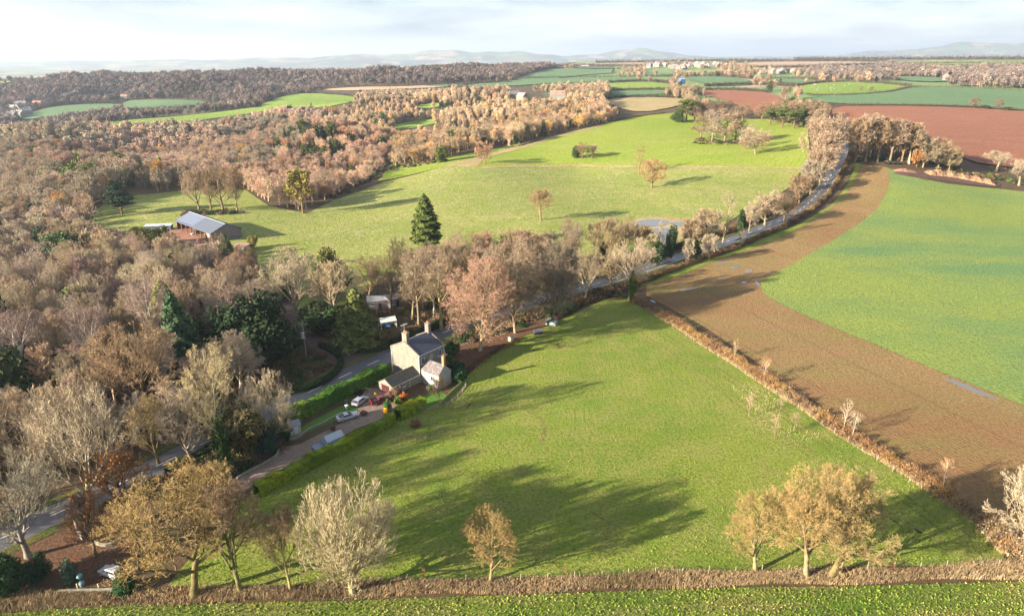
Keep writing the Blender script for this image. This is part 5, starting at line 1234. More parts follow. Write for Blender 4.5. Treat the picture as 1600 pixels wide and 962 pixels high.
# ---------------------------------------------------------------- vehicles
def car(loc, rz, paint, label, kind='hatch', name="parked_car", cat="car", L=4.3, W=1.78, Hh=1.46, group=None):
    e = empty(name, loc, rz, label=label, category=cat)
    if group: e['group'] = group
    hw = W / 2; x0, x1 = -L / 2, L / 2
    def loft(sections, nm, mat, sub=0):
        mb = MB(); n = len(sections[0][1]); vs = []; fs = []
        for x, pr in sections:
            for y, z in pr: vs.append((x, y, z))
        for s in range(len(sections) - 1):
            for k in range(n): fs.append((s * n + k, s * n + (k + 1) % n, (s + 1) * n + (k + 1) % n, (s + 1) * n + k))
        fs += [tuple(range(n)), tuple(range((len(sections) - 1) * n, len(sections) * n))]
        mb.add(vs, fs); return mb.build(nm, mat, e, smooth=False, bevel=.015)
    def ring(h, wd, zb=.24):
        return [(-wd * .9, zb), (-wd, zb + .12), (-wd, h - .16), (-wd * .90, h), (wd * .90, h), (wd, h - .16), (wd, zb + .12), (wd * .9, zb)]
    if kind == 'pickup':
        prof = [(x0, .55, .80), (x0 + .05, .88, .96), (x0 + 1.5, .90, 1), (x0 + 2.9, .95, 1), (x1 - 1.2, 1.0, 1), (x1 - .25, .92, .95), (x1, .62, .86)]
        cab = [(x0 + 1.72, .97), (x0 + 1.85, Hh), (x0 + 3.0, Hh), (x1 - 1.15, .99)]
    elif kind == 'coupe':
        prof = [(x0, .55, .80), (x0 + .12, .90, .93), (x0 + .7, .97, .98), (x0 + 2, .92, 1), (x1 - 1.4, .90, 1), (x1 - .35, .80, .93), (x1, .55, .80)]
        cab = [(x0 + .45, .95), (x0 + 1.6, Hh), (x0 + 2.4, Hh), (x1 - 1.35, .90)]
    elif kind == 'small':
        prof = [(x0, .60, .85), (x0 + .08, .92, .96), (x0 + 1, .93, 1), (x1 - 1.2, .92, 1), (x1 - .2, .84, .93), (x1, .60, .82)]
        cab = [(x0 + .06, .88), (x0 + .50, Hh), (x0 + 2.1, Hh), (x1 - 1.0, .90)]
    else:
        prof = [(x0, .58, .84), (x0 + .1, .95, .95), (x0 + 1, .97, 1), (x1 - 1.3, .93, 1), (x1 - .3, .82, .93), (x1, .58, .82)]
        cab = [(x0 + .12, .94), (x0 + .75, Hh), (x0 + 2.3, Hh), (x1 - 1.2, .92)]
    body = loft([(x, ring(h, hw * k)) for x, h, k in prof], "body", paint)
    (ca, za), (cb_, zb), (cc, zc), (cd, zd) = cab
    def cr(z, wd, zb_): return [(-wd, zb_), (-wd * .985, zb_ + .01), (-wd * .86, z), (wd * .86, z), (wd * .985, zb_ + .01), (wd, zb_)]
    base = .86
    loft([(ca, cr(za, hw * .90, base)), (cb_, cr(zb - .05, hw * .92, base)), (cc, cr(zc - .05, hw * .92, base)), (cd, cr(zd, hw * .90, base))], "windows", M_GLASS)
    rf = MB(); w1 = hw * .80
    rf.add([(cb_ - .06, -w1, zb - .06), (cc + .06, -w1, zc - .06), (cc + .06, w1, zc - .06), (cb_ - .06, w1, zb - .06), (cb_, -w1 * .93, zb), (cc, -w1 * .93, zc), (cc, w1 * .93, zc), (cb_, w1 * .93, zb)],
           [(0, 1, 2, 3), (4, 5, 6, 7), (0, 1, 5, 4), (1, 2, 6, 5), (2, 3, 7, 6), (3, 0, 4, 7)])
    for s in (-1, 1):   # pillars
        for a, b_ in (((ca + .02, za), (cb_, zb - .04)), ((cc, zc - .04), (cd - .02, zd)), (((cb_ + cc) / 2, zb - .04), ((cb_ + cc) / 2 + .03, .92))):
            rf.tube((a[0], s * hw * (.90 if a[1] < 1 else .80), a[1]), (b_[0], s * hw * (.90 if b_[1] < 1.1 and b_[1] < zb - .1 else .80), b_[1]), .045, n=5)
    rf.build("roof", paint, e)
    if kind == 'pickup':
        bd = MB(); bd.box((x0 + .92, 0, .93), (1.45, W * .80, .10)); bd.build("load_bed", M_DARK, e)
        fr = MB()
        for s in (-1, 1): fr.box((x0 + .9, s * hw * .93, 1.05), (1.6, .08, .26))
        fr.box((x0 + .08, 0, 1.0), (.08, W * .86, .30)); fr.build("bed_side", paint, e)
    for sx in (x0 + L * .19, x1 - L * .19):
        for s in (-1, 1):
            t = MB(); t.tube((sx, s * (hw - .20), .32), (sx, s * (hw + .015), .32), .32, n=16); w = t.build("wheel", M_DARK, e)
            t = MB(); t.tube((sx, s * (hw + .005), .32), (sx, s * (hw + .03), .32), .20, .18, n=12); t.build("rim", M_CHROME, w)
    for s in (-1, 1):
        t = MB(); t.box((x1 - .10, s * hw * .66, .66), (.16, .34, .16)); t.build("headlight", M_LAMP, e, bevel=.02)
        t = MB(); t.box((x0 + .05, s * hw * .72, .78), (.10, .26, .18)); t.build("tail_light", M_TAIL, e, bevel=.02)
        t = MB(); t.box((cd - .35, s * (hw + .07), .98), (.12, .18, .12)); t.build("wing_mirror", paint, e, bevel=.02)
    return e
def paint(name, c, rough=.25): 
    m = simple(name, c, rough, var=.02); m.node_tree.nodes["Principled BSDF"].inputs['Coat Weight'].default_value = .5; return m
P_WHITE, P_SILVER, P_RED, P_BLACK = paint("white_car_paint", (.36, .37, .39)), paint("silver_car_paint", (.24, .26, .30), .3), paint("red_car_paint", (.12, .007, .010)), paint("dark_car_paint", (.03, .035, .05))
g = G(543.5, 654); car((g.x, g.y, .07), R(36), P_WHITE, "white coupe parked on the gravel drive below the silver hatchback", 'coupe', L=4.75, W=1.86, Hh=1.38)
g = G(563, 630); car((g.x, g.y, .07), R(66), P_SILVER, "silver hatchback parked in front of the garage, seen from behind", 'hatch', L=4.3)
g = G(596, 629); car((g.x, g.y, .07), R(30), P_RED, "red pickup truck with black load bed beside the cypress hedge", 'pickup', name="pickup_truck", cat="pickup", L=5.0, W=1.8, Hh=1.62)
g = G(175, 898); car((g.x, g.y, .08), R(160), P_WHITE, "small white hatchback on the red leafy yard behind a dark conifer", 'small', L=3.7, W=1.7, Hh=1.42)
g = G(857, 468); car((g.x, g.y, .20), R(52), P_WHITE, "white car on the shaded road under the trees", 'hatch', L=4.3)
g = G(848, 474); car((g.x, g.y, .20), R(52), P_BLACK, "dark car just behind the white car on the shaded road", 'hatch', L=4.3)

# ---------------------------------------------------------------- farm barn
bx0, by0 = flat(331, 379.6)
barn = empty("barn", (bx0, by0, -.05), R(137), label="long open-fronted farm barn with grey metal roof and solar panels", category="barn")
# local x runs along the open front away from the near gable, local -y is the depth behind it
BL, BW, BE, BR = 34.0, 13.0, 4.1, 6.9
mb = MB(); mb.prism([(-BW, 0), (0, 0), (0, BE), (-BW / 2, BR), (-BW, BE)], -.12, .12, 'x'); mb.build("gable_wall", M_BOARD, barn)
rib = MB()
for k in range(22):
    y = -.3 - k * .59; zt = BE + (BR - BE) * (1 - abs(y + BW / 2) / (BW / 2)) - .15; rib.box((-.16, y, zt / 2), (.06, .12, zt))
rib.build("cladding_rib", simple("pale_cladding", (.25, .23, .23), .8, var=.3), barn)
mb = MB(); mb.box((BL / 2, -BW, BE / 2), (BL, .15, BE)); mb.box((BL, -BW / 2, BE / 2), (.15, BW, BE)); mb.build("wall", M_BOARD, barn)
mb = MB(); mb.box((4.5, -.5, BE * .5), (4.0, .12, BE * .8)); mb.build("sheeted_bay", M_PALEWOOD, barn)
for nm, s in (("roof", 1), ("roof", -1)):
    mb = MB(); e_ = .5 if s > 0 else -BW - .5; zz = BE - .2
    mb.prism([(e_, zz), (-BW / 2, BR + .02), (-BW / 2, BR + .14), (e_, zz + .12)], -.6, BL + .5, 'x'); r_ = mb.build(nm, M_TIN, barn)
    if s > 0:
        pv = MB(); sl = (BR - BE) / (BW / 2)
        for i in range(10):
            for j in range(4):
                y0_ = -.4 - j * 1.45; z0_ = BE - .2 + .5 * sl + (-.0 - y0_) * sl * .985 + .18
                xa = BL * .50 + .4 + i * 1.62
                pv.add([(xa, y0_, z0_), (xa + 1.55, y0_, z0_), (xa + 1.55, y0_ - 1.36, z0_ + 1.36 * sl), (xa, y0_ - 1.36, z0_ + 1.36 * sl)], [(0, 1, 2, 3)])
        pv.build("solar_panel_array", M_PV, r_)
mb = MB(); mb.box((BL / 2, -BW / 2, BR + .17), (BL + 1, .5, .08)); mb.build("ridge_cap", M_ALU, barn)
for k in range(8):
    x = .3 + k * (BL - .6) / 7; mb = MB(); mb.box((x, -.15, BE / 2 - .1), (.30, .30, BE - .1)); mb.tube((x, -.15, BE - 1.3), (x, -2.2, BE - .2 + .4), .10, n=5); mb.build("post", M_RUSTWOOD, barn)
mb = MB(); mb.box((BL / 2, -.15, BE - .25), (BL, .2, .25)); mb.build("front_beam", M_RUSTWOOD, barn)
q = Matrix.Translation((bx0, by0, 0)) @ Matrix.Rotation(R(137), 4, 'Z')
cp_ = q @ Vector((19, 1.2 - 3.2, 0)); car((cp_.x, cp_.y, 0), R(137 + 90), P_WHITE, "white van parked inside the open barn", 'hatch', "farm_van", "van", L=4.6, W=1.9, Hh=1.9)
sheet("farm_yard", [tuple((q @ Vector((*c, 0)))[:2]) for c in ((-3, 7), (-3, 0), (BL, -6), (BL + 2, 4), (BL - 8, 10))], simple("red_yard_mud", (.24, .12, .08), .9, var=.3, scale=.4, obj=False), off=.10)

def shed(loc, rz, L, W, e, r, wm, rm, label, name="shed", cat="shed", flat_=False, door=True, win=True):
    t = empty(name, loc, rz, label=label, category=cat)
    if flat_:
        mb = MB(); mb.prism([(-W / 2, 0), (W / 2, 0), (W / 2, r), (-W / 2, e)], -L / 2, L / 2, 'x'); mb.build("wall", wm, t)
        mb = MB(); mb.prism([(-W / 2 - .2, e - .02), (W / 2 + .2, r + .04), (W / 2 + .2, r + .16), (-W / 2 - .2, e + .10)], -L / 2 - .2, L / 2 + .2, 'x'); mb.build("roof", rm, t)
    else: gable(t, -L / 2, L / 2, -W / 2, W / 2, e, r, 'x', wm, rm, over=.2)
    if door: mb = MB(); mb.box((L * .12, -W / 2 - .03, min(e, 2) * .46), (min(.9, L * .3), .06, min(e, 2) * .92)); mb.build("door", M_DARK if wm is M_BOARD else M_WHITE, t)
    if win: window(t, (-L * .25, -W / 2, e * .62), min(.9, L * .25), e * .35, 'y-')
    return t
g = G(459, 676); shed((g.x, g.y, .08), R(35), 2.5, 2.2, 2.1, 2.7, M_CREAM, M_GREYROOF, "small cream summerhouse with grey roof on the lawn behind the laurel hedge", "summerhouse", "summerhouse")
g = G(590, 479); shed((g.x, g.y, .05), R(12), 6.0, 4.2, 2.5, 3.5, M_BOARD, M_GREYROOF, "grey-roofed wooden stable under the trees, the one closer to the dark yews")
g = G(609, 477); shed((g.x + .5, g.y, .05), R(55), 5.0, 4.4, 2.5, 3.5, M_BOARD, M_SLATE_L, "brown-roofed stable adjoining the grey-roofed one")
g = G(249, 360); shed((g.x, g.y, g.z), R(8), 11, 3, 2.3, 2.6, M_TIN, M_ALU, "long low metal shed with ribbed pale roof beside the barn", flat_=True)
g = G(163, 388); shed((g.x, g.y, g.z), R(10), 8.5, 7, 3.3, 3.7, M_PALEWOOD, simple("mossy_sheet_roof", (.36, .31, .20), .9, var=.2), "flat yellowish-roofed farm shed half hidden by the wood", flat_=True)
g = G(377, 393); shed((g.x, g.y, g.z), R(-12), 5.5, 4.5, 2.3, 2.7, simple("bluegrey_boards", (.22, .26, .32), .8, var=.2), simple("rusty_sheet", (.26, .18, .12), .8, var=.4), "rusty-roofed blue-grey shed behind the barn's gable", flat_=True)
g = G(341, 388); shed((g.x, g.y, g.z), R(-45), 5, 2.4, 2.2, 2.4, M_PALEWOOD, M_PALEWOOD, "pale tan container under the barn's near corner", "container", "container", flat_=True, win=False)
g = G(798, 533); shed((g.x, g.y, 0), R(50), 1.1, 1.0, 1.2, 1.5, M_PALEWOOD, M_GREYROOF, "tiny pale hut on the red leaf litter at the paddock edge", "animal_hut", "hut", win=False)
g = G(862, 507); shed((g.x, g.y, 0), R(-25), 3.0, 1.8, 1.1, 1.4, M_GREYPL, simple("faded_tarp", (.09, .11, .11), .8), "low tarpaulin-covered heap under the roadside laurels", "covered_heap", "heap", flat_=True, door=False, win=False)
g = G(846, 522); shed((g.x - 1, g.y, 0), R(15), 2.2, 1.2, .9, 1.0, M_DARK, M_GREYROOF, "dark crate with grey lid on the paddock's top edge", "storage_crate", "crate", flat_=True, door=False, win=False)
g = G(1065, 131)
shed((g.x, g.y, g.z), R(20), 9, 8, 7, 9, M_BLUE, simple("pale_blue_sheet", (.20, .28, .45), .6), "far farm shed clad in bright blue sheeting", "farm_shed", door=False, win=False)
# pile of pale poles beside the yellowish shed
g = G(190, 384); t = empty("pole_pile", (g.x, g.y, g.z), R(60), label="heap of pale grey poles beside the yellowish-roofed farm shed", category="wood pile")
for k in range(3):
    mb = MB()
    for i in range(14):
        y = (i - 7) * .42 + random.uniform(-.2, .2); a = random.uniform(-.12, .12); mb.tube((-5 + random.uniform(-1, 1), y, .2 + k * .55), (5 + random.uniform(-1, 1), y + a * 9, .5 + k * .7 + random.uniform(0, .5)), .12, .09, 5)
    mb.build("pole_layer", simple("pale_poles_%d" % k, (.38 + .1 * k, .38 + .1 * k, .42 + .08 * k), .8, var=.2), t)

# white garden tent
g = G(606, 511); t = empty("garden_tent", (g.x, g.y, .05), R(25), label="white canvas tent on posts with a blue cover inside, across the road", category="tent")
mb = MB(); L_, W_2 = 4.6, 3.2
mb.prism([(-W_2 / 2, 2.1), (0, 3.0), (0, 3.06), (-W_2 / 2 - .05, 2.14)], -L_ / 2, L_ / 2, 'x'); mb.prism([(W_2 / 2, 2.1), (0, 3.0), (0, 3.06), (W_2 / 2 + .05, 2.14)], -L_ / 2, L_ / 2, 'x'); mb.build("canopy", M_SHEET, t)
for sx in (-1, 1):
    for sy in (-1, 1): mb = MB(); mb.box((sx * (L_ / 2 - .08), sy * (W_2 / 2 - .08), 1.05), (.14, .14, 2.1)); mb.build("post", M_WHITE, t)
for k in range(3): mb = MB(); mb.box((-1.4 + k * 1.45, W_2 / 2 - .05, .95), (1.1, .04, 1.7)); mb.build("side_panel", M_SHEET, t)
mb = MB(); mb.box((0, W_2 / 2 - .02, 2.0), (L_, .04, .28)); mb.box((L_ / 2 - .02, 0, 1.0), (.04, W_2 * .9, 1.9)); mb.build("end_panel", M_SHEET, t)
g2 = g; t = MB(); t.box((0, 0, .45), (2.0, 1.1, .6)); t.box((0, 0, .82), (1.6, .8, .16)); t.build("covered_bench", M_BLUE, None, (g.x, g.y - .2, .06), bevel=.08, label="blue covered bench inside the white tent", category="bench")
# greenhouse
g = G(521, 694); t = empty("greenhouse", (g.x, g.y, .06), R(46), label="small glass greenhouse with pale metal ribs behind the cypress hedge", category="greenhouse")
gw, gl, ge, gr = 2.5, 3.8, 1.7, 2.5
mb = MB(); mb.prism([(-gw / 2, 0), (gw / 2, 0), (gw / 2, ge), (0, gr), (-gw / 2, ge)], -gl / 2, gl / 2, 'x'); mb.build("glazing", M_PANE, t)
fr = MB()
for k in range(7):
    x = -gl / 2 + gl * k / 6; q = [(-gw / 2, .0), (-gw / 2, ge), (0, gr), (gw / 2, ge), (gw / 2, 0)]
    for a, b_ in zip(q[:-1], q[1:]): fr.tube((x, a[0] * 1.01, a[1] + .01), (x, b_[0] * 1.01, b_[1] + .01), .035, n=4)
for y, z in ((-gw / 2, ge), (gw / 2, ge), (0, gr)): fr.tube((-gl / 2, y * 1.01, z + .02), (gl / 2, y * 1.01, z + .02), .04, n=4)
fr.build("frame", M_ALU, t)
g = G(499, 702); t = MB(); t.prism([(-.8, 0), (.8, 0), (.8, .9), (-.8, .6)], -1.2, 1.2, 'x'); t.build("cold_frame", simple("bluegrey_lid", (.16, .20, .28), .5), None, (g.x, g.y, .06), label="low blue-grey lidded cold frame behind the hedge, beside the greenhouse", category="cold frame").rotation_euler = (0, 0, R(45))
# bins
for px, py, c, lb in ((542, 640, M_GREYPL, "grey wheelie bin beside the silver hatchback"), (541, 632, M_GREENPL, "green wheelie bin behind the grey one")):
    g = G(px, py); t = empty("wheelie_bin", (g.x, g.y, .06), R(40), label=lb, category="bin")
    mb = MB(); mb.add([(-.24, -.28, .08), (.24, -.28, .08), (.24, .22, .08), (-.24, .22, .08), (-.30, -.36, 1.0), (.30, -.36, 1.0), (.30, .36, 1.0), (-.30, .36, 1.0)], [(0, 3, 2, 1), (4, 5, 6, 7), (0, 1, 5, 4), (1, 2, 6, 5), (2, 3, 7, 6), (3, 0, 4, 7)]); mb.build("body", c, t, bevel=.02)
    mb = MB(); mb.box((0, 0, 1.05), (.64, .78, .08)); mb.build("lid", M_GREENPL if c is M_GREENPL else M_WHITE, t, bevel=.02)
    for s in (-1, 1): mb = MB(); mb.tube((s * .25, .30, .10), (s * .31, .30, .10), .10, n=10); mb.build("wheel", M_DARK, t)

# ---------------------------------------------------------------- poles, wires, signs
def pole(px, pb, pt, label, arm=True, tr=True, rz=0.0, r=.14):
    g = G(px, pb); h = top_h(g, pt); t = empty("utility_pole", (g.x, g.y, g.z), R(rz), label=label, category="utility pole")
    mb = MB(); mb.tube((0, 0, -.3), (0, 0, h), r, r * .75, 10); mb.build("pole", M_POSTW, t)
    if arm:
        mb = MB(); mb.box((0, 0, h - .35), (2.6, .14, .16)); mb.tube((-.9, .05, h - .4), (0, .05, h - 1.2), .03, n=4); mb.tube((.9, .05, h - .4), (0, .05, h - 1.2), .03, n=4); a = mb.build("crossarm", M_POSTW, t)
        for q in (-1.15, 0, 1.15): mb = MB(); mb.tube((q, 0, h - .27), (q, 0, h + .0), .06, .04, 8); mb.build("insulator", M_WHITE, a)
    if tr: mb = MB(); mb.tube((0, -.42, h - 3.6), (0, -.42, h - 2.5), .34, n=14); mb.box((0, -.42, h - 3.9), (.9, .7, .12)); mb.build("transformer", M_ALU, t)
    return t, g, h
p1, g1, h1 = pole(479, 560, 504, "utility pole with crossarm and grey transformer beside the side lane", rz=-15)
p2, g2_, h2 = pole(369, 700, 643, "pale short utility pole among the thickets by the drive mouth", tr=False, rz=-40, r=.12)
p3, g3, h3 = pole(592, 530, 482, "thin bare pole on the verge beside the white tent", arm=False, tr=False, r=.07)
for k, q in enumerate((-1.1, 1.1)):
    mb = MB(); a = Vector((g1.x + q * math.cos(R(-15)), g1.y + q * math.sin(R(-15)), h1 - .05)); b_ = Vector((g2_.x + q * math.cos(R(-40)), g2_.y + q * math.sin(R(-40)), h2 - .05)); pr = a
    for i in range(1, 17):
        f = i / 16; c = a.lerp(b_, f); c.z -= 4 * .9 * f * (1 - f); mb.tube(pr, c, .022, n=4); pr = c
    mb.build("overhead_wire", M_WIRE, None, label="dark overhead wire between the two utility poles", category="wire", group="overhead wires of the pole line")
g = G(637.5, 534); h = 2.9; t = empty("road_sign", (g.x, g.y, .1), R(20), label="round red and white road sign on a pale post behind the house", category="road sign")
mb = MB(); mb.tube((0, 0, 0), (0, 0, h), .045); mb.build("post", M_ALU, t)
mb = MB(); mb.tube((0, -.06, h - .1), (0, -.03, h - .1), .42, n=20); sg = mb.build("sign_face", M_WHITE, t)
mb = MB()
for k in range(20):
    a, b_ = k * math.pi / 10, (k + 1) * math.pi / 10; mb.tube((.38 * math.cos(a), -.075, h - .1 + .38 * math.sin(a)), (.38 * math.cos(b_), -.075, h - .1 + .38 * math.sin(b_)), .045, n=4)
mb.build("sign_border", M_TAIL, sg)

# ---------------------------------------------------------------- walls
def wall_line(pxs, h, w, mat, label, name="stone_wall", cat="wall", z0=-.1):
    L = resample(line_px(pxs, 6), .8); N = normals2(L); z = hgt(L[:, 0], L[:, 1]); n = len(L); V = []
    wob = rs.uniform(-.04, .04, n)
    for o_, zz in ((w / 2, z0), (w / 2, h), (0, h + w * .25), (-w / 2, h), (-w / 2, z0)):
        X = L + N * o_; V.append(np.stack([X[:, 0], X[:, 1], z + zz + (wob if zz > 0 else 0)], 1))
    V = np.concatenate(V); F = [[c * n + i, c * n + i + 1, (c + 1) * n + i + 1, (c + 1) * n + i] for c in range(4) for i in range(n - 1)]
    me = bpy.data.meshes.new(name); me.from_pydata(V.tolist(), [], F + [[0, n, 2 * n, 3 * n, 4 * n], [n - 1, 5 * n - 1, 4 * n - 1, 3 * n - 1, 2 * n - 1]]); me.update()
    return link(name, me, mat, label=label, category=cat)
wall_line([(534, 647), (505, 662), (480, 674), (463, 686), (448, 689)], .5, .35, M_WALLST, "low stone wall edging the lawn beside the gravel drive")
wall_line([(436, 704), (432, 714), (412, 727), (390, 738), (368, 752)], .6, .4, M_WALLST, "low curved stone wall at the drive mouth under the laurels")
wall_line([(119, 824), (122, 832), (128, 841), (135, 849)], 1.3, .3, M_STONE, "short pale curved wall beside the leafy yard")
wall_line([(148, 848), (162, 853), (176, 851), (190, 844), (205, 834)], .5, .4, M_WALLST, "grey curved low wall in the red leaf litter")
wall_line([(92, 926), (120, 925), (150, 924), (182, 923)], .5, .5, M_WALLST, "low pale stone wall at the bottom hedge beside the white stakes")
wall_line([(688, 634), (700, 622), (712, 610), (727, 597)], .9, .4, simple("mossy_wall", (.14, .15, .04), .9, var=.3), "mossy yellow-green topped wall behind the white gable", "mossy_wall")
wall_line([(556, 612), (563, 607), (572, 608), (576, 614)], .5, .35, M_WALLST, "small curved stone bed wall beside the silver hatchback")
g = G(129, 915); t = empty("garden_urn", (g.x, g.y, .05), 0, label="blue-green glazed urn on a pale pot beside the bottom wall", category="urn")
mb = MB(); [mb.tube((0, 0, z0), (0, 0, z1), r0, r1, 14) for z0, z1, r0, r1 in ((0, .5, .30, .42), (.5, .9, .42, .30))]; mb.build("pot", simple("pale_glaze", (.16, .22, .25), .5), t)
mb = MB(); [mb.tube((0, 0, z0), (0, 0, z1), r0, r1, 14) for z0, z1, r0, r1 in ((.9, 1.3, .12, .14), (1.3, 1.7, .25, .50), (1.7, 2.0, .50, .30))]; mb.build("bowl", simple("teal_glaze", (.02, .09, .10), .4), t)
for px, lb in ((122, "pale stake beside the blue-green urn"), (155, "pale stake between the urn and the white hatchback")):
    g = G(px, 921); mb = MB(); mb.box((0, 0, .5), (.12, .12, 1.1)); mb.box((0, 0, 1.07), (.16, .16, .05)); mb.build("wooden_stake", M_PALEWOOD, None, (g.x, g.y, 0), label=lb, category="stake")
g = G(722, 548); t = empty("pole_trellis", (g.x, g.y, 0), R(20), label="pale frame of bare poles under the great pinkish beech", category="frame")
for a, b_ in (((-2, 0, 0), (-2, 0, 1.5)), ((-2, 0, 1.5), (1.6, .2, 1.9)), ((1.6, .2, 1.9), (2.6, 0, .1)), ((-2, 0, 1.5), (-.6, -1.4, .1))): bar_part("rail", t, a, b_, .05, M_ALU)

# ---------------------------------------------------------------- fences
def fence(pxs, step, h, label, posts=True, rails=0, mat=M_POSTW, r=.07):
    L = resample(line_px(pxs, 6), step); z = hgt(L[:, 0], L[:, 1]); t = empty("fence", (L[0][0], L[0][1], float(z[0])), label=label, category="fence")
    o = np.array([L[0][0], L[0][1], z[0]])
    P = np.stack([L[:, 0], L[:, 1], z], 1) - o
    if len(P) > 100: P = P[:100]
    mb = MB(); mb.tube((0, 0, -.1), (0, 0, h), r, r * .9, 6); first = mb.build("post", mat, t); first.location = P[0]
    for k in range(1, len(P)):
        c = first.copy(); C.objects.link(c); c.parent = t; c.location = P[k]; c.scale = (1, 1, random.uniform(.85, 1.1)); c.rotation_euler = (random.uniform(-.06, .06), random.uniform(-.06, .06), 0)
    w = MB()
    for zz in (h * .35, h * .62, h * .9):
        for a, b_ in zip(P[:-1], P[1:]): w.tube((a[0], a[1], a[2] + zz), (b_[0], b_[1], b_[2] + zz), .012 if not rails else .05, n=3)
    w.build("rail" if rails else "fence_wire", mat if rails else M_WIRE, t)
    return t
fence([(470, 912), (640, 911), (800, 907), (1000, 899), (1200, 893), (1350, 889), (1480, 887), (1572, 884)], 4.0, 1.35, "post and wire fence along the bottom of the paddock")
fence([(1040, 505), (1090, 538), (1200, 608), (1330, 694), (1440, 766), (1530, 823), (1568, 862)], 3.6, 1.3, "post and wire fence on the paddock side of the diagonal hedge")
fence([(660, 643), (680, 640), (700, 634), (722, 614), (732, 598)], 2.6, 1.2, "short garden fence of pale posts behind the white gable", rails=1)
fence([(425, 598), (445, 592), (465, 590)], 3.0, 1.3, "low wooden fence on the grassy corner of the side lane", rails=1)
# ---------------------------------------------------------------- hedges and rough growth
M_HLEAF = bark_mat("hedge_leaves", (.55, .6, .6), (1, 1, 1), (1.4, 1.3, 1.0), True)
def hedge(pxs, w, h, cols, label, dens=55, size=.13, name="hedge", kind='clipped', cat="hedge", group=None, world_line=None, jitter=0.0, extra=None):
    L = resample(line_px(pxs, 6) if world_line is None else world_line, .5 if w < 3 else .8)
    if len(L) < 3: return None
    rng = np.random.RandomState(int(abs(L[0][0] * 7 + L[0][1] * 13)) % 99991)
    N = normals2(L); n = len(L); ln = np.sum(np.hypot(*np.diff(L, axis=0).T)); per = w + 2 * h; m = int(ln * per * dens)
    s = rng.uniform(0, n - 1.001, m); i0 = s.astype(int); f = (s - i0)[:, None]
    c = L[i0] * (1 - f) + L[i0 + 1] * f; nn = N[i0]
    hv = h * (1 + .10 * np.sin(s * .31) + .07 * np.sin(s * .83 + 1)); wv = w / 2 * (1 + .10 * np.sin(s * .27 + 2))
    if kind != 'clipped': hv = h * (1 + .30 * np.sin(s * .35) * np.sin(s * .11) + .20 * np.sin(s * .9 + 1)); wv = w / 2 * (1 + .25 * np.sin(s * .23 + 2))
    u = rng.uniform(0, per, m)
    side = np.where(u < h, -1.0, np.where(u > h + w, 1.0, 0.0))
    lat = np.where(side == 0, (u - h) / w * 2 - 1, side); zz = np.where(side == 0, 1.0, np.where(side < 0, u / h, (u - h - w) / h))
    if kind == 'clipped':
        P2 = c + nn * (lat * wv)[:, None]; z = zz * hv
        Nv = np.stack([nn[:, 0] * side, nn[:, 1] * side, (side == 0) * 1.0 + .15], 1)
        dep = rng.uniform(0, .22, m); P2 = P2 - nn * (side * dep)[:, None]; z = z - (side == 0) * dep
        b_ = .09 * np.sin(s * 1.7 + zz * 4) ; z = z + b_ * (side == 0); P2 = P2 + nn * (side * b_)[:, None]
    else:
        th = rng.uniform(0, math.pi, m); rr = rng.uniform(.3, 1, m) ** .5 * (1 + .25 * np.sin(s * 2.1) + rng.normal(size=m) * .12)
        P2 = c + nn * (np.cos(th) * wv * rr)[:, None]; z = np.sin(th) * hv * rr
        Nv = np.stack([nn[:, 0] * np.cos(th), nn[:, 1] * np.cos(th), np.sin(th)], 1)
    g = hgt(P2[:, 0], P2[:, 1]); d = math.hypot(*L[n // 2])
    P = np.stack([P2[:, 0], P2[:, 1], g + np.maximum(z, .03) + .0009 * max(0, d - 180)], 1)
    col = np.array(cols)[np.minimum((np.abs(np.sin(s * .043 + 1) + .6 * np.sin(s * .19) + rng.normal(size=m) * .25) * len(cols) * .55).astype(int), len(cols) - 1)] * rng.uniform(.8, 1.2, (m, 1))
    if kind == 'clipped':
        V, F = leafquads(P, Nv, size, rng, jit=.5); col = np.repeat(col, 4, 0)
        # solid inner core, its leaf colour darkened for the shade in there
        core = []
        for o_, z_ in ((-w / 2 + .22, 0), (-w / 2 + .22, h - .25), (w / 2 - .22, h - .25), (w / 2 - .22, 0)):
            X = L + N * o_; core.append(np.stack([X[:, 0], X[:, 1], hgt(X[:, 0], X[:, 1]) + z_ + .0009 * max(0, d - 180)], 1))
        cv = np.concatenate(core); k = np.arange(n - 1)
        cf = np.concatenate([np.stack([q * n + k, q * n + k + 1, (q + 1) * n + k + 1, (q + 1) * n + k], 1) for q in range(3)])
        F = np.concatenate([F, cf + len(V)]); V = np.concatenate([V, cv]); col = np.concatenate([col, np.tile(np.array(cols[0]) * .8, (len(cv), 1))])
    else:
        half = m * 6 // 10
        ax = unit(Nv[:half] * .7 + np.array([0, 0, .8]) + rng.normal(size=(half, 3)) * .5); Ln = size * rng.uniform(1.5, 4.5, (half, 1))
        V, F = ribbons(np.stack([P[:half] - ax * Ln, P[:half] + ax * Ln], 1), np.tile([size * .13, size * .05], (half, 1)), rng, 1.0, .008)
        V2, F2 = leafquads(P[half:], Nv[half:], size * .8, rng, jit=.9)
        V, F = join([(V, F), (V2, F2)]); col = np.concatenate([np.repeat(col[:half], 4, 0), np.repeat(col[half:], 4, 0)])
        V[:, 2] = np.maximum(V[:, 2], hgt(V[:, 0], V[:, 1]) + .01)
    pr = dict(label=label, category=cat) if cat else dict(label=label, kind="stuff")
    if group: pr['group'] = group
    return link(name, fast_mesh(name, V, F, col=col), M_HLEAF, **pr)
CYP = [(.10, .155, .012), (.165, .225, .016), (.235, .27, .018)]
LAU = [(.045, .11, .018), (.075, .16, .022), (.12, .18, .024)]
DKG = [(.018, .036, .014), (.030, .052, .018), (.045, .060, .020)]
BRN = [(.10, .060, .040), (.150, .090, .055), (.20, .125, .07), (.055, .065, .025)]
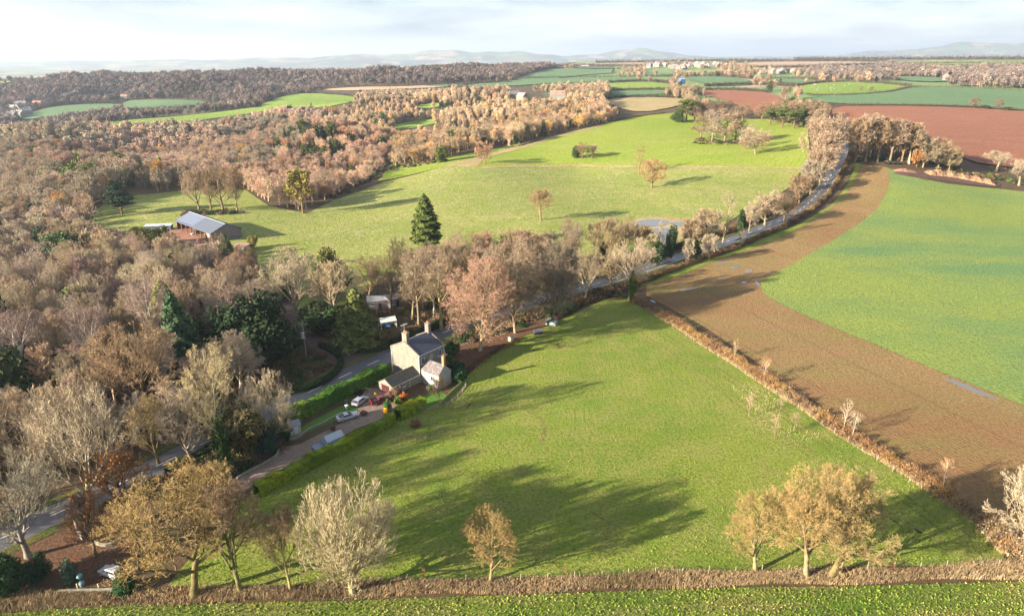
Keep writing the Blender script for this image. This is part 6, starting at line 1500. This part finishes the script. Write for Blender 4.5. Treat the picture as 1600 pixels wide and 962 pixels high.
RST = [(.19, .110, .060), (.25, .150, .075), (.30, .18, .06), (.27, .20, .115), (.20, .12, .08)]
TAN = [(.34, .24, .155), (.26, .18, .11), (.40, .30, .19), (.20, .14, .08)]
hedge([(402, 775), (450, 748), (500, 722), (550, 697), (600, 670), (616, 660)], 2.0, 2.3, CYP, "long clipped yellow-green cypress hedge along the paddock edge", 95, .10)
hedge([(622, 655), (640, 646), (662, 634)], 2.2, 2.4, CYP, "short bright cypress hedge in front of the rear lawn", 95, .10)
hedge([(450, 662), (480, 648), (520, 628), (560, 608), (590, 594), (606, 586)], 2.4, 3.2, LAU, "tall laurel hedge between the road and the lawn", 55, .15)
hedge([(425, 616), (470, 612), (505, 600), (527, 582), (533, 566), (520, 552), (500, 541)], 1.4, 1.4, DKG, "dark low hedge curving round the grassy corner of the side lane", 50)
hedge([(556, 551), (590, 549), (620, 538), (655, 524), (690, 510), (712, 502)], 1.6, 1.6, DKG, "dark hedge on the far side of the road behind the house", 50)
hedge([(262, 742), (300, 722), (340, 702), (362, 690)], 1.8, 1.6, DKG, "dark hedge between the road and the leafy bank beside the ivied tree", 50)
hedge([(250, 752), (200, 778), (160, 792)], 1.6, 1.2, BRN, "brown straggly hedge between the road and the leafy yard", 40, .16, kind='scrub')
hedge([(845, 494), (880, 484), (920, 470), (960, 456), (995, 446), (1040, 428), (1090, 409), (1140, 393), (1180, 376), (1225, 356), (1265, 331), (1298, 300), (1315, 270), (1330, 240)], 2.4, 1.7, BRN + [(.26, .15, .06)], "brown bramble hedge between the road and the stubble field", 26, .2, kind='scrub')
hedge([(705, 498), (760, 480), (830, 455), (900, 432), (960, 414), (1040, 394), (1100, 375), (1160, 355), (1210, 336), (1245, 314), (1268, 290), (1285, 262), (1298, 236), (1300, 215)], 3.0, 2.2, BRN + DKG, "dark brown hedge on the park side of the road", 22, .24, kind='scrub')
hedge([(990, 470), (1040, 496), (1085, 524), (1140, 558), (1200, 597), (1260, 636), (1330, 682), (1400, 725), (1460, 763), (1530, 810), (1565, 842), (1582, 872)], 3.6, 1.5, RST, "rust and tan bramble hedge running diagonally past the paddock", 34, .17, kind='scrub')
hedge([(1545, 828), (1580, 855), (1620, 880), (1700, 900)], 5.0, 2.0, BRN + TAN, "brown thicket at the paddock's lower corner", 30, .18, kind='scrub')
hedge([(985, 466), (955, 464), (925, 471), (895, 485), (868, 500)], 1.6, 1.1, BRN + DKG, "scrubby strip on the paddock's top edge", 26, .2, kind='scrub')
hedge([(700, 596), (735, 576), (770, 552), (810, 530)], 2.6, .5, [(.16, .07, .04), (.10, .06, .035), (.07, .07, .03)], "reddish bramble and leaf bank beside the paddock under the beech", 26, .15, kind='scrub')
# tall dead grass along the bottom fence
def dry_strip(pxs, w, h, dens, cols, name, label):
    L = resample(line_px(pxs, 6), .5); rng = np.random.RandomState(len(pxs) + 3); N = normals2(L); n = len(L); ln = n * .5; m = int(ln * w * dens)
    s = rng.uniform(0, n - 1.001, m); i0 = s.astype(int); f = (s - i0)[:, None]; c = L[i0] * (1 - f) + L[i0 + 1] * f + N[i0] * (rng.uniform(-.5, .5, (m, 1)) * w * (1 + .25 * np.sin(s * .13)[:, None]))
    hv = h * (.75 + .35 * np.sin(s * .09) * np.sin(s * .023 + 1)) * rng.uniform(.5, 1.15, m)
    g = hgt(c[:, 0], c[:, 1]); b0 = np.stack([c[:, 0], c[:, 1], g], 1); tilt = rng.normal(size=(m, 2)) * .30 * hv[:, None] + np.array([.12, .02]) * hv[:, None]
    t = b0 + np.stack([tilt[:, 0], tilt[:, 1], hv], 1); md = (b0 + t) / 2 + np.stack([-tilt[:, 0] * .2, -tilt[:, 1] * .2, hv * .1], 1)
    V, F = ribbons(np.stack([b0, md, t], 1), np.tile([.017, .017, .009], (m, 1)), rng, 1.0, .008)
    k = np.minimum((np.abs(np.sin(s * .031 + 2) + .5 * np.sin(s * .11) + rng.normal(size=m) * .3) * len(cols) * .5).astype(int), len(cols) - 1)
    col = np.array(cols)[k] * rng.uniform(.75, 1.25, (m, 1))
    link(name, fast_mesh(name, V, F, col=np.repeat(col, 6, 0)), M_HLEAF, kind="stuff", label=label)
DRY = [(.34, .25, .15), (.26, .18, .10), (.40, .31, .19), (.17, .12, .07), (.24, .16, .10), (.14, .13, .05)]
dry_strip([(-60, 945), (60, 941), (200, 934), (400, 928), (600, 920), (800, 915), (1000, 908), (1200, 903), (1400, 898), (1570, 892), (1700, 888), (1850, 884)], 3.0, .95, 85, DRY, "dry_grass", "tall dead tan grass along the bottom fence")
dry_strip([(1010, 482), (1090, 533), (1200, 604), (1330, 690), (1460, 771), (1530, 822), (1570, 868)], 1.6, .7, 75, [(.40, .30, .17), (.46, .34, .19), (.32, .24, .12)], "verge_grass", "pale dead grass edging the diagonal hedge")
dry_strip([(1160, 600), (1200, 640), (1180, 670), (1230, 690), (1260, 670)], 6.0, .45, 9, [(.36, .30, .16), (.40, .33, .2)], "tussock_grass", "pale tussocks in the paddock's scrubby corner")
dry_strip([(605, 688), (640, 680), (665, 688), (690, 668)], 2.5, .7, 14, [(.30, .26, .16), (.24, .18, .12)], "weed_grass", "dead weeds in the paddock below the cypress hedge")
# crop leaves and coarse grass close to us
def carpet(poly, n, size, cols, name, label, up=1.2, seed=3, ylim=None, z=.08):
    rng = np.random.RandomState(seed); P = np.array(poly); mn, mx = P.min(0), P.max(0)
    if ylim: mn[1] = max(mn[1], ylim[0]); mx[1] = min(mx[1], ylim[1])
    X = rng.uniform(mn[0], mx[0], n * 3); Y = mn[1] + (mx[1] - mn[1]) * rng.uniform(0, 1, n * 3) ** (1.3 if ylim else 1)
    k = in_poly(X, Y, poly) & (np.abs(X) < .80 * (Y * CP + CAM_H * SP) + 2); X, Y = X[k][:n], Y[k][:n]; n = len(X)
    N = unit(rng.normal(size=(n, 3)) * .8 + np.array([0, 0, up])); s = size * rng.uniform(.5, 1.4, n)
    V, F = leafquads(np.stack([X, Y, hgt(X, Y) + z + rng.uniform(0, .12, n)], 1), N, s, rng, jit=.4)
    nz = np.sin(X * .22 + 1) * np.sin(Y * .5 + X * .05) + rng.normal(size=n) * .6
    kk = np.clip(((nz + 1.4) / 2.8 * len(cols)).astype(int), 0, len(cols) - 1)
    link(name, fast_mesh(name, V, F, col=np.repeat(np.array(cols)[kk] * rng.uniform(.8, 1.2, (n, 1)), 4, 0)), M_HLEAF, kind="stuff", label=label)
FC = [p for p in FORECROP]
carpet(FC, 60000, .11, [(.075, .135, .018), (.13, .20, .024), (.16, .22, .03), (.20, .22, .05), (.24, .21, .09)], "crop_leaves", "low leafy green crop with yellowing leaves along the photo's bottom edge", ylim=(60, 84))
carpet(PADDOCK, 45000, .075, [(.10, .155, .02), (.145, .205, .026), (.19, .235, .034), (.22, .235, .05)], "coarse_grass", "coarse green grass tufts in the lower paddock", ylim=(80, 125), seed=4)
# undergrowth below the roadside trees and at the wood edges
def undergrowth(polys, n, cols, seed):
    rng = np.random.RandomState(seed); VV_, CC_ = [], []
    for poly in polys:
        wp = world_poly(poly); P = np.array(wp); mn, mx = P.min(0), P.max(0)
        X = rng.uniform(mn[0], mx[0], n * 4); Y = rng.uniform(mn[1], mx[1], n * 4); k = in_poly(X, Y, wp)
        k &= np.min(np.hypot(X[:, None] - ROADW[:, 0], Y[:, None] - ROADW[:, 1]), 1) > 5.5; k &= np.min(np.hypot(X[:, None] - LANEW[:, 0], Y[:, None] - LANEW[:, 1]), 1) > 4
        for cx, cy, r in EXCL[1:]: k &= np.hypot(X - cx, Y - cy) > r * .8
        X, Y = X[k][:n], Y[k][:n]
        for x, y in zip(X, Y):
            r = rng.uniform(.9, 2.4); m = int(110 * r); d = unit(rng.normal(size=(m, 3))); d[:, 2] = np.abs(d[:, 2])
            p = np.array([x, y, float(hgt(x, y))]) + d * np.array([r, r, r * rng.uniform(.6, 1.1)]) * rng.uniform(.5, 1, (m, 1))
            V, F = leafquads(p, d, .17 * (1 if y < 300 else 1.6), rng, jit=.6); VV_.append(V); c = np.array(cols[rng.randint(len(cols))]) * rng.uniform(.75, 1.25); CC_.append(np.tile(c, (len(V), 1)))
    V = np.concatenate(VV_); return V, np.concatenate(CC_)
UGC = [(.025, .050, .018), (.04, .06, .02), (.10, .065, .04), (.13, .085, .05), (.075, .085, .03), (.16, .11, .07)]
ua = undergrowth([[(560, 540), (600, 490), (700, 455), (900, 420), (990, 402), (985, 418), (900, 440), (700, 500), (620, 530)], [(700, 530), (830, 480), (920, 455), (975, 455), (900, 478), (830, 505), (740, 535)],
                  [(440, 505), (560, 470), (600, 500), (560, 545), (500, 530)], [(410, 560), (480, 530), (520, 560), (490, 600), (430, 600)]], 150, UGC, 5)
ub = undergrowth([[(200, 750), (330, 700), (420, 660), (440, 700), (330, 760), (260, 780)], [(-40, 880), (-40, 420), (200, 400), (420, 470), (430, 600), (200, 730), (50, 800)]], 330, UGC[:3] + [(.12, .07, .05)], 6)
uc = undergrowth([[(1000, 405), (1130, 355), (1240, 310), (1270, 262), (1300, 225), (1300, 262), (1268, 318), (1200, 350), (1100, 385)], [(1325, 255), (1420, 258), (1500, 272), (1600, 290), (1600, 280), (1500, 262), (1420, 250), (1330, 246)],
                  [(285, 338), (375, 335), (380, 331), (290, 331)], [(1080, 226), (1175, 228), (1170, 222), (1090, 218)], [(585, 270), (700, 252), (690, 246), (600, 262)], [(380, 300), (520, 312), (600, 275), (590, 270), (500, 300)]], 90, UGC, 8)
V = np.concatenate([ua[0], ub[0], uc[0]]); CC_ = np.concatenate([ua[1], ub[1], uc[1]])
link("undergrowth", fast_mesh("undergrowth", V, np.arange(len(V)).reshape(-1, 4), col=CC_), M_HLEAF, kind="stuff", label="dark mixed undergrowth below the roadside trees and the wood")
# garden shrubs round the house
for px, pb, pt, w, tn, lb in [(618, 622, 603, 26, (.16, .10, .07), "brown leafless shrub against the garage wall"), (632, 626, 611, 15, (.30, .10, .035), "orange-leaved round shrub beside the garage"), (622, 632, 617, 15, (.10, .15, .03), "green round shrub between the pickup and the garage"),
                              (606, 641, 622, 14, (.045, .10, .03), "dark green bush hiding the pickup's bonnet"), (603, 646, 635, 10, (.60, .36, .02), "yellow-leaved little bush beside the pickup"), (610, 642, 634, 7, (.50, .22, .12), "small orange pot shrub behind the cypress hedge"),
                              (569, 648, 640, 12, (.10, .07, .05), "low brown shrub by the bins"), (672, 612, 598, 10, (.07, .09, .06), "small pale-green shrub on the rear lawn"), (560, 615, 609, 16, (.03, .035, .03), "flat dark shrub in the curved bed"),
                              (586, 618, 612, 6, (.55, .36, .03), "tiny yellow machine by the maroon garage door"), (665, 596, 586, 12, (.03, .05, .02), "dark shrub in the corner of house and rear wing"), (712, 580, 562, 30, (.020, .050, .022), "dark laurel beside the rear wing's end"),  # the yellow machine is made up as a round leaf blob
                              (650, 665, 655, 20, (.15, .085, .05), "rusty bramble clump just below the cypress hedge"), (520, 672, 664, 10, (.12, .07, .05), "brown clipped border shrub beside the greenhouse")]:
    H('round', px, pb, pt, w, tn, lb, cat="shrub", name="shrub", sink=.05)
H('small', 688, 632, 588, 26, (.17, .13, .08), "small garden tree with ivied top in front of the white gable")
H('round', 684, 600, 589, 12, (.14, .11, .03), "bronze ivy head of the small garden tree", cat="ivy", name="ivy_plant", sink=-3.0)

# ---------------------------------------------------------------- field boundaries far off
FH = [(.085, .062, .050), (.06, .05, .035), (.11, .08, .06), (.035, .045, .03)]
for q, (pp, hh) in enumerate([([(1290, 166.5), (1400, 166), (1500, 167.5), (1600, 174.5), (1740, 182)], 2.2), ([(1262, 151), (1330, 149.5), (1390, 145), (1436, 137), (1560, 141.5), (1720, 149)], 2.5), ([(1245, 135.5), (1290, 129.5), (1345, 129.5), (1425, 135.5)], 3),
        ([(945, 155.5), (1000, 152.5), (1072, 154)], 3), ([(940, 143), (1030, 141), (1060, 144)], 3), ([(700, 137.5), (830, 123.5), (990, 120.5), (1060, 121)], 3.5), ([(800, 124.5), (870, 107.5), (960, 107)], 3.5), ([(500, 140), (600, 136.5), (690, 133.5), (800, 129.5)], 4),
        ([(1060, 121.5), (1110, 119.5), (1180, 124), (1250, 124.5), (1300, 128)], 4), ([(1150, 107), (1260, 105.5), (1385, 101.5), (1640, 101)], 5), ([(860, 104.5), (940, 103.5), (1060, 104), (1150, 99)], 5), ([(930, 99), (1060, 97.5), (1150, 96.5), (1385, 97)], 7),
        ([(1240, 94.6), (1400, 94.0), (1640, 93.2)], 8), ([(22, 190.5), (60, 171.5), (120, 163.5), (190, 162)], 4), ([(188, 170), (205, 173.5), (300, 168.5), (330, 162)], 4), ([(810, 230), (870, 212), (940, 195), (1000, 183), (1040, 178)], 1.6),
        ([(1080, 142.5), (1140, 141), (1205, 145.5)], 3), ([(400, 168), (440, 151), (480, 146), (550, 150.5)], 3), ([(1100, 136), (1180, 133), (1245, 136)], 4), ([(950, 130), (1010, 128), (1060, 132)], 3.5), ([(1360, 120.5), (1450, 120.5), (1510, 127)], 4)]):
    wl_ = line_px(pp, 6); d = math.hypot(*wl_[len(wl_) // 2]); ln = np.sum(np.hypot(*np.diff(wl_, axis=0).T))
    hedge(pp, hh * 1.1, hh * .9, FH, "dark hedgerow dividing the far fields", dens=min(6, 5500 / (ln * hh * 3)), size=.28 * hh ** .5 * max(1, d / 900), name="hedgerow", kind='scrub', cat="hedge", group="hedgerows dividing the far fields")
# ---------------------------------------------------------------- far houses, sheep, heaps, haze
def far_house(px, py, L, W, e, r, wm, rm, rz, label, group=None, wins=0, name="house", chim=1):
    g = G(px, py); t = empty(name, (g.x, g.y, g.z + .0009 * max(0, g.length - 180)), R(rz), label=label, category="house")
    if group: t['group'] = group
    gable(t, -L / 2, L / 2, -W / 2, W / 2, e, r, 'x', wm, rm, over=.3)
    rf = t.children[-1]
    for k in range(chim): chimney(rf, ((-1) ** k * (L / 2 - .6), 0), (.8, 1.1), r - 1.2, r + 1.3, wm, 0)
    for k in range(wins): window(t, (-L / 2 + L * (k + .5) / wins, -W / 2, e * .68), 1.0, 1.4, 'y-')
    return t
FW = [simple("far_cream_wall", (.175, .155, .13), .9, var=.08), simple("far_white_wall", (.20, .195, .19), .9, var=.05), simple("far_stone_wall", (.19, .165, .14), .9, var=.1)]
FR = [simple("far_slate_roof", (.17, .16, .17), .8, var=.1), simple("far_tile_roof", (.30, .17, .12), .8, var=.1), simple("far_pale_roof", (.36, .33, .31), .8, var=.1)]
# the two big houses among the trees
far_house(803, 157, 13, 9, 7, 11, FW[0], FR[0], 20, "tall cream manor house among trees on the hillside, its gabled main block", wins=3, name="manor_house", chim=2)
far_house(816, 158, 15, 8, 5.5, 9.5, FW[0], FR[0], -55, "cream gabled side block adjoining the tall manor house", wins=3, name="manor_house", chim=1)
t = far_house(872, 156, 21, 9, 6.5, 10.5, FW[1], FR[1], -6, "long white house with red-tiled roof and two dormers, beside the manor", wins=4, name="manor_house", chim=1)
for k in (-4, 4): mb = MB(); mb.box((k, -2.9, 8.3), (1.8, 1.6, 1.6)); mb.build("dormer", FW[1], t)
far_house(195, 157, 12, 9, 6.5, 9.5, FW[1], FR[1], 10, "lone white house at the foot of the wooded ridge between two green fields", wins=3)
far_house(914, 106.6, 22, 9, 4, 6.5, FW[1], FR[2], 5, "long low white building above the green field before the village", wins=0)
rg = np.random.RandomState(4)
vil = []
for k in range(44):
    px = 1008 + rg.uniform(0, 118); py = 101.5 + rg.uniform(0, 9) * (1 - abs(px - 1050) / 130) + (px - 1008) * .012; vil.append((px, py, "small pale house of the far village", "houses of the far village"))
for k in range(12): vil.append((1182 + rg.uniform(0, 58), 113 + rg.uniform(0, 4), "pale house or shed of the hamlet east of the village", "houses of the hamlet east of the village"))
for k in range(18): vil.append((rg.uniform(-10, 62), 166 + rg.uniform(0, 26), "white house of the valley village below the wooded ridge", "houses of the valley village"))
for k in range(10): vil.append((330 + rg.uniform(0, 120), 106 + rg.uniform(0, 2.0), "white house along the crest of the wooded ridge", "houses on the ridge crest"))
for k in range(4): vil.append((1470 + rg.uniform(0, 90), 128 + rg.uniform(-2, 8), "roof among the far woodland past the wheat", "houses in the far woodland"))
cache = {}
for (px, py, lb, gp) in vil:
    if gp.startswith("houses of the valley") and px > 62 - (py - 166) * 1.6 + 4: px -= 25
    v = (rg.randint(3), rg.randint(3), rg.randint(2)); g = G(px, py); rz = rg.choice([15, 100, 60, -30]) + rg.uniform(-8, 8)
    z = g.z + .0009 * max(0, g.length - 180); s = rg.uniform(.95, 1.35)
    if v not in cache:
        t = far_house(px, py, (10, 14)[v[2]], 7.5, 5.5, 8.8, FW[v[0]], FR[v[1]], rz, lb, gp, chim=1); cache[v] = t; t.scale = (s, s, s); continue
    o = cache[v]; t = o.copy(); C.objects.link(t); t.location = (g.x, g.y, z); t.rotation_euler = (0, 0, R(rz)); t.scale = (s, s, s); t['label'] = lb; t['group'] = gp
    for ch in list(o.children):
        c = ch.copy(); C.objects.link(c); c.parent = t
        for g2 in ch.children: d = g2.copy(); C.objects.link(d); d.parent = c
# sheep in the pale green field
mb = MB(); 
for a in range(6):
    x0 = -.55 + a * .18; rr = [.18, .30, .34, .34, .32, .22][a]; x1 = x0 + .2; r1 = [.30, .34, .34, .32, .22, .14][a]; mb.tube((x0, 0, .68), (x1, 0, .70), rr, r1, 10)
mb.tube((.50, 0, .78), (.72, 0, .95), .13, .12, 8); mb.tube((.70, 0, .95), (.95, 0, .86), .12, .07, 8)
for sx in (-.38, .36):
    for sy in (-.15, .15): mb.tube((sx, sy, .5), (sx, sy, 0), .06, .04, 6)
M_WOOL = simple("sheep_wool", (.40, .38, .33), .95, var=.1)
sh0 = None
for k in range(34):
    px = 1268 + rg.uniform(0, 62) if k < 24 else rg.uniform(1262, 1400); py = 133 + rg.uniform(0, 11); g = G(px, py); z = g.z + .0009 * max(0, g.length - 180) + .5
    if sh0 is None: o = sh0 = mb.build("sheep", M_WOOL, None, label="white sheep grazing in the pale green far field", category="sheep", group="sheep grazing in the far field")
    else: o = sh0.copy(); C.objects.link(o)
    o.location = (g.x, g.y, z); o.rotation_euler = (0, 0, rg.uniform(0, 6.28)); o.scale = (.95, .95, .95)
# the heap of spoil by the wheat field
def heap(pxs, h, w, cols, label, name="spoil_heap", seed=1):
    rng = np.random.RandomState(seed); L = resample(line_px(pxs, 6), .5); N = normals2(L); n = len(L); k = 15; V = []
    for j in range(k):
        f = j / (k - 1) * 2 - 1; prof = max(0, 1 - f * f) ** .8
        endt = np.clip(np.minimum(np.arange(n), n - 1 - np.arange(n)) / 8, 0, 1); lump = .55 + .45 * np.abs(np.sin(np.arange(n) * .21 + seed)) + rng.uniform(-.18, .18, n)
        X = L + N * (f * w / 2) + rng.uniform(-.2, .2, (n, 2)); V.append(np.stack([X[:, 0], X[:, 1], hgt(X[:, 0], X[:, 1]) + .2 + h * prof * endt * lump * rng.uniform(.75, 1.15, n)], 1))
    V = np.concatenate(V); a = np.arange(n - 1); F = np.concatenate([np.stack([c * n + a, c * n + a + 1, (c + 1) * n + a + 1, (c + 1) * n + a], 1) for c in range(k - 1)])
    m, nt, b = nmat(name); nt.links.new(ramp(nt, noise(nt, .5, 8, .75, geo_pos(nt)), [(.35, cols[0]), (.5, cols[1]), (.62, cols[2])]), b.inputs['Base Color']); b.inputs['Roughness'].default_value = .95
    link(name, fast_mesh(name, V, F), m, label=label, category="heap")
heap([(1447, 272), (1475, 274), (1505, 279), (1535, 285), (1558, 290)], 2.6, 7, [(.10, .045, .03), (.26, .15, .085), (.40, .27, .15)], "long heap of tan and brown spoil at the top of the wheat field", "spoil_heap", 1)
heap([(1396, 267), (1415, 268), (1434, 270)], 1.2, 5, [(.10, .05, .04), (.24, .13, .09), (.34, .22, .15)], "low reddish heap beside the big tan spoil heap", "soil_heap", 2)
sheet("muddy_patch", world_poly(smooth_poly([(1388, 270), (1440, 266), (1480, 270), (1562, 286), (1562, 294), (1520, 290), (1470, 283), (1420, 277)], 1)), simple("dark_mud", (.09, .05, .04), .9, var=.3, scale=.3, obj=False), off=.16)
t0 = None
for k in range(7):
    g = G(1383 + k * 4, 256 + (k % 2) * 1.0)
    if t0 is None: mb = MB(); mb.tube((0, -.6, .62), (0, .6, .62), .62, .62, 14); t0 = o = mb.build("wrapped_bale", M_DARK, None, bevel=.05, label="black wrapped bale lying below the copse", category="bale", group="black bales below the copse")
    else: o = t0.copy(); C.objects.link(o)
    o.location = (g.x, g.y, g.z + .2); o.rotation_euler = (0, 0, R(80))
# lone far trees standing in fields
for k, (px, pb, pt, w, lb) in enumerate([(1521, 170, 151, 17, "lone rounded dark tree on the boundary of the red plough"), (1559, 171, 153, 14, "leaning lone tree in the wheat beside the rounded one"), (1537, 170.5, 163, 15, "low bush between the two lone trees"), (1574, 174, 166, 17, "dark ivied bush past the leaning lone tree"), (1556, 268, 235, 46, "pale spreading tree on the near side of the red plough"), (1592, 290, 245, 40, "pale tree at the photo edge beside the spoil heap"),
        (1345, 143, 134, 6, "small tree among the sheep"), (1361, 143, 135, 8, "larger small tree among the sheep")]):
    if 'bush' in lb: H('far_yew', px, pb, pt, w, (.055, .06, .03), lb)
    else: H('ash_b' if k in (4, 5) else 'mid_a', px, pb, pt, w, T_PALE if k in (4, 5) else T_BROWN, lb)
# haze
hz = MB(); hz.box((0, 12000, 155), (44000, 27000, 530))
m = bpy.data.materials.new("haze_air"); m.use_nodes = True; nt = m.node_tree; nt.nodes.clear()
o_ = nt.nodes.new("ShaderNodeOutputMaterial"); pv = nt.nodes.new("ShaderNodeVolumePrincipled")
pv.inputs['Density'].default_value = 0.00008; pv.inputs['Color'].default_value = (.66, .80, 1.0, 1); pv.inputs['Anisotropy'].default_value = 0.3
nt.links.new(pv.outputs[0], o_.inputs['Volume'])
hz.build("haze", m, None, kind="stuff")
